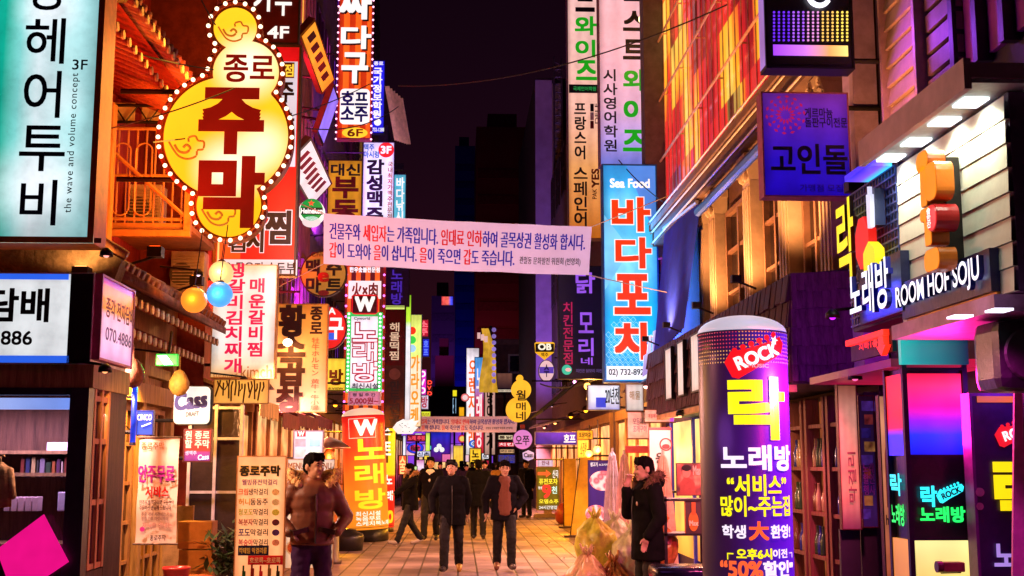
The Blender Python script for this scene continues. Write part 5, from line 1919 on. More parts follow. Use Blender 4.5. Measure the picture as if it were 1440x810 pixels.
# ------------------------------------------------------------------ signs, right row
s = Sign('language_school_sign', 'tall narrow peach lit school sign behind the pink white one', (798, -60, 846, 336), 26.0)
s.case(glow([(0, 'd0701c'), (.25, 'e09a5a'), (.45, 'efb4a0'), (.7, 'ecb8ae'), (1, 'eab9b4')], .9, .08, light=True), th=.3, frame='8a6a6a', fw=.02)
GRN = glow('1aa016', .8, 0)
s.t('트', (810, -28, 835, 16), INK, bold=.05)
for ch, b in (('와', (809, 24, 838, 49)), ('이', (810, 57, 836, 80)), ('즈', (811, 86, 838, 112))):
    s.t(ch, b, GRN, bold=.05)
s.panel((800, 119, 841, 131), INK, 2)
s.t('국제언어학원', (806, 122, 838, 128), glow('2a9a4a', .7, 0), bold=.03)
s.v('프랑스어', (808, 146, 824, 224), INK, bold=.035)
s.v('스페인어', (807, 236, 826, 318), INK, bold=.03)
for k, c in enumerate(('14101c', 'e8d8d8', '7a1418')):
    s.panel((830, 146 + k * 12, 835, 157 + k * 12), mat(c, .5), 2, 'flag')
s.t('DELF', (836.5, 146, 841.5, 174), mat('3a1a2a', .5), rot=90, bold=.02)
s.t('YES', (832, 238, 842, 264), mat('9a4a10', .5), rot=90, bold=.05)
s.t('PAK', (833, 266, 839, 280), mat('7a3a20', .5), rot=90, bold=.02)
s.arms(3.6, 3)
s = Sign('english_academy_sign', 'widest tall pink white academy sign with black and green syllables', (842, -60, 916, 233), 22.0)
s.case(glow([(0, '7a8ae8'), (.12, 'b49ade'), (.28, 'e0aabf'), (.6, 'e8b0b8'), (1, 'e6b0b6')], .92, .07, light=True), th=.3, frame='9a7a8a', fw=.02)
for ch, b in (('베', (877, -48, 907, -14)), ('스', (877, 17, 907, 43)), ('트', (877, 57, 907, 83))):
    s.t(ch, b, INK, bold=.05)
s.panel((877, -12, 907, 2), INK, 2)
for ch, b in (('와', (877, 99, 908, 127)), ('이', (878, 141, 906, 171)), ('즈', (877, 184, 908, 212))):
    s.t(ch, b, GRN, bold=.05)
s.v('시사영어학원', (849, 98, 868, 213), INK, bold=.03, lead=1.1)
s.arms(3.6, 3)
s = Sign('seafood_sign', 'tall bright blue lit seafood sign with red brush syllables and phone number', (848, 231, 926, 538), 20.3)
s.case(glow([(0, '22a2e6'), (.12, '18aaf0'), (.4, '1cb0f2'), (.75, '35b6f0'), (1, '2a9ae8')], .92, .18, 1.0, light=True, hot=[(-.15, 2.0, .9, '8ae4ff'), (-.1, 3.0, .5, '7adcff')]), th=.25, frame='2a6ac0', fw=.025)
x0, z0, x1, z1 = s.bx((848, 231, 926, 538))
MB().add([(x0 + .45 * s.w, -.006, z1 - .03), (x1 - .03, -.006, z1 - .03), (x1 - .03, -.006, z1 - 1.3)], [(0, 1, 2)]).build('light_ray', glow('4a86e0', .9, .2), s.root)
MB().add([(x0 + .03, -.007, z1 - .9), (x0 + .5 * s.w, -.007, z1 - 1.5), (x0 + .03, -.007, z1 - 2.2)], [(0, 1, 2)]).build('light_ray', glow('7ad0fa', .9, .2), s.root)
nm = MB()
for i in range(9):
    for j in range(15):
        cx, cz = x0 + .08 + i * .095 + .047 * (j % 2), z0 + .30 + j * .085
        if cz - z0 < .35 + .9 * (1 - abs(i - 3) / 7) and cx < x1 - .1:
            nm.tube([(cx - .045, -.008, cz), (cx, -.008, cz + .05), (cx + .045, -.008, cz), (cx, -.008, cz - .05)], .006, 4, closed=True)
nm.build('net_pattern', glow('9ad8f4', .9, 0), s.root)
s.t('Sea Food', (858, 252, 913, 264), WHITE_G, bold=.05)
RD = glow('e8380e', .9, .06)
for ch, b in (('바', (862, 280, 912, 324)), ('다', (867, 336, 914, 376)), ('포', (866, 388, 912, 440)), ('차', (866, 456, 916, 504))):
    s.t(ch, b, WHITE_G, lay=3, bold=.13)
    s.t(ch, b, RD, lay=6, bold=.06)
s.panel((853, 515, 922, 534), G('e6ecf2'), 2)
s.t('02) 732-8929', (856, 519, 910, 530), mat('1a2a4a', .5), bold=.025)
s.arms(3.62, 3)
light('AREA', 'lamp', s.root, (s.w / 2 + .12, -.25, 1.4), '2048ff', 260, (.3, 2.5), Vector((1, -.35, -.1)))  # extra blue lamp added beside the sign to colour the corrugated sheet
light('AREA', 'lamp', s.root, (0, -.2, 1.8), '40a8ff', 60, (.8, 3), Vector((.25, -1, -.1)))
s = Sign('chicken_sign', 'dark unlit looking sign with violet syllables and a red column under the peach school sign', (785, 374, 849, 533), 24.0)
s.case(mat('0d0a24', .45), th=.2, frame='14101c', fw=.02)
V = glow('9a5af0', .75, .2)
for ch, b in (('닭', (810, 384, 836, 412)), ('모', (814, 440, 834, 468)), ('리', (814, 476, 834, 500)), ('네', (817, 503, 833, 513))):
    s.t(ch, b, V, bold=.03)
s.v('치킨전문점', (792, 425, 806, 512), glow('a81a4a', .75, .2), bold=.02)
s.disc(797, 520, 7, glow('2ac0a0', .8, .1), 2, 'badge')
s.disc(799, 520, 4, glow('f0b0b0', .8, 0), 3, 'badge', ry=2.5)
s.t('치킨은 닭모리 치킨', (810, 519, 846, 524), glow('6a5aa0', .5, 0), bold=.02)
s.arms(3.6)

# right foreground boxes
s = Sign('led_box_sign', 'black box sign with a grid of small lamps, lilac light bar and ring letter', (1075, -45, 1199, 97), 9.4)
s.case(mat((.012, .01, .02), .35), th=.18, frame='14121a', fw=.02)
x0, z0, x1, z1 = s.bx((1134, -40, 1166, 12))
MB().tube([((x0 + x1) / 2 + .085 * math.cos(q), -.03, z0 + .10 + .085 * math.sin(q)) for q in [2 * math.pi * k / 24 for k in range(24)]], .021, 6, closed=True).build('ring_letter', glow('f2f0ff', 1.6, 0), s.root)
dm = [glow(c, 1.1, .1) for c in ('6a2af0', 'a05af0', 'd08ad0', 'f0c060', 'ffe060')]
for c_ in range(5):
    mb = MB()
    for i in range(16):
        if min(4, i * 5 // 16) != c_:
            continue
        for j in range(9):
            x, z = s.loc(1088 + i * 6.85, 18 + j * 4.9)
            mb.ell((x, -.012, z), .0105, 6, m=4)
    mb.build('lamp_row', dm[c_], s.root)
s.panel((1087, 64, 1192, 79), glow([(0, 'a040ff'), (.4, 'c070e8'), (.75, 'f0a060'), (1, 'ffe080')], 1.2, .1, axis='x', light=True), 2, 'light_bar')
MB().box(-s.w / 2 - .004, .01, .03, -s.w / 2 - .001, .17, s.h - .02).build('side_panel', glow('a880d8', .7, .2), s.root)
s.arms(3.62)
light('AREA', 'lamp', s.root, (0, -.15, .25), 'a040ff', 14, (.6, .2), Vector((0, -1, -.6)))
s = Sign('dolmen_sign', 'violet blue lit square sign with a magenta starburst below the black lamp grid box', (1072, 130, 1195, 277), 9.9)
s.case(glow([(0, '2408d8'), (.35, '2c10d0'), (.7, '5a20c0'), (1, '7a30b8')], .62, .1, light=True), th=.16, frame='b86a8a', fw=.012)
bm = mat('1a0a3c', .5)
x, z = s.loc(1104, 162)
fw_ = MB()
rr = random.Random(2)
for i in range(14):
    a = 2 * math.pi * i / 14
    for r0, r1_ in ((.035, .09), (.10, .14), (.15, .175)):
        j = a + (.0 if r0 < .1 else .12)
        ux, uz = math.cos(j), math.sin(j)
        vx, vz = -uz, ux
        wd = .012 + .010 * (r0 > .1)
        fw_.add([(x + ux * r0, -.014, z + uz * r0), (x + ux * (r0 + r1_) / 2 + vx * wd, -.014, z + uz * (r0 + r1_) / 2 + vz * wd), (x + ux * r1_, -.014, z + uz * r1_), (x + ux * (r0 + r1_) / 2 - vx * wd, -.014, z + uz * (r0 + r1_) / 2 - vz * wd)], [(0, 1, 2, 3)])
fw_.build('starburst', glow('b0185a', .75, .1), s.root)
s.t('게르마늄\n돌판구이전문', (1131, 153, 1190, 180), bm, bold=.03, lead=.9)
s.t('고인돌', (1084, 204, 1190, 245), bm, bold=.035)
s.t('가맹점 모집', (1124, 260, 1184, 270), mat('2a14a0', .5), bold=.02)
s.arms(3.62)

# bar sign on the cladding (flat on the right house)
XS = XR - .012
def rflat(name, label, pa, pb, X, **k):
    a, b = atX(*pa, X), atX(*pb, X)
    return Sign.flat(name, label, 'R', X, min(a.y, b.y), max(a.y, b.y), min(a.z, b.z), max(a.z, b.z), **k)
ze0 = 2.78
s = Sign.flat('room_hof_letters', 'white lit ROOM HOF SOJU box letters along the foot of the pale cladding', 'R', XR - .08, atX(1386, 400, XR - .08).y, atX(1262, 430, XR - .08).y, 2.645, 2.845)
MB().box(-s.w / 2, .03, -.02, s.w / 2, .10, s.h + .02).build('casing', mat('141a5a', .35), s.root)
write(s.root, 'ROOM HOF SOJU', s.n(.01, .06, .97, .94), [glow('f2eeff', 1.25, .03), mat('1a1f7a', .4)], 0, th=.03)
MB().box(-s.w / 2, .06, -.05, s.w / 2, .14, -.021).build('rail', mat('c08a3a', .4, .6), s.root)
bb = MB()
for i in range(9):
    u = -s.w / 2 + s.w * (i + .5) / 9
    bb.box(u - .008, .08, -.035, u + .008, .15, -.02)
bb.build('bracket', STEEL, s.root)
# orange channel figure
XO = XR - .20
s = Sign.flat('orange_channel_sign', 'orange curvy channel sign with a red disc standing off the pale cladding', 'R', XO, atX(1322, 300, XO).y, atX(1291, 300, XO).y, atX(1315, 380, XO).z, atX(1312, 203, XO).z)
OR = glow('f08a10', .95, .12, 3)
ORS = mat('d86a10', .35, 0, .15)
def rr_poly(u0, v0, u1, v1, r=.3, k=6):
    x0, z0, x1, z1 = s.n(u0, v0, u1, v1)
    q = r * min(x1 - x0, z1 - z0)
    out = []
    for cx, cz, a0 in ((x1 - q, z1 - q, 0), (x0 + q, z1 - q, 90), (x0 + q, z0 + q, 180), (x1 - q, z0 + q, 270)):
        for i in range(k):
            a = R(a0 + 90 * i / (k - 1))
            out.append((cx + q * math.cos(a), cz + q * math.sin(a)))
    return out
for (b, r) in (((.05, 0, .62, .17), .49), ((.20, .12, .50, .46), .2), ((.42, .13, .95, .44), .35), ((.12, .47, .70, .58), .45), ((.30, .56, .62, .79), .2), ((.22, .82, .92, 1.0), .4)):
    MB().prism(rr_poly(*b, r=r), -.004, .10).build('channel', ORS, s.root)
    MB().prism(rr_poly(b[0] + .02, b[1] + .006, b[2] - .02, b[3] - .006, r=r), -.008, -.0045).build('face', OR, s.root)
MB().prism(rr_poly(.55, .48, 1.02, .70, r=.48), -.02, .11).build('disc', mat('b8141a', .3, 0, .15), s.root)
MB().prism(rr_poly(.57, .488, 1.0, .692, r=.48), -.026, -.0205).build('disc_face', glow('e0202a', .9, .1), s.root)
s.v('술한잔', None, WHITE_G, norm=s.n(.7, .51, .87, .67), lay=9, bold=.06)
MB().box(-.02, .101, .05, .02, .19, s.h - .05).build('rail', STEEL, s.root)

# rock karaoke letters on the grid
s = Sign.flat('karaoke_wall_sign', 'yellow syllable, red guitar and white hand shapes on the dark blue grid', 'R', XR - .06, yb + .04, yc - .02, 2.98, 3.68)
YL = glow('f6e010', 1.0, .08)
s.t('락', None, [YL, mat('5a4a10', .5)], norm=s.n(.02, .06, .40, 1.0), th=.03)
def blob(u, v, r, m, name, n=14, jag=.2, seed=1, asp=1.0):
    rr = random.Random(seed)
    x = -s.w / 2 + s.w * u
    z = s.h * (1 - v)
    MB().prism([(x + r * (1 + jag * (k % 2)) * math.cos(2 * math.pi * k / n), z + asp * r * (1 + jag * (k % 2)) * math.sin(2 * math.pi * k / n)) for k in range(n)], -.02 - .01 * seed, .03).build(name, m, s.root)
blob(.56, .62, .14, glow('e02018', .95, .1), 'guitar_body', 16, .08, 1, 1.3)
blob(.72, .84, .12, glow('f0d818', .95, .1), 'badge', 12, .12, 2)
x, z = -s.w / 2 + s.w * .78, s.h * .62
hd = [(x - .05, z - .10), (x + .05, z - .10), (x + .065, z + .03), (x + .06, z + .13), (x + .035, z + .13), (x + .03, z + .04), (x + .012, z + .04), (x + .012, z + .19), (x - .014, z + .19), (x - .018, z + .04), (x - .035, z + .04), (x - .04, z + .14), (x - .065, z + .14), (x - .065, z)]
hd = [(x + (a_ - x) * .62, b_) for a_, b_ in hd]
MB().box(x - .045, -.02, z - .09, x + .05, .05, z + .17).build('housing', mat((.01, .015, .09), .4), s.root)
MB().prism(hd, -.05, -.021).build('hand', glow('d8d8ee', .85, .05), s.root)
MB().box(-s.w / 2 + .02, .05, .05, s.w / 2 - .02, .075, .10).build('rail', STEEL, s.root)
s = Sign.flat('karaoke_letters', 'white lit Korean karaoke letters with blue glowing sides, left of the ROOM HOF SOJU letters', 'R', XR - .12, atX(1255, 400, XR - .12).y, atX(1196, 400, XR - .12).y, 2.70, 3.06)
MB().box(-s.w / 2, .06, -.02, s.w / 2, .12, s.h + .02).build('casing', mat((.008, .010, .06), .4), s.root)
write(s.root, '노래방', s.n(.02, .03, .97, .97), [glow('e8ecff', 1.25, .03), mat('1620a0', .4)], 0, th=.035)
light('AREA', 'lamp', s.root, (0, .03, .1), '2a30ff', 3, (.7, .2), Vector((0, 1, 0)))
# red arrow neon
s = Sign.flat('red_arrow_sign', 'thin red neon arrow bending down with small lettering under the karaoke letters', 'R', XR - .05, atX(1250, 470, XR - .05).y, atX(1192, 470, XR - .05).y, 2.44, 2.60)
NR = glow('ff2a14', 1.5, .05)
MB().box(-s.w / 2, -.02, s.h * .72, s.w / 2 - .05, .02, s.h * .98).build('arrow_shaft', NR, s.root)
MB().prism([(s.w / 2 - .16, s.h * .7), (s.w / 2 - .06, s.h * .7), (s.w / 2 - .06, s.h * .3), (s.w / 2 - .02, s.h * .3), (s.w / 2 - .11, -.02), (s.w / 2 - .2, s.h * .3), (s.w / 2 - .16, s.h * .3)], -.02, .02).build('arrow_head', NR, s.root)
s.t('지하1층', None, NR, norm=s.n(.35, .34, .8, .66), bold=.06)
MB().box(-s.w / 2, .021, .0, s.w / 2, .05, s.h).build('casing', mat((.02, .01, .02), .5), s.root)

# glowing corner column of the karaoke door
c = thing('light_column', 'square light column glowing red, magenta and blue with green karaoke letters', 'light column', (2.98, 8.0, 0))
z1_, zb_, zc_ = 2.33, 1.745, 1.19
xw = .42
fcol = glow([(0, '0a14d8'), (.25, '2430ff'), (.42, '8a1ee0'), (.6, 'f0189a'), (.85, 'fa2e70'), (1, 'e81c44')], 1.1, .16, 3, light=True, stretch=(1, 1, .4))
scol = glow([(0, '1020f0'), (.25, '2030ff'), (.34, 'd01040'), (.5, 'ff1818'), (1, 'ff2418')], 1.15, .12, 2, light=True)
MB().box(.02, .02, 0, xw - .02, .33, z1_).build('core', mat((.015, .008, .02), .3), c)
MB().box(.03, -.006, zb_, xw - .03, .019, z1_ - .04).build('lit_panel', fcol, c)
MB().box(-.006, .03, zb_, .019, .32, z1_ - .04).build('lit_panel', scol, c)
MB().box(.03, -.006, .25, xw - .03, .019, zc_).build('lit_panel', glow([(0, 'c87a28'), (.5, 'f0c848'), (1, 'fff09a')], 1.0, .2, light=True), c)
MB().box(-.006, .03, .25, .019, .32, zc_).build('lit_panel', glow([(0, 'c8601a'), (1, 'f09a48')], .9, .2), c)
pf = MB()
for x in (-.012, xw - .02):
    pf.box(x, -.014, 0, x + .032, .022, z1_ + .02)
pf.box(-.014, .325, 0, .02, .36, z1_ + .02)
for z in (z1_ - .02, zb_ - .015, zc_ - .0):
    pf.box(.02, -.012, z, xw - .02, -.0065, z + .02)
pf.build('frame', mat((.03, .015, .04), .4, .4), c)
CY, GN = glow('2ad8e8', 1.5, .1), glow('20e860', 1.4, .1)
def px8(b):
    a, d = atY(b[0], b[3], 7.99), atY(b[2], b[1], 7.99)
    return (a.x - 2.98, a.z, d.x - 2.98, d.z)
write(c, '락', px8((1296, 684, 1316, 712)), CY, -.012, bold=.05)
write(c, '노래방', px8((1295, 713, 1356, 734)), GN, -.012, bold=.05)
def guitar_head(cx, cz, L_, ang, y, body, word, parent, sc=1.0, wcol=None, dots=None):
    """a guitar headstock shaped badge with six pegs and the word on it"""
    g = [(-.5, -.16), (-.42, -.22), (-.05, -.16), (.22, -.14), (.42, -.11), (.52, .02), (.48, .14), (.3, .13), (-.1, .16), (-.36, .22), (-.52, .10)]
    ca, sa = math.cos(R(ang)), math.sin(R(ang))
    tr = lambda p: (cx + L_ * (p[0] * ca - p[1] * sa), cz + L_ * (p[0] * sa + p[1] * ca))
    mb = MB().prism([tr(p) for p in g], y, y + .004)
    for i in range(6):
        u = -.30 + .135 * i
        p = tr((u, .21 + .0 * i))
        mb.prism([(p[0] + L_ * .045 * math.cos(2 * math.pi * k / 8), p[1] + L_ * .045 * math.sin(2 * math.pi * k / 8)) for k in range(8)], y, y + .003)
        q0, q1, q2, q3 = tr((u - .02, .20)), tr((u + .02, .20)), tr((u + .02, .1)), tr((u - .02, .1))
        mb.prism([q0, q1, q2, q3], y + .0005, y + .0035)
    ho = mb.build('guitar_badge', body, parent)
    o_ = write(ho, word, (-.36, -.10, .34, .10), wcol or WHITE_G, y - .008, bold=.05)
    for v in o_.data.vertices:
        q = tr((v.co.x, v.co.z))
        v.co.x, v.co.z = q
    return ho
b = px8((1318, 678, 1356, 708))
guitar_head((b[0] + b[2]) / 2, (b[1] + b[3]) / 2, (b[2] - b[0]) * 1.0, 22, -.012, CY, 'ROCK', c, wcol=mat((.01, .02, .05), .4))
o_ = write(c, '락', (.05, 1.48, .26, 1.62), CY, -.012, bold=.05)
o2_ = write(c, '노래방', (.05, 1.28, .29, 1.42), GN, -.012, bold=.05)
for q in (o_, o2_):
    for v in q.data.vertices:
        v.co = (v.co.y, .35 - v.co.x, v.co.z)
light('AREA', 'lamp', c, (.2, -.1, 2.05), 'ff2090', 26, (.3, .5), Vector((0, -1, -.1)))
light('AREA', 'lamp', c, (-.1, .17, 1.95), 'ff2050', 18, (.3, .5), Vector((-1, 0, -.1)))
cc = thing('camera', 'small dark camera on a bracket in front of the yellow foot of the light column', 'camera', atY(1343, 797, 7.7))
MB().box(-.085, -.04, -.03, .05, .04, .03).build('body', mat((.2, .08, .04), .4), cc, bev=.008)
MB().cyl((-.085, 0, 0), (-.12, 0, 0), .036).build('lens_hood', mat((.1, .03, .03), .3), cc)
MB().tube([(.03, .0, -.03), (.03, .3, -.06)], .012, 6).build('bracket', STEEL, cc)
# big dark karaoke panel right of the column
s = Sign('karaoke_board', 'big dark violet karaoke panel with a guitar badge right of the light column', (1372, 553, 1530, 960), 7.75)
s.case(mat([.03, .012, .07], .35), th=.12, frame='6a3a7a', fw=.02)
s.root.rotation_euler = (0, 0, 0)
pc = atY(1431, 607, 7.75) - s.root.location
guitar_head(pc.x, pc.z, .30, 18, -.012, glow('e01a2a', .9, .1), 'ROCK', s.root)
s.t('락', (1400, 648, 1478, 738), glow('f6e010', .95, .08), bold=.055)
s.t('노래방', (1397, 762, 1500, 800), glow('a88ae0', .8, .1), bold=.04)
for v_, r_ in ((692, 6), (712, 5)):
    s.disc(1377, v_, r_, mat('c0a0b0', .3, .6), 3, 'knob', th=.02)
s.panel((1373, 538 + 17, 1452, 566), glow('e07030', .7, .3), 2, 'light_strip')
light('AREA', 'lamp', s.root, (0, -.25, 1.9), 'a040ff', 5, .3, Vector((0, .4, -1)))
t = tag(MB().prism([(-.035, 0), (.06, 0), (.10, 1.25), (.055, 1.27)], 0, .02).build('menu_strip', mat((.6, .34, .46), .6)), 'leaning pink paper strip at the right edge before the dark karaoke panel', 'poster')
t.location = atY(1432, 830, 7.3)
# loudspeaker
t = thing('loudspeaker', 'black loudspeaker with a rounded shell hanging above the dark karaoke panel', 'loudspeaker', atY(1432, 500, 6.6))
MB().box(-.16, -.10, -.2, .2, .25, .2).build('cabinet', mat((.012, .011, .014), .3), t, bev=.07)
MB().lathe([(.0, 0), (.14, .005), (.15, .02), (.12, .03)], (0, 0, 0), 24).build('grille', mat((.03, .025, .03), .5), t).matrix_local = Matrix.Translation((.02, -.125, 0)) @ Matrix.Rotation(R(-90), 4, 'X')
MB().tube([(0, .2, .2), (.0, .2, .45), (.9, .3, .5)], .014, 6).build('bracket', STEEL, t)
# ------------------------------------------------------------------ paper lanterns, gourds, small wall signs on the left
def lantern(px, py, rpx, Y, c, label, e=1.0):
    p = atY(px, py, Y)
    r = rpx * Y / FPX
    t = thing('paper_lantern', label, 'lantern', p, 0, 'round paper lanterns under the gourd sign')
    b = MB()
    prof = []
    for k in range(25):
        q = math.pi * k / 24
        rr = max(.002, r * math.sin(q)) * (1 + .015 * (k % 2))
        prof.append((rr, -r * math.cos(q)))
    b.lathe(prof, n=24).build('shade', glow(c, e, .08, 2, light=False), t, True)
    MB().lathe([(r * .30, r * .93), (r * .34, r * 1.0), (r * .18, r * 1.12), (.01, r * 1.16)], n=16).build('cap', mat((.16, .02, .012), .5), t, True)
    MB().tube([(0, 0, r * 1.1), (.03, .02, r + .35), (.05, .05, r + .62)], .006, 5).build('cord', mat((.05, .02, .015), .6), t)
    light('POINT', 'lamp', t, (0, -r - .06, 0), c, 5, .05)
lantern(273, 422, 18, 12.4, 'f58a28', 'orange round paper lantern nearest the tile eave')
lantern(309, 414, 18, 12.7, '4aa4f0', 'sky blue round paper lantern touching the orange one')
lantern(311, 384, 17, 13.0, 'f0c880', 'cream round paper lantern behind and above the blue one')
for lab, px, py, r, Y, c in (('dry yellow gourd hanging above the white Cass sign', 252, 538, 14, 12.6, (.50, .30, .05)), ('dark red brown gourd hanging beside the green lamp', 187, 524, 16, 11.6, (.16, .05, .03))):
    p = atY(px, py, Y)
    rr = r * Y / FPX
    t = tag(MB().lathe([(.004, -rr * 1.35), (rr * .6, -rr * 1.15), (rr, -rr * .5), (rr * .98, .1 * rr), (rr * .7, rr * .7), (rr * .42, rr * 1.1), (.01, rr * 1.3), (.006, rr * 2.6)], n=18).build('hanging_gourd', mat(c, .6, 0, .4, 9, .3), None, True), lab, 'gourd')
    t.location = p
t = thing('floodlight', 'green glowing flood lamp under the tiled eave', 'lamp', atY(235, 506, 12.2))
MB().box(-.11, -.02, -.06, .11, .05, .06).build('housing', glow('18c840', .9, .25, 4), t, bev=.01)
MB().add([(-.09, -.03, .04), (.0, -.03, .045), (.07, -.03, -.05), (-.02, -.03, -.055)], [(0, 1, 2, 3)]).build('lens', glow('c8f0ff', 2.2, .05), t)
MB().tube([(0, .05, .05), (0, .15, .3)], .014, 6).build('bracket', STEEL, t)
light('SPOT', 'lamp', t, (0, -.06, 0), '30ff50', 16, .05, Vector((-.2, -.35, -1)), 140)

s = Sign('cass_sign', 'white rounded lit beer sign with blue brush letters under the yellow gourd', (243, 542, 297, 598), 13.0)
s.panel(None, mat('3a3024', .5), -24, 'casing', norm=s.n(0, 0, 1, 1), r=.14)
x0, z0, x1, z1 = s.n(.03, .03, .97, .97)
s.panel(None, glow([(0, 'ece4c8'), (.5, 'f0f0ec'), (1, 'e4e4d8')], .95, .1, light=True), 0, 'face', norm=(x0, z0, x1, z1), r=.13)
MB().box(x0 + .05, .004, z0 + .05, x1 - .05, .088, z1 - .05).build('housing', mat('3a3024', .5), s.root)
s.t('Cass', (247, 555, 291, 577), mat('16209a', .5), bold=.075, slant=.12)
s.t('DRAFT', (262, 580, 280, 586), mat('14101c', .5), bold=.03, slant=.1)
s.th = .08
s.arms(-3.35, 1)
s = Sign('red_pub_sign', 'red lit board with white lettering just below the white rounded beer sign', (258, 603, 298, 650), 13.05)
s.case(glow([(0, '8a2a9a'), (.28, 'a02a8a'), (.34, 'd8201c'), (1, 'd0201c')], .85, .12), th=.06, frame='5a1410', fw=.015)
s.t('원 종로\n할 주막', (261, 606, 295, 630), G('f0d8c0'), bold=.04)
s.t('Cass', (279, 640, 294, 647), G('f0e8f8'), bold=.05, slant=.1)
s.t('생맥주', (261, 634, 277, 640), G('f0c8e0'), bold=.03)
s.arms(-3.35, 1)
s = Sign('blue_soju_sign', 'small blue board with white lettering beside the pink snack banner', (192, 577, 216, 612), 12.0)
s.case(glow('1c4ae0', .85, .12), th=.05, frame='142a8a', fw=.01)
s.t('CINCO', (194, 583, 214, 591), WHITE_G, bold=.05)
MB().tube([(*s.loc(200, 600)[:1], -.02, s.loc(200, 600)[1]), (s.loc(213, 595)[0], -.02, s.loc(213, 595)[1])], .008, 5).build('swoosh', WHITE_G, s.root)
s.arms(-3.3, 1)
t = thing('tube_sign', 'slim upright blue tube sign with scribbled marks beside the dark gourd', 'sign', atY(186.5, 622, 11.7))
hh = 78 * 11.7 / FPX
MB().cyl((0, 0, 0), (0, 0, hh), .026).build('tube', glow('1c40e8', .8, .35, 9), t, True)
MB().cyl((0, 0, hh), (0, 0, hh + .03), .03).cyl((0, 0, -.03), (0, 0, 0), .03).build('end_cap', mat((.02, .02, .05), .4), t)
MB().tube([(0, 0, hh * .8), (-.35, .1, hh * .8)], .01, 5).build('bracket', STEEL, t)

# hanging cloth banner and stand boards
def cloth(name, label, px, Y, mface, cat='banner', wave=.012):
    s = Sign(name, label, px, Y, cat=cat)
    b = MB()
    n1, n2 = 8, 14
    for j in range(n2 + 1):
        for i in range(n1 + 1):
            u, v = i / n1, j / n2
            b.v.append((-s.w / 2 + s.w * u, wave * math.sin(u * 9 + v * 3) + wave * math.sin(v * 14), s.h * v))
    for j in range(n2):
        for i in range(n1):
            k = j * (n1 + 1) + i
            b.f.append((k, k + 1, k + n1 + 2, k + n1 + 1))
    b.build('cloth', mface, s.root, True)
    MB().tube([(-s.w / 2 - .02, 0, s.h), (s.w / 2 + .02, 0, s.h)], .011, 6).build('rod', mat('5a3a2a', .5), s.root)
    MB().tube([(-s.w / 2 - .02, 0, 0), (s.w / 2 + .02, 0, 0)], .011, 6).build('rod', mat('5a3a2a', .5), s.root)
    return s
s = cloth('snack_banner', 'pale pink hanging cloth banner with violet and red letters, free snacks', (193, 615, 250, 765), 12.0, mat((.72, .55, .52), .8, 0, .12, 3, .05))
s.t('종로주막', (200, 622, 232, 632), mat('a86a3a', .6), 7)
s.t('안주무료', (196, 654, 246, 678), mat('a0189a', .6), 7, bold=.06)
s.t('서비스', (206, 684, 238, 699), mat('d01a1a', .6), 7, bold=.05)
s.t('안주포함 막걸리와 모듬전이\n주문하신 손님께 드립니다', (197, 703, 245, 717), mat('4a2a30', .6), 7, bold=.02)
s.t('주중 저녁 시간에만 가능\n평일 오후 여섯시부터', (200, 720, 243, 732), mat('8a6a6a', .6), 7)
s.t('자세한 안내는', (201, 735, 243, 742), mat('c08a90', .6), 7)
s.t('종로주막', (212, 752, 234, 760), mat('3a2030', .6), 7)
s.disc(201, 744, 3.5, mat('c02aa0', .5), 7, 'badge')
MB().tube([(-s.w / 2, .0, s.h), (-s.w / 2 - .3, .2, s.h + .2)], .006, 5).build('cord', STEEL, s.root)
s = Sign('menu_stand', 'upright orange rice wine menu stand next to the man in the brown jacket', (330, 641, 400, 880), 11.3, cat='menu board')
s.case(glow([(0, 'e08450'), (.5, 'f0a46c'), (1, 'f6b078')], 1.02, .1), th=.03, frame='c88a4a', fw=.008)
s.t('종로주막', (338, 655, 394, 669), mat('f0c030', .5), bold=.10, lay=3)
s.t('종로주막', (338, 655, 394, 669), mat('14100c', .5), bold=.045, lay=5)
s.t('웰빙퓨전막걸리', (341, 674, 390, 682), mat('7a1a8a', .5), bold=.03)
fr = ['크림생막걸리', '허니동동주', '청포도막걸리', '복분자막걸리', '포도막걸리', '복숭아막걸리']
fc = ['c84a14', 'd8a020', 'b0c020', 'a01424', '3a1a8a', 'd02a5a']
dots = [(.8, .55, .3), (.75, .65, .4), (.6, .65, .1), (.12, .01, .03), (.08, .02, .2), (.8, .35, .25)]
for k in range(6):
    y_ = 687 + k * 14.2
    n_ = 2 if k in (0, 1, 4) else 3
    a, b_ = fr[k][:n_], fr[k][n_:]
    xm = 336 + 41 * n_ / len(fr[k])
    s.t(a, (336, y_, xm - .4, y_ + 9), mat(fc[k], .5), bold=.04)
    s.t(b_, (xm + .4, y_, 377, y_ + 9), mat('3a1410', .5), bold=.03)
    s.disc(388, y_ + 5, 5.2, mat(dots[k], .5, 0, .4, 30), 3, 'fruit_picture', ry=4.5)
s.panel((335, 767, 378, 781), mat('141c4a', .5), 2)
s.t('칵테일 막걸리를', (337, 770, 376, 778), mat('f0d060', .5), 6, bold=.03)
s.panel((349, 781, 398, 794), mat('d0182a', .5), 3)
s.t('호로록~호로록', (352, 783.5, 395, 791.5), mat('f0d8b0', .5), 7, bold=.03)
for k, c in enumerate(('1c4a1c', '7a1c1c', 'b01c2a', '7a5a2a', '2a2a1c')):
    x_ = 340 + k * 12
    s.panel((x_, 803 - 4 * (k % 2), x_ + 5, 850), mat(c, .3), 2, 'bottle_picture')
    s.panel((x_ + 1.2, 795 - 4 * (k % 2), x_ + 3.8, 803 - 4 * (k % 2)), mat(c, .3), 2, 'bottle_picture')
MB().box(-s.w / 2 - .03, -.15, -.02, s.w / 2 + .03, .2, .0).build('foot', STEEL, s.root)
s.root.location.z = max(.03, s.root.location.z)
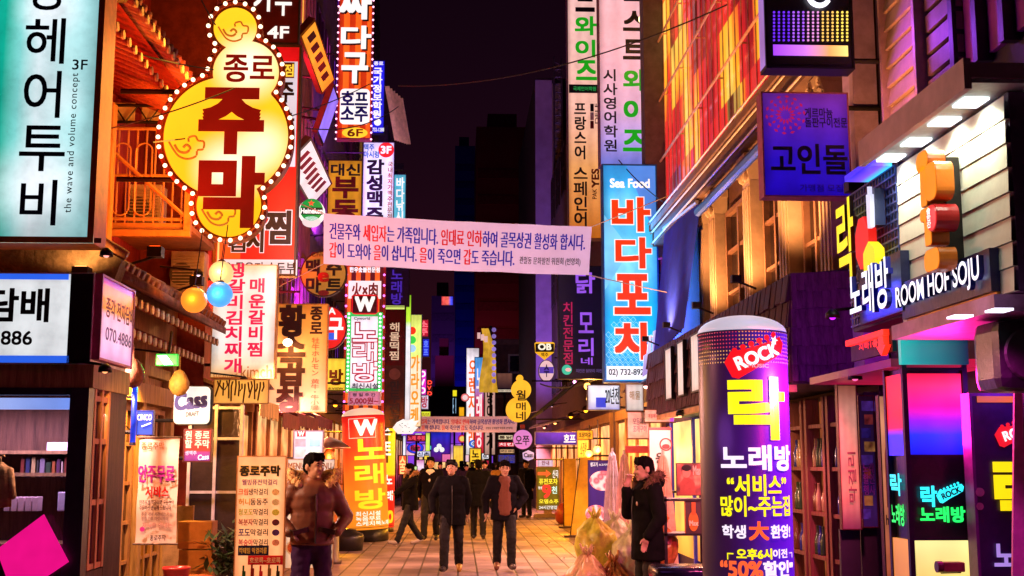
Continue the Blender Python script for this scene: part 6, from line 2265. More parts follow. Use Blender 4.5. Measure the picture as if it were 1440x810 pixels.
# lit menu boards behind the man
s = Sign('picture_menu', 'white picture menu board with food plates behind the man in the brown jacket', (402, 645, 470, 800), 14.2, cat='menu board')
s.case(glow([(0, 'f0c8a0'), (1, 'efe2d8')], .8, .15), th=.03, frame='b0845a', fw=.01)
s.t('MENU', (406, 651, 428, 660), mat('a06a4a', .5), bold=.04)
s.t('MENU', (445, 651, 466, 660), mat('a06a4a', .5), bold=.04)
s.panel((436, 648, 437.5, 798), mat('c08a5a', .5), 2, 'fold')
for cx, cy in ((411, 745), (412, 770), (417, 720), (455, 762)):
    s.disc(cx, cy, 10, mat((.75, .7, .66), .4), 2, 'plate_picture')
    s.disc(cx, cy, 7.5, mat((.5, .10, .04), .5, 0, .7, 25), 3, 'food_picture')
s = Sign('lit_menu_board', 'tall bluish white lit menu board under the dark red awning', (412, 605, 455, 650), 17.0, cat='menu board')
s.case(glow('d4d2ea', .9, .15), th=.06, frame='6a5a7a', fw=.015)
s.panel((418, 606, 430, 614), glow('c01030', .9, 0), 2)
s.t('W', (420, 607, 428, 613), WHITE_G, 6, bold=.06)
for k in range(4):
    s.panel((415 + (k % 2) * 20, 617 + (k // 2) * 15, 430 + (k % 2) * 20, 628 + (k // 2) * 15), glow(('e0a0b8', '90d0e0', 'e8c8d0', 'c0e0d8')[k], .85, .3, 8), 2, 'picture')
s.arms(-3.4, 1)
# ochre picture banner and awning of the tripe restaurant
s = Sign('ochre_banner', 'ochre board of hanging brush strokes under the white rib stew sign', (300, 533, 378, 568), 15.4)
s.case(glow('e8a838', .75, .2), th=.05, frame='7a4a18', fw=.01)
rr = random.Random(8)
mb = MB()
for k in range(16):
    x, z = s.loc(306 + k * 4.3, 534 + rr.uniform(0, 6))
    mb.tube([(x, -.008, z), (x + rr.uniform(-.02, .02), -.008, z - .06), (x + rr.uniform(-.03, .03), -.008, z - rr.uniform(.08, .25))], .010, 4)
mb.build('brush_strokes', mat((.08, .03, .01), .6), s.root)
s.arms(-3.4, 1)

# shopfront uprights, crates, plants, bucket, stools on the left pavement
t = thing('glazed_door', 'tall bluish white framed glass door behind the stacked orange crates', 'door', (-3.05, 14.0, 0), R(0))
f = MB()
for x in (-.02, .27, .56):
    f.box(x, -.03, 0, x + .035, .04, 2.35)
for z in (.02, .75, 1.35, 1.95, 2.30):
    f.box(-.02, -.025, z, .59, .035, z + .03)
f.build('frame', mat((.45, .42, .70), .4), t)
MB().box(.0, .0, .02, .58, .012, 2.3).build('pane', mat((.03, .02, .03), .12), t)
for k in range(4):
    o_ = tag(MB().box(-.17, -.14, 0, .17, .14, .27).box(-.15, -.15, .06, .15, -.1401, .09).build('crate', mat((.55, .22, .05), .6, 0, .25, 5), None, bev=.008), ['bottom', 'second lowest', 'third', 'topmost'][k] + ' orange crate of the stack beside the glazed door', 'crate', 'orange crates stacked by the glazed door')
    p = atY(281, 700, 12.6)
    o_.location = (p.x + .008 * (-1) ** k, 12.6, .28 * k)
def planter(name, label, px, Y, sc=1.0):
    p = gnd(px[0], px[1]) if Y is None else Vector((atY(px[0], 650, Y).x, Y, 0))
    t = thing(name, label, 'plant', p)
    MB().lathe([(.10 * sc, 0), (.14 * sc, .26 * sc), (.15 * sc, .28 * sc), (.12 * sc, .27 * sc)], n=16).build('pot', mat((.25, .09, .05), .7), t, True)
    rr = random.Random(len(label))
    b = MB()
    for k in range(150):
        a, e = rr.uniform(0, 6.28), rr.uniform(-.2, 1.3)
        r = rr.uniform(.05, .22) * sc
        c = Vector((r * math.cos(a) * math.cos(e), r * math.sin(a) * math.cos(e), .42 * sc + .30 * sc * rr.random() + r * math.sin(e)))
        d = Vector((rr.uniform(-1, 1), rr.uniform(-1, 1), rr.uniform(-.3, 1))).normalized() * .07 * sc
        n_ = d.cross(Vector((0, 0, 1))).normalized() * .022 * sc
        b.add([c - d, c + n_, c + d, c - n_], [(0, 1, 2, 3)])
    b.build('leaves', mat((.035, .06, .02), .5, 0, .5, 9), t, fix=False)
planter('potted_shrub', 'dark potted shrub between the orange crates and the menu stand', (322, 800), 12.4, 1.25)
t = tag(MB().lathe([(.09, 0), (.12, .26), (.13, .27), (.125, .29), (.11, .285), (.085, .02)], n=20).build('bucket', mat((.6, .03, .03), .35), None, True), 'red plastic bucket in front of the orange crates', 'bucket')
t.location = (atY(252, 700, 11.6).x, 11.6, .45)
t = tag(MB().box(-.2, -.16, 0, .2, .16, .45).box(-.22, -.18, .4, .22, .18, .44).build('wooden_crate', wood((.30, .13, .05)), None, bev=.006), 'low wooden crate carrying the red bucket', 'crate')
t.location = (atY(252, 700, 11.6).x - .02, 11.62, 0)
def stool(label, x, Y, c, h=.6):
    t = thing('stool', label, 'stool', (x, Y, 0))
    MB().lathe([(.01, h - .03), (.16, h - .03), (.17, h), (.15, h + .03), (.01, h + .035)], n=20).build('seat', mat(c, .4), t, True)
    for q in range(4):
        a = R(45 + 90 * q)
        MB().tube([(.11 * math.cos(a), .11 * math.sin(a), h - .03), (.16 * math.cos(a), .16 * math.sin(a), 0)], .014, 6).build('leg', STEEL, t)
stool('orange red seated stool beneath the crate stack', atY(280, 700, 11.9).x, 11.9, (.6, .10, .03))
stool('orange red seated stool close to the menu stand', atY(303, 700, 12.0).x, 12.0, (.6, .14, .05), .57)
t = tag(MB().box(-.15, 0, .0, .15, .05, 1.25).build('poster_panel', mat((.45, .24, .09), .7, 0, .4, 6)), 'ochre plank poster leaning on the post left of the Cass sign', 'poster')
t.location = (atY(252, 700, 12.9).x, 12.9, .0)
for k, (px, c) in enumerate(((302, (.3, .25, .6)), (345, (.55, .35, .14)))):
    pass

# patio heater, A board, black tub
t = thing('patio_heater', 'dome topped metal patio heater behind the man in the brown jacket', 'patio heater', (atY(463, 650, 21).x, 21, 0))
MB().lathe([(.37, 1.93), (.36, 1.96), (.2, 2.06), (.05, 2.12), (.01, 2.13)], n=28).build('dome', mat((.45, .25, .14), .3, .8, .2), t, True)
MB().lathe([(.06, 1.66), (.09, 1.7), (.10, 1.86), (.06, 1.92)], n=16).build('burner', mat((.3, .12, .06), .4, .7), t, True)
MB().cyl((0, 0, .6), (0, 0, 1.68), .04).build('pole', mat((.3, .22, .2), .35, .8), t)
MB().lathe([(.24, 0), (.24, .06), (.2, .1), (.19, .6), (.06, .66)], n=20).build('tank_cover', mat((.1, .07, .06), .5, .4), t, True)
light('POINT', 'lamp', t, (0, -.2, 1.75), 'ff9040', 60, .1)
def a_board(name, label, px, Y, face, rz=0):
    s = Sign(name, label, px, Y, cat='sandwich board')
    s.case(face, th=.03, frame='7a3a18', fw=.02)
    MB().add([(-s.w / 2, .04, s.h), (s.w / 2, .04, s.h), (s.w / 2, .4, 0), (-s.w / 2, .4, 0), (-s.w / 2, .06, s.h), (s.w / 2, .06, s.h), (s.w / 2, .42, 0), (-s.w / 2, .42, 0)], [(0, 1, 2, 3), (4, 7, 6, 5), (0, 4, 5, 1), (1, 5, 6, 2), (2, 6, 7, 3), (3, 7, 4, 0)]).build('back_leg', wood((.3, .12, .05)), s.root)
    return s
s = a_board('sandwich_board', 'narrow orange sandwich board beside the patio heater', (466, 668, 483, 752), 26.0, glow('e0601c', .8, .3))
s.t('막걸리', (469, 690, 481, 700), mat('f0e0c0', .5), bold=.03)
s.t('파전', (470, 705, 480, 713), mat('f0e0c0', .5), bold=.03)
s.root.location.z = 0.01
t = tag(MB().lathe([(.30, 0), (.33, .25), (.30, .32), (.18, .36), (.17, .40), (.05, .42), (.01, .42)], n=24).build('rubbish_tub', mat((.02, .015, .015), .35), None, True), 'black round lidded tub at the foot of the red karaoke balloon', 'tub')
p = gnd(488, 774)
t.location = (p.x, p.y, 0)

# ------------------------------------------------------------------ lit inflatable pillars
def pillar(name, label, cx, Y, r, ztop, body, base=.12, lean=0, cap=None, taper=1.0):
    t = thing(name, label, 'inflatable sign', (atY(cx, 650, Y).x, Y - r, 0))
    t.rotation_euler = (0, R(lean), 0)
    pr = [(r * .97 * taper, base), (r * taper, base + .04)]
    for k in range(1, 12):
        z = base + .04 + (ztop - base - .16) * k / 11
        pr.append((r * (taper + (1 - taper) * k / 11), z))
    MB().lathe(pr, (0, r, 0), 40).build('tube', body, t, True)
    zc = ztop - .12
    d = [(r * .995, zc + .004)]
    for k in range(1, 9):
        q = R(90 * k / 8)
        d.append((max(.004, r * .99 * math.cos(q)), zc + .004 + .14 * max(1, r / .38) * math.sin(q)))
    MB().lathe(d, (0, r, 0), 40).build('cap', cap or glow('cfc8da', .8, .12, light=True), t, True)
    MB().lathe([(r * .95, 0), (r * .98, .02), (r * .98, base - .01), (r * .9, base)], (0, r, 0), 32).build('base', mat((.012, .01, .012), .4), t, True)
    sm = MB()
    for z in (base + .05, zc - .01):
        sm.tube([(r * 1.003 * math.cos(a), r + r * 1.003 * math.sin(a), z) for a in [2 * math.pi * k / 40 for k in range(40)]], .006, 5, closed=True)
    sm.build('seam', mat((.05, .02, .06), .5), t)
    return t
YB, RB = 9.5, .35
zB = lambda py: atY(1048, py, YB - RB).z
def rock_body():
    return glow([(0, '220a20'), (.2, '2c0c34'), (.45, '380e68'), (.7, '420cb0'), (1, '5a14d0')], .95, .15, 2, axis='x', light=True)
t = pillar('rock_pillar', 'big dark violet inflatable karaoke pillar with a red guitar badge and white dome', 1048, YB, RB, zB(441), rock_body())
rock = t
kx = (YB - RB) / FPX
bxp = lambda b: ((b[0] - 1048) * kx, zB(b[3]), (b[2] - 1048) * kx, zB(b[1]))
def wrap(text, b, m, **k):
    x0, z0, x1, z1 = bxp(b)
    k.setdefault('y', -.010)
    # unroll: the photo shows x = r sin(a)
    u0, u1 = RB * math.asin(max(-.98, min(.98, x0 / RB))), RB * math.asin(max(-.98, min(.98, x1 / RB)))
    return write(t, text, (u0, z0, u1, z1), m, bend=RB, **k)
dt = [MB() for _ in range(3)]
for j in range(9):
    z = zB(466 + j * 5.3)
    for i in range(-21, 22):
        a = i * .0715 + .0
        k = 0 if i < -4 else 1 if i < 6 else 2
        k = (k + (1 if j > 4 else 0)) % 3 if i < 0 else k
        rr = .0062
        c = Vector((math.sin(a), -math.cos(a), 0))
        u = Vector((math.cos(a), math.sin(a), 0))
        p = c * (RB + .003) + Vector((0, RB, z))
        dt[k].add([p + (u * math.cos(q) + Vector((0, 0, 1)) * math.sin(q)) * rr for q in [2 * math.pi * w_ / 7 for w_ in range(7)]], [tuple(range(7))])
for k, c in enumerate(('d03a5a', 'e0a060', 'c080c0')):
    dt[k].build('dot_band', glow(c, .8, 0), t)
gx = (1055 - 1048) * kx
hb = guitar_head(gx, zB(500), .49, 22, -.016, glow('e0141e', .95, .08), 'ROCK', t)
bend_mesh(hb.data, RB)
for ch in hb.children:
    bend_mesh(ch.data, RB)
x_, z_ = .165, zB(478)
so = MB().prism([(x_ + (.036 if q % 2 == 0 else .015) * math.sin(math.pi * q / 5 + .3), z_ + (.036 if q % 2 == 0 else .015) * math.cos(math.pi * q / 5 + .3)) for q in range(10)], -.030, -.026).build('star', WHITE_G, t)
bend_mesh(so.data, RB)
wrap('MUSIC', (1040, 512, 1068, 517), glow('f0a0a0', .8, 0), y=-.026)
YW = glow('f4ee14', 1.0, .05)
WH = glow('ece4f4', 1.0, .05)
wrap('락', (1016, 533, 1092, 615), YW, bold=.055)
wrap('노래방', (1004, 627, 1101, 661), WH, bold=.05)
wrap('“서비스”', (1010, 668, 1092, 697), YW, bold=.04)
wrap('많이~주는집', (1002, 698, 1098, 726), YW, bold=.04)
wrap('학생', (1003, 739, 1031, 757), WH, bold=.04)
wrap('大', (1036, 734, 1062, 759), glow('f0602a', 1, 0), bold=.05)
wrap('환영!', (1066, 739, 1097, 757), WH, bold=.04)
wrap('┌ 오후6시', (1008, 772, 1066, 787), YW, bold=.05)
wrap('이전 ┐', (1068, 773, 1100, 786), WH, bold=.04)
wrap('“50%', (1000, 790, 1052, 812), glow('f06030', 1, 0), bold=.05)
wrap('할인”', (1054, 790, 1100, 812), WH, bold=.05)
light('POINT', 'lamp', t, (-.55, -.1, 1.9), 'b060ff', 6, .2)
# red W pillar
YWp = 27.0
rW = 29.5 * YWp / FPX
t = pillar('karaoke_pillar', 'leaning red and orange inflatable karaoke pillar with a white W', 519, YWp, rW, atY(519, 577, YWp).z, glow([(0, 'f08a20'), (.35, 'f07a1c'), (.7, 'ea3414'), (1, 'e01c18')], .95, .1, light=True), base=.26, lean=-3.2, cap=glow('f0c0a0', .9, .1))
kx2 = YWp / FPX
def wrapw(text, b, m, r, cx, Y, lean=0, **k):
    z = lambda py: atY(cx, py, Y).z
    zm = (z(b[1]) + z(b[3])) / 2
    dx = math.tan(R(lean)) * zm
    x0, x1 = (b[0] - cx) * Y / FPX - dx, (b[2] - cx) * Y / FPX - dx
    u0, u1 = [r * math.asin(max(-.97, min(.97, q / r))) for q in (x0, x1)]
    k.setdefault('y', -.012)
    return write(t, text, (u0, z(b[3]), u1, z(b[1])), m, bend=r, **k)
sq = MB()
zt_, zb2 = atY(519, 589, YWp).z, atY(519, 616, YWp).z
sq.tube([(-.30, -.012, zt_), (.30, -.012, zt_), (.30, -.012, zb2), (-.30, -.012, zb2)], .008, 5, closed=True)
q = sq.build('badge_outline', glow('f0c8b0', .9, 0), t)
bend_mesh(q.data, rW)
wrapw('W', (501, 592, 530, 612), G('f6e8e0', 1.0), rW, 519, YWp, -3.2, bold=.06)
YO = glow('f8d020', 1.0, .05)
for ch, b in (('노', (502, 619, 539, 645)), ('래', (503, 653, 539, 680)), ('방', (504, 688, 542, 714))):
    wrapw(ch, b, YO, rW, 519, YWp, -3.2, bold=.05)
wrapw('최신시설\n녹음무료\n스케치북노래', (505, 718, 546, 738), G('f4e8d8'), rW, 519, YWp, -3.2, bold=.03)
# yellow pillar behind it
Y2 = 30.5
r2_ = 28 * Y2 / FPX
t = pillar('tavern_pillar', 'yellow edged inflatable pillar with a black panel, behind the red karaoke pillar', 527, Y2, r2_, atY(527, 567, Y2).z, glow([(0, 'd81414'), (.42, 'e01a18'), (.44, 'f0c018'), (1, 'f4cc20')], .95, .1), base=.12, cap=glow('f4cc30', .95, .1))
z = lambda py: atY(527, py, Y2).z
q = MB().box(-.40, -.012, z(651), .38, -.008, z(583)).build('black_panel', mat((.03, .01, .01), .4), t)
bend_mesh(q.data, r2_)
for ch, b in (('뮤', (541, 586, 549, 596)), ('즈', (541, 600, 548, 612)), ('트', (541, 622, 549, 640)), ('노', (543, 668, 551, 680)), ('래', (543, 690, 552, 703))):
    wrapw(ch, b, WHITE_G, r2_, 527, Y2, bold=.05, y=-.02)
wrapw('0', (545, 718, 553, 734), glow('f8c020', 1, 0), r2_, 527, Y2, bold=.06)
# white fan shaped sign
s = Sign('fan_sign', 'white fan shaped lit sign with faint scribbles over the black panel pillar', (552, 588, 589, 610), 29.0)
x0, z0, x1, z1 = s.n(0, 0, 1, 1)
fp = [(x0 + .12, z0), (x1 - .16, z0), (x1 - .02, z0 + .16), (x1 - .1, z0 + .18), (x1, z1 - .05), (x1 - .14, z1 - .07), (x1 - .12, z1), (0.05, z1 - .06), (-.06, z1 - .02), (x0 + .1, z1 - .1), (x0, z0 + .14)]
MB().prism(fp, 0, .10).build('face', glow('e8ecec', .9, .15, 4), s.root)
rr = random.Random(3)
mb = MB()
for k in range(14):
    x, z = rr.uniform(x0 + .15, x1 - .2), rr.uniform(z0 + .04, z1 - .12)
    mb.tube([(x, -.006, z), (x + .03, -.006, z + rr.uniform(-.02, .02))], .006, 4)
mb.build('scribble', mat((.1, .2, .15), .6), s.root)
s.th = .1
s.arms(-3.4, 1)

# ------------------------------------------------------------------ right street level
def gourd2():
    s = Sign('small_gourd_sign', 'small yellow lit gourd sign with three syllables above the purple round sign', (712, 527, 748, 598), 33.0)
    c2 = [(731, 532, 5), (733, 548, 14), (729, 576, 17.5)]
    q = []
    for cx, cy, r in c2:
        x, z = s.loc(cx, cy)
        q.append((x, z, s.loc(cx + r, cy)[0] - x))
    for k, (x, z, r) in enumerate(q):
        n = 28
        MB().prism([(x + r * math.cos(2 * math.pi * w_ / n), z + r * math.sin(2 * math.pi * w_ / n)) for w_ in range(n)], -.004 * k, .16 - .004 * k).build('lobe', glow('f4b428', .98, .12, 2), s.root)
    bm_ = mat('3a1a08', .5)
    s.t('월', (726, 549, 739, 563), bm_, lay=6, bold=.03)
    s.t('매', (726, 566, 739, 577), bm_, lay=6, bold=.03)
    s.t('네', (726, 579, 739, 591), bm_, lay=6, bold=.03)
    s.th = .12
    s.arms(3.4)
gourd2()
s = Sign('purple_round_sign', 'round pinkish purple sign with brush letters beneath the small gourd sign', (721, 600, 749, 634), 32.0)
s.disc(735, 618, 14, mat('5a2a6a', .5), 0, 'casing', th=.1)
s.disc(735, 618, 13.4, glow('c878c8', .85, .12), 1, 'face')
MB().box(-.06, .0, s.h - .05, .06, .06, s.h + .06).build('clip', mat('a02a3a', .5), s.root)
s.t('오쭈', (725, 613, 744, 626), mat('2a0a3a', .5), lay=5, bold=.03)
s.th = .1
s.arms(3.4, 1)
s = Sign('ob_sign', 'yellow shield shaped beer sign with black lettered band over an oval sign', (752, 481, 780, 506), 35.0)
x0, z0, x1, z1 = s.n(0, 0, 1, 1)
MB().prism([(x0, z1 - .03), (x0 + .05, z1), (x1 - .05, z1), (x1, z1 - .03), (x1 - .02, z0 + .22), ((x0 + x1) / 2, z0), (x0 + .02, z0 + .22)], 0, .12).build('shield', glow('f0b020', .95, .1), s.root)
MB().box(x0 + .02, -.006, z0 + .23, x1 - .02, -.001, z1 - .05).build('band', mat((.02, .012, .01), .4), s.root)
s.t('OB', (757, 483.5, 775, 492), G('f0e8d0'), bold=.05)
s.t('맥주', (761, 496, 771, 502), mat('6a3a10', .5), bold=.03)
s.th = .1
s.arms(3.4, 1)
s = Sign('oval_sign', 'pale pink oval lit sign with violet band, below the yellow shield beer sign', (757, 506, 780, 537), 35.2)
s.disc(768.5, 521.5, 11.5, mat('5a4a3a', .5), 0, 'casing', ry=15.5, th=.1)
s.disc(768.5, 521.5, 10.5, glow('e0b8c0', .9, .1), 1, 'face', ry=14.5)
s.panel((758.5, 516, 778.5, 525), glow('5a3ab0', .8, .2), 2)
s.t('수', (765, 513, 772, 530), mat('2a1a8a', .5), bold=.05)
s.th = .1
s.arms(3.4, 1)
s = Sign('hexagon_sign', 'little bluish hexagonal beer sign under the purple round sign', (735, 633, 751, 648), 34.0)
x0, z0, x1, z1 = s.n(0, 0, 1, 1)
MB().prism([(x0, z1 * .75), (0, z1), (x1, z1 * .75), (x1 * .9, z1 * .2), (0, 0), (x0 * .9, z1 * .2)], 0, .1).build('face', glow('a8a0d8', .85, .15), s.root)
s.t('Cass', (737, 637, 749, 643), mat('1a1a5a', .5), bold=.05)
s.th = .1
s.arms(3.4, 1)
s = Sign('white_pub_sign', 'whitish blue lit sign with black brush strokes under the dark chicken sign', (826, 541, 872, 577), 23.0)
s.case(glow([(0, 'a8a8e0'), (.4, 'd8e0f0'), (1, 'e0e8f4')], .95, .15), th=.15, frame='5a5a6a', fw=.015)
s.t('20년전', (851, 545, 870, 568), mat('1a1a30', .5), bold=.05)
s.panel((838, 559, 852, 573), glow('3a4ae0', .8, .3), 2)
s.arms(3.55, 1)
s = Sign('ivory_sign', 'ivory board with faint lettering between the bright blue seafood sign and the shingled awning', (880, 540, 905, 578), 19.6)
s.case(glow('cfc8c4', .8, .1), th=.06, frame='7a6a6a', fw=.01)
s.t('해물', (885, 550, 900, 562), mat('b0a060', .5), bold=.02)
s.arms(3.6, 1)
s = cloth('white_price_cloth', 'white price cloth hanging under the shingled awning edge at its far end', (883, 579, 912, 617), 17.6, mat((.72, .60, .60), .8), wave=.006)
s.t('모듬해물\n조개구이', (890, 588, 909, 608), mat('6a5a8a', .5), 5, bold=.01)
s = cloth('white_price_cloth', 'long white cloth strip with small writing under the shingled awning', (907, 576, 948, 594), 17.3, mat((.75, .62, .58), .8), wave=.006)
s.t('계절메뉴 과메기 생굴', (911, 582, 944, 588), mat('8a3a3a', .5), 5, bold=.01)
s.panel((942, 577, 947, 593), glow('b040e0', .8, .2), 4, 'edge')
# roll up banner and red header
s = Sign('roll_up_banner', 'pale roll up banner with a red ring and dark letters behind the smoking man', (913, 601, 944, 690), 16.5, cat='banner')
s.case(mat((.70, .60, .66), .6, 0, .08), th=.03, frame='b0182a', fw=.006)
s.panel((913, 601, 944, 605), mat('a8142a', .5), 1)
s.disc(936, 625, 9, mat('8a0f24', .5), 3, 'ring')
s.disc(936, 625, 7, mat('e0b8c0', .5), 4, 'ring_inside')
s.disc(936, 628, 5.5, mat('8a0f24', .5), 5, 'ring_fill', ry=3.5)
s.t('응', (922, 637, 934, 652), INK, bold=.04)
s.t('급실', (925, 656, 934, 672), INK, bold=.03)
MB().box(-.2, -.08, -.03, .2, .1, 0).build('foot', STEEL, s.root)
s.root.location.z = max(.03, s.root.location.z)
goods('red_header', 'dark red fascia board above the shop door left of the roll up banner', 'fascia', (880, 627, 912, 637), 17.9, .1, mat((.4, .02, .03), .5))
# tall posters, parasols and yellow flags
s = Sign('meat_poster', 'blue poster with pink meat slices beside the folded parasols', (827, 647, 868, 735), 22.0, cat='poster')
def meat(n, tc):
    vo = nd(n, 'TexVoronoi')
    vo.inputs['Scale'].default_value = 9
    n.links.new(tc.outputs['Object'], vo.inputs[0])
    return ramp(n, vo.outputs['Distance'], [(.05, (.8, .25, .3)), (.4, (.55, .08, .12)), (.7, (.85, .55, .55))])
s.case(glow('3a1a78', .65, .15), th=.03, frame='2a1a4a', fw=.01)
PM = pattern('meat', meat, .5, .75)
s.disc(848, 676, 19, PM, 2, 'meat_picture', ry=14)
s.disc(862, 706, 10, PM, 3, 'meat_picture', ry=16)
s.disc(838, 722, 15, PM, 4, 'meat_picture', ry=12)
s.t('생고기', (830, 650, 840, 656), WHITE_G, bold=.03)
s.t('소고기무한리필', (842, 652, 865, 655), WHITE_G, bold=.02)
s.root.location.z = max(.02, s.root.location.z)
def parasol(label, px, top, bot, Y, c, c2):
    p = atY(px, bot, Y)
    zt = atY(px, top, Y).z
    t = thing('folded_parasol', label, 'parasol', (p.x, Y, 0))
    b = MB()
    n = 14
    prof = [(.02, zt), (.05, zt - .06), (.09, zt - .4), (.13, zt - .9), (.15, zt - 1.35), (.10, zt - 1.4)]
    base = 0
    for r, z in prof:
        for k in range(n * 2):
            a = math.pi * k / n
            rr = r * (1 + .28 * (k % 2) - .14)
            b.v.append((rr * math.cos(a), rr * math.sin(a), z))
    m_ = n * 2
    for i in range(len(prof) - 1):
        for k in range(m_):
            b.f.append((i * m_ + k, i * m_ + (k + 1) % m_, (i + 1) * m_ + (k + 1) % m_, (i + 1) * m_ + k))
    b.build('canopy', mat(c, .75, 0, .35, 5), t)
    MB().cyl((0, 0, .0), (0, 0, zt + .06), .02).build('pole', mat((.5, .45, .5), .4, .6), t)
    MB().lathe([(.2, 0), (.2, .06), (.04, .09)], n=20).build('base', mat((.2, .2, .2), .7), t, True)
parasol('folded white and lilac parasol in front of the blue meat poster', 862, 635, 735, 20.0, (.66, .55, .70), 0)
parasol('folded pink and white parasol behind the smoking man', 879, 638, 735, 19.3, (.70, .42, .46), 0)
parasol('folded pale peach parasol right of the smoking man', 934, 640, 750, 15.0, (.70, .40, .38), 0)
def flag(label, px, top, bot, Y, c, lean=0):
    p = gnd(px, bot)
    Y = Y or p.y
    t = thing('feather_flag', label, 'flag', (atY(px, bot, Y).x, Y, 0))
    zt = atY(px, top, Y).z
    b = MB()
    for j in range(13):
        v = j / 12
        for i in range(5):
            u = i / 4
            b.v.append((-.16 + .32 * u + lean * v, .02 * math.sin(v * 9 + u * 5), .06 + (zt - .06) * v))
    for j in range(12):
        for i in range(4):
            k = j * 5 + i
            b.f.append((k, k + 1, k + 6, k + 5))
    b.build('cloth', mat(c, .8, 0, .2, 4), t, True)
    MB().tube([(-.17, 0, 0), (-.17 + lean, 0, zt + .05)], .012, 6).build('pole', STEEL, t)
    MB().box(-.3, -.12, 0, .1, .12, .05).build('base', mat((.05, .02, .02), .5), t)
flag('yellow feather flag leaning left of the blue meat poster', 812, 640, 748, 28.0, (.75, .48, .07), .25)
flag('narrow yellow feather flag behind the leaning one', 802, 645, 735, 32.0, (.7, .46, .08))
t = Sign('yellow_cloth_sign', 'yellow cloth sign with faint letters hanging under the lilac awning', (812, 618, 829, 644), 27.0)
t.case(glow([(0, 'f2b834'), (1, 'f6cf4a')], .95, .1), th=.04, frame='b07a20', fw=.01)
t.t('소주방', (816, 622, 825, 641), mat('a06a10', .5), bold=.02)
t.arms(3.5, 1)
s = Sign('amber_board', 'amber lit board with dark writing directly above the yellow cloth sign', (811, 605, 834, 618), 27.2)
s.case(glow('f0a824', .95, .2), th=.05, frame='5a2a10', fw=.01)
s.t('포장마차', (814, 608, 831, 615), mat('3a1408', .5), bold=.05)
s.arms(3.5, 1)
# awning valances with lettering left of it
s = Sign('blue_lit_valance', 'blue violet lit valance with white lettering under the black folded awning', (752, 607, 812, 626), 33.5)
s.case(glow([(0, '2a1a9a'), (.5, '5a2ac0'), (1, '7a3ad0')], .8, .35, 2), th=.1, frame='c0c0ff', fw=.02)
s.t('호프', (793, 611, 809, 622), WHITE_G, bold=.06)
s.arms(3.5, 1)
def globe_lamp(label, px, py, Y, c='ffb850', e=40, r=.07, vis=4.0):
    t = thing('globe_lamp', label, 'lamp', atY(px, py, Y), 0, 'warm globe lamps hung along the right fronts')
    MB().ell((0, 0, 0), r, 14).build('globe', glow(c, vis, 0), t, True)
    MB().cyl((0, 0, r * .9), (0, 0, r * 1.3), r * .5).tube([(0, 0, r), (.02, .05, r + .5)], .008, 5).build('fitting', STEEL, t)
    light('POINT', 'lamp', t, (0, -r * 1.6, -r), c, e, r)
globe_lamp('warm glowing globe lamp under the dark chicken sign', 826, 543, 24.5)
globe_lamp('lower globe lamp hanging beneath the first, under the dark chicken sign', 829, 561, 25.5)
globe_lamp('small globe lamp right of the white pub sign brackets', 838, 552, 26.5, r=.05)
globe_lamp('warm globe lamp glowing over the parasols', 840, 632, 23.0, e=60)
globe_lamp('second warm globe lamp glowing over the parasols, further left', 828, 638, 24.0, e=60)
globe_lamp('dim pink globe lamp by the black folded awning', 808, 537, 28.5, 'ff90e0', 10, .04)
# arm lamp near the academy sign
t = thing('arm_floodlight', 'bright lamp on a long arm beside the pink white academy sign', 'lamp', atY(904, 27, 21.3))
MB().ell((0, 0, 0), (.08, .10, .08), 12).build('lens', glow('ffdf90', 5.0, 0), t, True)
e_ = atY(948, 18, 20.4) - t.location
MB().tube([(.05, 0, 0), tuple(e_)], .022, 6).tube([(.05, 0, .04), tuple(e_ + Vector((0, 0, .2)))], .012, 6).build('arm', mat((.5, .4, .2), .4, .5), t)
light('SPOT', 'lamp', t, (0, -.1, 0), 'ffb048', 500, .08, Vector((.5, -1, -.1)), 150)
# nine won board
s = Sign('nine_board', 'olive lit board with an orange arrow and a big red 9', (754, 656, 787, 718), 38.0, cat='sandwich board')
s.case(glow('7a6414', .8, .15), th=.1, frame='c8b070', fw=.03)
zt = s.root.location.z
MB().box(-.12, .0, -zt, .12, .1, 0).build('stand', mat((.7, .55, .3), .5), s.root)
MB().box(-.42, -.1, -zt, .42, .25, -zt + .12).build('foot', mat((.6, .48, .3), .5), s.root)
x0, z0, x1, z1 = s.bx((756, 660, 775, 672))
zc = (z0 + z1) / 2
MB().prism([(x0, zc - .05), (x1 - .16, zc - .05), (x1 - .16, zc - .12), (x1, zc), (x1 - .16, zc + .12), (x1 - .16, zc + .05), (x0, zc + .05)], -.012, -.008).build('arrow', glow('f0602a', 1, 0), s.root)
s.t('신곡', (777, 661, 785, 672), WHITE_G, bold=.04)
s.t('퓨전포차', (758, 673, 784, 681), glow('f4e43a', 1, 0), bold=.04)
s.t('9', (763, 682, 774, 700), glow('f03a2a', 1.1, 0), bold=.05)
s.t('천', (776, 684, 783, 694), G('c8f0e0'), bold=.04)
s.t('평생', (757, 684, 762, 688), WHITE_G)
s.t('오뎅소주', (758, 702, 785, 708), glow('f4e43a', 1, 0), bold=.04)
s.t('24시간영업', (758, 711, 783, 716), WHITE_G, bold=.02)
s = Sign('white_notice', 'small white notice with red print standing on top of the olive board', (756, 646, 778, 656), 38.05)
s.case(glow('d8c0d8', .85, .1), th=.04, fw=0)
s.t('안내', (762, 648, 772, 654), mat('b0202a', .5), bold=.03)
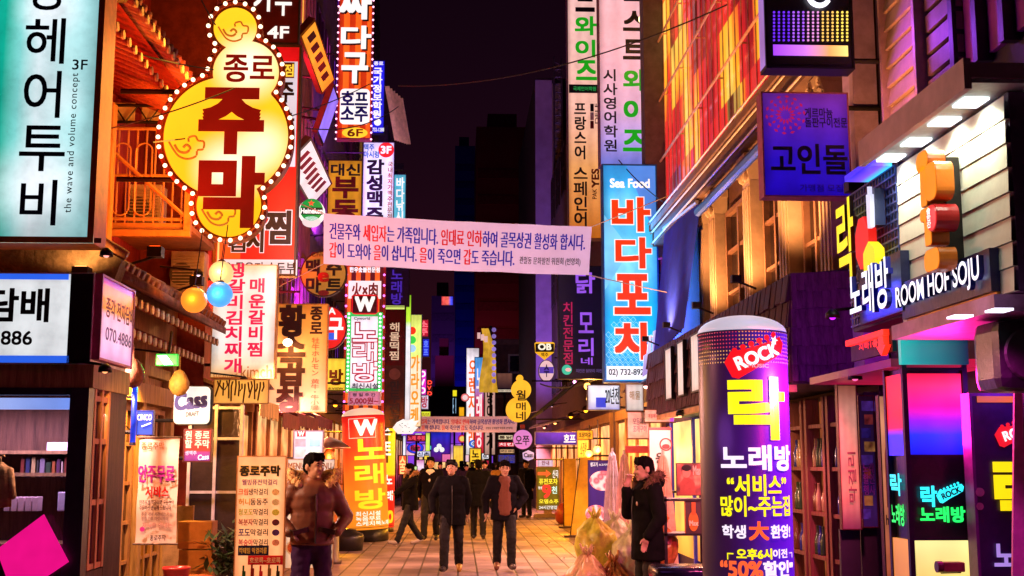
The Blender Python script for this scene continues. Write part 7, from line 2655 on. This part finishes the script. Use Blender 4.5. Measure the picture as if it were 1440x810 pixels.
# magenta shelf posters right of the smoking man
t = thing('bottle_rack', 'dark metal rack holding two red poster boards right of the smoking man', 'rack', (atY(965, 650, 12.6).x, 12.6, 0))
f = MB()
for x in (-.24, .2):
    for y in (0, .35):
        f.box(x, y, 0, x + .03, y + .03, 1.35)
for z in (.42, .95, 1.3):
    f.box(-.24, 0, z, .23, .38, z + .025)
f.tube([(-.22, .1, .42), (.2, .1, 0)], .012, 5).tube([(.2, .1, .42), (-.22, .1, 0)], .012, 5)
f.build('frame', mat((.02, .012, .012), .4, .4), t)
def person_poster(n, tc):
    no = nd(n, 'TexNoise')
    no.inputs['Scale'].default_value = 5
    n.links.new(tc.outputs['Object'], no.inputs[0])
    return ramp(n, no.outputs[0], [(.35, (.05, .008, .006)), (.5, (.45, .06, .03)), (.65, (.75, .3, .14))])
s = Sign('portrait_poster', 'red toned poster of a smiling man standing on the rack top', (951, 651, 988, 697), 12.65, cat='poster')
s.case(pattern('portrait', person_poster, .5, .35), th=.02, frame='3a100a', fw=.008)
s.disc(965, 664, 6, mat((.65, .28, .16), .6), 2, 'face_picture', ry=8)
s.disc(965, 658, 6.6, mat((.02, .01, .01), .6), 3, 'hair_picture', ry=4.4)
x0, z0, x1, z1 = s.bx((955, 672, 978, 696))
MB().prism([(x0, z0), (x1, z0), (x1 - .01, z1 - .05), (x1 - .06, z1), (x0 + .05, z1), (x0 + .01, z1 - .05)], -.010, -.007).build('shirt_picture', mat((.45, .10, .06), .6), s.root)
s.t('Max', (974, 655, 986, 668), mat('f0c0a0', .5), bold=.04)
s = Sign('bottle_poster', 'dark poster with an orange beer bottle on the rack lower shelf', (963, 702, 987, 751), 12.62, cat='poster')
s.case(mat((.06, .02, .015), .5), th=.02, frame='c8702a', fw=.006)
s.disc(975, 733, 7, glow('d85a18', .7, .2), 2, 'bottle_picture', ry=14)
s.panel((972, 706, 978, 724), glow('c84a14', .7, .2), 3, 'bottle_picture')
s.t('Max', (969, 732, 981, 739), mat('f8e0b0', .5), 6, bold=.05)
# black seat box in the right foreground
t = thing('cushion_bench', 'black padded bench with a violet sheen at the foot of the rock pillar', 'bench', (atY(968, 700, 10.8).x, 10.8, 0))
MB().box(-.3, 0, .66, .26, .5, .78).build('seat', mat((.02, .015, .03), .22), t, True, bev=.045)
MB().box(-.28, .03, 0, .24, .47, .655).build('base', mat((.012, .01, .015), .35), t)
# rubbish heap
def bag(name, label, loc, r, c, seed, alpha=1.0, knot=True, squash=1.0):
    t = thing(name, label, 'rubbish bag', loc, seed * 1.3, 'rubbish bags heaped by the smoking man')
    b = MB()
    n, m = 48, 34
    for i in range(m + 1):
        v = i / m
        q = math.pi * v
        z = .5 - .5 * math.cos(q)
        rad = (math.sin(q) ** .55) if 0 < v < 1 else 0
        if z > .72:
            rad *= 1 - .65 * ((z - .72) / .28)
        for k in range(n):
            a = 2 * math.pi * k / n
            nn = noise.noise(Vector((math.cos(a) * 2 + seed * 7, math.sin(a) * 2, z * 3))) * .20 + noise.noise(Vector((math.cos(a) * 5 + seed * 3, math.sin(a) * 5, z * 7))) * .10 + .05 * math.sin(9 * a + 3 * math.sin(2 * a + seed) + z * 2) * (.3 + z)
            rr = r[0] * (rad * (1 + nn) + .02)
            b.v.append((rr * math.cos(a), rr * math.sin(a), r[1] * z * (1 + nn * .3)))
    for i in range(m):
        for k in range(n):
            b.f.append((i * n + k, i * n + (k + 1) % n, (i + 1) * n + (k + 1) % n, (i + 1) * n + k))
    b.build('sack', mat(c, .28, 0, .45, 7, .7, (1, 1, 1), 14), t, True)
    if knot:
        kb = MB()
        z = r[1] * .99
        for q in range(5):
            a = 1.256 * q
            kb.tube([(0, 0, z - .02), (.05 * math.cos(a), .05 * math.sin(a), z + .05), (.075 * math.cos(a + .4), .075 * math.sin(a + .4), z + .09 + .03 * (q % 2))], .022, 6, .012)
        kb.build('knot', mat(c, .3, 0, .4, 9, .4), t, True)
gy = 13.6
X = lambda px, Y: atY(px, 650, Y).x
bag('rubbish_bag', 'tan full rubbish sack nearest the paving in the heap', (X(824, 13.2), 13.2, 0), (.21, .72), (.62, .40, .22), 1)
bag('rubbish_bag', 'orange brown rubbish sack in the middle of the heap front', (X(860, 13.3), 13.3, 0), (.20, .64), (.70, .36, .12), 2)
bag('rubbish_bag', 'lemon yellow rubbish bag on top of the heap', (X(836, 13.75), 13.75, .52), (.22, .56), (.78, .68, .10), 3)
bag('rubbish_bag', 'white rubbish bag with pink things showing on the heap top', (X(864, 13.9), 13.9, .52), (.21, .54), (.80, .68, .60), 4)
bag('rubbish_bag', 'pale yellow see through rubbish bag against the smoking man', (X(888, 13.5), 13.5, .36), (.22, .60), (.78, .74, .52), 5)
bag('rubbish_bag', 'low grey rubbish bag at the back of the heap', (X(845, 14.5), 14.5, 0), (.3, .5), (.35, .28, .25), 6)
bag('rubbish_bag', 'orange bag hanging behind the smoking man', (X(930, 12.9), 12.9, .62), (.15, .42), (.62, .18, .05), 7)
t = thing('red_lid_bin', 'dark pail with a red lid before the heap of rubbish bags', 'bin', (X(876, 12.4), 12.4, 0))
MB().lathe([(.15, 0), (.19, .42), (.19, .44)], n=24).build('pail', mat((.10, .015, .012), .4), t, True)
MB().lathe([(.20, .44), (.21, .46), (.21, .49), (.17, .51), (.01, .515)], n=24).build('lid', mat((.65, .05, .05), .4), t, True)
MB().tube([(.2 * math.cos(a), -.2 * abs(math.sin(a)) * 1.02, .40 - .18 * math.sin(a)) for a in [math.pi * k / 12 for k in range(13)]], .006, 5).build('handle', STEEL, t)
t = tag(MB().lathe([(.12, 0), (.16, .4), (.17, .42), (.16, .43), (.01, .43)], n=20).build('red_pail', mat((.5, .03, .02), .4), None, True), 'red pail at the paving side of the rubbish heap', 'pail')
t.location = (X(807, 13.9), 13.9, 0)
# red tub and stools by the yellow flags
t = tag(MB().lathe([(.16, 0), (.26, .1), (.28, .3), (.2, .5), (.1, .58), (.01, .6)], n=22).build('clay_jar', mat((.42, .07, .02), .3), None, True), 'red brown clay jar between the olive board and the yellow flags', 'jar')
t.location = (X(794, 34), 34, 0)
# white panels along the shingled awning and white slim boards beyond them
for k, (a, b) in enumerate(((936, 945), (953, 962), (972, 984))):
    p, q = atX(a, 530 - 10 * k, 2.80), atX(b, 530 - 10 * k, 2.80)
    s = Sign.flat('white_board', ['farthest', 'middle', 'nearest'][k] + ' white board of three fixed on the shingled awning', 'R', 2.80, q.y, p.y, 2.52, 3.22, group='white boards on the shingled awning')
    s.case(glow('e8d8d0', .7, .15), th=.04, frame='1a1414', fw=.02)
for lab, pa, pb in (('jagged white board standing off the blue corrugated sheet, nearer one', (917, 432), (932, 500)), ('jagged white board standing off the blue corrugated sheet, farther one', (904, 470), (916, 530))):
    a = atY(pa[0], pb[1], 18.9)
    b = atY(pb[0], pa[1], 18.9)
    wd, hh = b.x - a.x, b.z - a.z
    t = thing('jagged_board', lab, 'sign', a)
    MB().prism([(0, 0), (wd * .5, hh * .08), (wd * .95, hh * .5), (wd, hh), (wd * .7, hh * .9), (wd * .5, hh * .55), (wd * .15, hh * .5)], 0, .05).build('board', glow([(0, 'a890e8'), (1, 'e8e4f8')], .8, .2), t)
    MB().tube([(wd * .5, .05, hh * .3), (wd * .5 + .5, .1, hh * .3)], .015, 5).build('bracket', STEEL, t)
# bottles in the shelf bays under the awning
rr = random.Random(12)
bot = [MB().lathe([(.032, 0), (.034, .02), (.034, .14), (.013, .2), (.013, .26), (.016, .265), (.01, .27)], n=10).mesh('bottle', mat(c, .2), True) for c in ((.03, .07, .02), (.10, .03, .01), (.35, .25, .1), (.02, .03, .2))]
nb = 0
for (y0, y1) in ((10.45, 11.02), (11.08, 11.72), (11.8, 12.4)):
    for z in (.835, 1.235, 1.655):
        y = y0 + .12
        while y < y1 - .1:
            if rr.random() < .85:
                o_ = link('bottle', rr.choice(bot))
                o_.location = (3.42, y, z)
                tag(o_, 'bottle standing in a row on the shelves under the shingled awning', 'bottle', 'bottles on the shelves under the awning')
                nb += 1
            y += rr.uniform(.075, .11)
# slim posters on the right
for lab, px, Y, c, tx, tc_, rot in (
        ('tall pink slim poster with faded letters nearest the shelves', (1180, 541, 1208, 745), 9.75, [(0, '8a3a5a'), (.3, 'e08a70'), (.8, 'e8a088'), (1, 'a05a40')], '막걸리', '8a5a50', 90),
        ('dark crowded strip of small notices behind the pink slim poster', (1209, 556, 1232, 742), 9.85, [(0, '3a1a5a'), (.5, '241038'), (1, '1a0a20')], '노래\n할인\n행사', '8a4ab0', 0),
        ('narrow peach soju bottle poster left of the light column', (1240, 556, 1262, 830), 8.75, [(0, 'c85a3a'), (1, 'f0a07a')], '참이슬', '5a2a3a', 90)):
    s = Sign('slim_poster', lab, px, Y, cat='poster')
    s.case(glow(c, .6, .25, 3), th=.05, frame='5a2a2a', fw=.008)
    w_, h_ = px[2] - px[0], px[3] - px[1]
    if rot == 90 and w_ > 25:
        s.t(tx, (px[0] + 12, px[1] + 95, px[2] - 5, px[1] + 165), mat(tc_, .6), rot=90, bold=.03)
    elif w_ < 25 and rot == 90:
        MB().lathe([(.028, 0), (.03, .3), (.03, .38), (.012, .5), (.012, .62)], (0, -.02, s.h * .42), 12).build('bottle_picture', mat('a01420', .3), s.root, True)
        s.panel((px[0] + 6, px[1] + 100, px[2] - 6, px[1] + 128), mat('1a1a8a', .5), 7, 'label_picture')
        s.t('hite', (px[0] + 5, px[1] + 168, px[2] - 4, px[1] + 182), mat('3a1a3a', .5), bold=.03)
        s.t('맥주', (px[0] + 4, px[1] + 10, px[2] - 4, px[1] + 24), mat('5a1a2a', .5), bold=.02)
    else:
        for k in range(9):
            s.panel((px[0] + 2 + (k % 2) * 4, px[1] + 8 + k * 19, px[2] - 2 - (k % 3) * 3, px[1] + 22 + k * 19), glow(('4a2a8a', '7a2a2a', '2a1a6a', 'a06a3a')[k % 4], .35, .5, 20), 2, 'notice')
        s.t(tx, (px[0] + 4, px[1] + 95, px[2] - 3, px[1] + 140), mat(tc_, .6), bold=.03)
    MB().box(-s.w / 2, .05, -s.root.location.z + .01, s.w / 2, .09, 0).build('stand', DARK, s.root)

# ------------------------------------------------------------------ far signs at the end of the street
FAR = [
 ('tall white sign with orange and red marks behind the yellow cloth strip', (655, 489, 674, 640), 62, [(0, 'f6f0f0'), (1, 'f8e8f4')], '오렌지노래', 'f0601c', 1),
 ('blue and red karaoke sign edged white, right of the tall white sign', (667, 502, 681, 640), 58, [(0, 'd02a3a'), (.55, 'c02a4a'), (.75, '5a8ae0'), (1, '50a0e8')], '노래방', 'f8e0e0', 1),
 ('pinkish narrow sign with dark letters under the yellow cloth strip', (681, 513, 697, 640), 55, [(0, 'c89a8a'), (1, 'b08078')], '식당이야기', '2a1410', 1),
 ('tiny yellow lit board on a pole above the second banner', (636, 548, 643, 558), 70, [(0, 'f0e020')], '', '', 0),
 ('tiny pale vertical sign beneath the tiny yellow board', (636, 559, 642, 582), 71, [(0, '9ac0e0')], 'PC', '1a1a3a', 1),
 ('small amber board over the middle of the second banner', (645, 572, 655, 586), 74, [(0, 'f0a818')], '', '', 0),
 ('dark red two part board under the second banner at its left', (572, 611, 599, 621), 60, [(0, '7a1030')], '노래 주점', 'f04a5a', 0),
 ('lime lit column sign left of the deep blue screen', (598, 608, 605, 640), 66, [(0, 'd8f060')], '', '', 0),
 ('small white letter board beneath the blue oval sign', (585, 634, 606, 643), 61, [(0, 'e0e0f8')], '신촌', '1a2ac0', 0),
 ('amber house shaped sign among the crowd heads', (637, 626, 652, 658), 64, [(0, 'f0b030'), (1, 'f4cc4a')], '', '', 0),
 ('yellow sign with two black syllables above the crowd', (660, 630, 677, 660), 56, [(0, 'f4c028')], '노래', '1a1008', 1),
 ('white lit board left of the blue speech sign', (655, 617, 668, 629), 68, [(0, 'e8f4f0')], '', '', 0),
 ('white and red board right of the blue speech sign', (677, 618, 691, 636), 66, [(0, 'f0f0f4')], '1', 'e04a2a', 0),
 ('small white board low beside the yellow syllable sign', (677, 637, 688, 646), 57, [(0, 'f0eaf0')], 'ABC', '3a4a8a', 0),
 ('cream fascia board of the brown tiled block', (700, 611, 722, 619), 50, [(0, 'd0c098')], '통닭', '6a4a2a', 0),
 ('red fascia board under the cream one', (700, 621, 724, 629), 50.1, [(0, 'c01828')], '치킨', 'f0d0d0', 0),
 ('tan fascia board under the red one', (702, 631, 724, 638), 50.2, [(0, 'c09868')], '커피', '4a2a18', 0),
 ('deep blue fascia board under the tan one', (700, 639, 725, 652), 50.3, [(0, '1c2a9a')], '회센터', '8ab0f0', 0),
 ('pink lit board left of the amber house shaped sign', (621, 638, 634, 650), 67, [(0, 'e06aa0')], '', '', 0),
 ('grey cinema picture board on the brown tiled block', (698, 524, 721, 547), 61.6, [(0, '2a1414'), (1, '6a4030')], '', '', 0),
 ('pale strip sign under the cinema picture board', (697, 547, 722, 552), 61.5, [(0, 'c8b8a0')], '전주식당', '6a5a4a', 0),
 ('thin white strip sign standing left of the blue oval sign', (566, 612, 571, 652), 59, [(0, 'e8e8ff')], '', '', 0),
 ('orange red poster board low under the violet lit panel', (560, 640, 572, 668), 48, [(0, 'd83018'), (1, 'f06030')], '술', 'f8d080', 0),
 ('pale green glowing board beside the striding person', (578, 655, 587, 672), 52, [(0, 'a8e070'), (1, 'd0f0a0')], '', '', 0),
 ('small white neon board over the blue oval sign', (583, 609, 594, 613), 64, [(0, 'f4f4ff')], '', '', 0),
 ('small yellow lit board between the letter board and the suited man', (596, 640, 604, 647), 58, [(0, 'f4d040')], '', '', 0),
 ('pink and white striped board left of the suited man', (585, 646, 597, 668), 57, [(0, 'e890c8'), (.5, 'f4d8f0'), (1, 'd070b8')], '', '', 0),
 ('bright cyan dot sign on the left edge of the deep blue screen', (602, 626, 607, 633), 70, [(0, '60d8f0')], '', '', 0),
 ('white lit board with a blue edge right of the red ring sign', (657, 609, 668, 616), 69, [(0, 'f0f4f8')], '', '', 0),
 ('mauve board with dark lettering right above the blue speech sign', (670, 609, 684, 616), 67, [(0, 'c090b0')], '곱창', '4a1a2a', 0),
 ('pale pink lit board right of the amber house shaped sign', (650, 638, 660, 650), 66.5, [(0, 'f0c0d0')], '', '', 0),
 ('red strip board under the small ABC board', (677, 647, 688, 654), 57.2, [(0, 'c02040')], '', '', 0),
 ('violet lamp board right of the red strip board', (688, 640, 694, 655), 57.5, [(0, '7a40d0')], '', '', 0),
 ('violet lit panel low behind the crowd at the left', (573, 640, 583, 655), 62, [(0, '8a40e0')], '', '', 0),
]
fo = Sign.__init__
for lab, px, Y, c, tx, tcx, vt in FAR:
    s = Sign('far_sign', lab, px, Y)
    s.case(glow(c, .98, .2, 1.2), th=.2, frame='2a1a2a', fw=.03)
    x0, y0, x1, y1 = px
    if tx:
        b = (x0 + 2, y0 + 2, x1 - 2, y1 - 2) if not vt else (x0 + (x1 - x0) * .22, y0 + (y1 - y0) * .12, x1 - (x1 - x0) * .22, y1 - (y1 - y0) * .08)
        (s.v if vt else s.t)(tx, b, mat(tcx, .5) if tcx < 'c' else G(tcx), bold=.05)
    if Y not in (50, 50.1, 50.2, 50.3):
        zz = s.root.location.z
        MB().cyl((0, s.th * .5 + .0, -zz), (0, s.th * .5, .02), .05).build('post', STEEL, s.root)
    else:
        s.arms(3.4, 1)
s = Sign('blue_screen', 'deep blue and violet lit screen with a white emblem over the crowd', (605, 607, 634, 650), 78, cat='screen')
s.case(glow([(0, '6a1a7a'), (.4, '4a1a9a'), (1, '1c2ac8')], .8, .15), th=.3, frame='1a1040', fw=.04)
x, z = s.loc(617.5, 631)
for dx, dz, r in ((0, .16, .16), (-.18, -.06, .16), (.18, -.06, .16)):
    MB().prism([(x + dx + r * math.cos(q), z + dz + r * math.sin(q)) for q in [2 * math.pi * k / 14 for k in range(14)]], -.02, -.012).build('emblem', WHITE_G, s.root)
zz = s.root.location.z
MB().cyl((0, .15, -zz), (0, .15, .02), .1).build('post', STEEL, s.root)
for lab, cx, cy, rx, ry, Y, c, c2, tx in (
        ('blue oval sign with pink lettering left of the deep blue screen', 584, 630, 12, 8, 63, '2a3ae0', 'd02a6a', 'Bar'),
        ('blue speech bubble sign over the yellow syllable sign', 668, 624, 9, 6, 60, '2a6ae0', 'e8f0ff', '소주'),
        ('red ring shaped sign above the amber house shaped sign', 650, 617, 6, 6, 65, 'd02a4a', 'f0d060', ''),
        ('pink paper balloon sign over the second banner', 654, 559, 6, 6, 61, 'e06a6a', 'f0d0d0', '')):
    s = Sign('oval_board', lab, (cx - rx, cy - ry, cx + rx, cy + ry), Y)
    s.disc(cx, cy, rx, mat('2a1a3a', .5), 0, 'casing', ry=ry, th=.15)
    s.disc(cx, cy, rx * .93, glow(c, .98, .15), 1, 'face', ry=ry * .9)
    s.disc(cx, cy, rx * .62, glow(c2, .9, .1), 2, 'centre', ry=ry * .6)
    if tx:
        s.t(tx, (cx - rx * .5, cy - ry * .45, cx + rx * .5, cy + ry * .45), mat('f8f0f8', .5) if c2 < 'e' else mat('1c3ab0', .5), lay=6, bold=.05)
    zz = s.root.location.z
    MB().cyl((0, .2, -zz), (0, .2, s.h * .5), .05).build('post', STEEL, s.root)
# yellow cloth on a pole
t = thing('cloth_pole', 'pole with hanging yellow cloth and a striped roll, over the pinkish narrow sign', 'flag', (atY(690, 560, 53).x, 53, 0))
P2 = lambda px, py: atY(px, py, 53) - Vector(t.location)
MB().tube([(0, .05, 0), (0, .05, P2(690, 458).z)], .06, 8).build('pole', STEEL, t)
mb = MB()
for j in range(15):
    v = j / 14
    for i in range(7):
        u = i / 6
        c = P2(682 + 8 * v + 3 * math.sin(v * 5), 462 + 90 * v)
        wd = (.16 + .26 * v)
        mb.v.append((c.x - wd + 2 * wd * u, -.05 + .06 * math.sin(u * 14 + v * 4), c.z))
for j in range(14):
    for i in range(6):
        k = j * 7 + i
        mb.f.append((k, k + 1, k + 8, k + 7))
mb.build('cloth', glow('e8b030', .55, .35, 2), t, True)
for k in range(3):
    c = P2(674 + 5 * k, 472 + 2.5 * k)
    MB().box(c.x - .09, -.16, c.z - .14, c.x + .05, -.08, c.z + .12).build('roll', glow('f0c0b8', .7, .2), t)
bl = MB()
for k in range(9):
    c = P2(694.5, 464 + k * 9)
    bl.ell((c.x, -.05, c.z), .10, 8, m=6)
bl.build('bulb_string', glow('8a70c0', .8, .6), t)

# ------------------------------------------------------------------ lamps added over the shopfronts to light the paving
def added_wall_lamp(side, Y, z, c, e, X=None, label='', spot=150, aim=None):
    Xf = X if X is not None else (-3.30 if side < 0 else 3.45)
    t = thing('added_wall_lamp', label, 'lamp', (Xf, Y, z), 0, 'hooded warm lamps over the shopfronts')
    d = -side
    MB().tube([(0, 0, .1), (d * .2, 0, .16), (d * .36, 0, .1)], .014, 6).build('arm', STEEL, t)
    MB().lathe([(.02, .12), (.05, .1), (.13, 0), (.125, -.005)], (d * .36, 0, 0), 18).build('hood', mat((.08, .04, .03), .4, .5), t, True)
    MB().ell((d * .36, 0, -.0), .05, 10).build('bulb', glow(c, 5, 0), t, True)
    light('SPOT', 'lamp', t, (d * .36, 0, -.07), c, e, .06, aim or Vector((d * .75, -.15, -1)), spot, .5)
nm_ = 0
for Y, c, e in ((16.6, 'ffb0a4', 436), (18.6, 'ffb0a4', 473), (22.0, 'ffac88', 554), (25.2, 'ffac60', 560), (29.0, 'ffa01c', 644), (33.5, 'ff9a1c', 672), (39.0, 'ffa050', 672), (45.0, 'ff9a70', 672)):
    nm_ += 1
    added_wall_lamp(-1, Y, 2.80 if Y < 20 else 3.05, c, e, label='hooded lamp number %d from the tiled house along the left shopfronts' % nm_)
nm_ = 0
for Y, c, e in ((19.9, 'ffb0a4', 473), (22.0, 'ffac88', 554), (25.5, 'ffac60', 588), (29.5, 'ffa81e', 672), (33.5, 'ffa41c', 672), (39.0, 'ffa050', 644), (44.0, 'ff9a80', 588)):
    nm_ += 1
    added_wall_lamp(1, Y, 2.95, c, e, label='hooded lamp number %d from the shingled awning along the right shopfronts' % nm_)
for k, (Y, e) in enumerate(((11.2, 120), (14.0, 170), (16.6, 170))):  # downlights added here to spill warm and pink light
    t = tag(MB().cyl((0, 0, -.05), (0, 0, .0), .06).build('downlight', glow('ff9ad0' if k == 0 else 'ffb070', 3, 0)), ['near pink', 'middle warm', 'far warm'][k] + ' downlight under the shingled awning', 'lamp', 'downlights under the shingled awning')
    t.location = (3.0, Y, 2.358)
    light('SPOT', 'lamp', t, (0, 0, -.07), 'ff70b0' if k == 0 else 'ff9a80', e, .05, Vector((-.75, 0, -1)), 160, .5)
for lab, p, dr, c, e, sp in (  # bracket lamps added as fill for the figures, banners and fronts
        ('bracket lamp on the street corner of the tobacco kiosk', Vector((-2.86, 9.9, 2.42)), Vector((.85, 1.2, -.55)), 'ffa868', 190, 110),
        ('bracket lamp under the lower tiled eave over the pink snack banner', Vector((-3.35, 11.3, 2.75)), Vector((.35, .3, -1)), 'ffc4a4', 300, 160),
        ('bracket lamp under the lower tiled eave above the white rounded beer sign', Vector((-3.3, 13.6, 2.85)), Vector((.25, -.2, -1)), 'ffb03c', 300, 160),
        ('bracket lamp on the dark ledge left of the light column', Vector((2.95, 8.9, 2.31)), Vector((-.9, .5, -.6)), 'ff5a98', 240, 150),
        ('bracket lamp below the violet blue square sign, lighting the long banner', Vector((3.15, 10.7, 4.25)), Vector((-3.1, 7.3, 1.1)), 'f4d8ff', 900, 40),
        ('bracket lamp at the foot of the gourd sign, lighting the long banner', Vector((-2.9, 13.4, 3.75)), Vector((2.6, 4.6, 1.5)), 'ffd8f0', 320, 60),
        ('bracket lamp under the white rib stew sign, facing the walkers', Vector((-2.75, 15.6, 2.72)), Vector((2.9, 4.5, -1.3)), 'ffb090', 260, 90),
        ('bracket lamp on the shingled awning edge, facing the walkers', Vector((2.78, 15.2, 2.28)), Vector((-2.5, 4.5, -.9)), 'ffa090', 260, 90),
        ('bracket lamp on the near corner of the shingled awning', Vector((2.76, 10.5, 2.32)), Vector((-1.1, 2.8, -1.0)), 'ffb088', 170, 100),
        ('violet bracket lamp over the dark ledge, washing the shingled awning end', Vector((2.75, 8.75, 2.75)), Vector((.35, 1.5, .1)), 'c020ff', 18, 100),
        ('violet bracket lamp under the tall pink white academy sign', Vector((3.15, 20.9, 4.6)), Vector((-.5, -.3, 1)), 'a030ff', 160, 150),
        ('bracket lamp on the street corner of the tobacco sign box, facing the bar house', Vector((-2.88, 9.85, 3.36)), Vector((5.7, -2.4, .9)), 'ff9a90', 260, 70),
        ('bracket lamp below the little hexagonal sign, lighting the second banner', Vector((2.7, 35.2, 3.3)), Vector((-2.6, 5.8, -.2)), 'ffd0f0', 260, 60)):
    t = thing('added_bracket_lamp', lab, 'lamp', p, 0, 'small bracket lamps on the fronts')
    s_ = -1 if p.x < 0 else 1
    MB().ell((0, 0, .015), (.026, .026, .026), 10).build('bulb', glow(c, 1.6, 0), t, True)
    MB().lathe([(.02, .07), (.05, .04), (.055, .0), (.05, .005)], n=14).build('hood', STEEL, t, True)
    MB().tube([(0, 0, .06), (s_ * .45, .12, .12)], .012, 5).build('arm', STEEL, t)
    light('SPOT', 'lamp', t, dr.normalized() * .07, c, e, .06, dr, sp, .5)
# up lamps added to wash the upper left fronts with coloured light
for k, (p, dr, c, e, lab) in enumerate((
        (Vector((-3.0, 11.9, 3.75)), Vector((-.30, .1, 1)), 'ff4a10', 190, 'small up lamp on the lower tile roof nearest the kiosk'),
        (Vector((-3.0, 13.8, 3.75)), Vector((-.40, .05, 1)), 'ff7a18', 200, 'small up lamp on the lower tile roof below the balcony'),
        (Vector((-3.35, 10.75, 3.36)), Vector((-.15, .6, 1)), 'ffb060', 22, 'small up lamp behind the black end of the tobacco sign'),
        (Vector((-3.1, 17.0, 3.6)), Vector((-.2, 0, 1)), 'ff3028', 200, 'small up lamp behind the rib stew sign'),
        (Vector((-2.95, 20.4, 4.2)), Vector((-.3, 0, 1)), 'ff3048', 240, 'small up lamp behind the round beer sign'),
        (Vector((-2.9, 24.6, 4.4)), Vector((-.35, .2, 1)), 'b030ff', 420, 'violet up lamp behind the barbecue sign'),
        (Vector((-2.85, 27.4, 7.0)), Vector((-.5, .35, 1)), 'c040ff', 900, 'violet up lamp high behind the estate agent sign'),
        (Vector((-2.9, 20.2, 7.2)), Vector((-.5, .3, 1)), 'ff3060', 420, 'pink up lamp high beside the green beer sign'))):
    t = thing('added_up_lamp', lab, 'lamp', p, 0, 'up lamps on the left fronts')
    MB().box(-.07, -.07, -.05, .07, .07, .05).build('housing', STEEL, t)
    MB().box(-.05, -.05, .051, .05, .05, .058).build('lens', glow(c, 3, 0), t)
    MB().tube([(0, 0, -.04), (-.5, 0, -.2)], .015, 5).build('bracket', STEEL, t)
    light('SPOT', 'lamp', t, (0, 0, .08), c, e, .05, dr, 150, .5)

# ------------------------------------------------------------------ overhead cables
def cable(label, a, b, sag=.25, r=.011):
    t = MB()
    pts = []
    for k in range(21):
        u = k / 20
        p = a.lerp(b, u)
        p.z -= sag * 4 * u * (1 - u)
        pts.append(p - a)
    o_ = tag(t.tube(pts, r, 5).build('cable', mat((.012, .01, .012), .5)), label, 'cable', 'cables strung over the street')
    o_.location = a
cable('thin cable crossing high from the louvred screen to the black lamp grid box', atY(560, 121, 20), atY(1062, -12, 15), .35)
cable('cable running down past the top of the gourd sign', atY(110, 190, 12.2), atY(330, 124, 12.6), .05, .008)
cable('cable drooping behind the tilted boards to the balcony', atY(215, 200, 12.4), atY(520, 118, 18), .15, .008)
cable('short cable tied at the peak of the gourd sign', atY(150, 62, 12), atY(300, 98, 12.9), .03, .008)
cable('steep cable from the eave down to the gourd top', atY(274, -20, 12.6), atY(303, 35, 12.9), .02, .008)
cable('faint cable between the tilted boards and the orange beer hall sign', atY(430, 180, 19), atY(560, 150, 27), .2)

# ------------------------------------------------------------------ small things on the paving
t = thing('drain_cover', 'round iron drain cover in the paving before the two walking men', 'drain cover', (-.75, 16.6, .005))
MB().lathe([(.30, 0), (.30, .006), (.27, .009), (.01, .009)], n=32).build('lid', mat((.06, .05, .05), .45, .7, .4, 20, .5), t)
rr = random.Random(21)
for k in range(16):
    x, y = rr.uniform(-1.9, 1.9), rr.uniform(14.5, 30)
    a = rr.uniform(0, 3)
    s_ = rr.uniform(.025, .06)
    o_ = tag(MB().add([(-s_, -s_ * .7, .006), (s_, -s_ * .7, .02), (s_ * .9, s_ * .7, .008), (-s_, s_ * .6, .025), (0, 0, .012)], [(0, 1, 4), (1, 2, 4), (2, 3, 4), (3, 0, 4)]).build('paper_scrap', mat(rr.choice([(.6, .55, .5), (.5, .3, .25), (.7, .68, .62)]), .8), None, fix=False), 'small crumpled paper scrap lying on the paving', 'litter', 'paper scraps on the paving')
    o_.location = (x, y, .004)
    o_.rotation_euler = (0, 0, a)
cable('thick cable bundle sagging along the left fronts above the round beer sign', atY(356, 330, 17.3), atY(470, 372, 26), .3, .022)
cable('thick cable bundle along the right fronts behind the tall school signs', atY(925, 470, 19.5), atY(760, 540, 34), .4, .022)
cable('cable dropping from the lattice floor to the blue seafood sign', atY(960, 300, 19), atY(870, 225, 20.5), .1, .010)
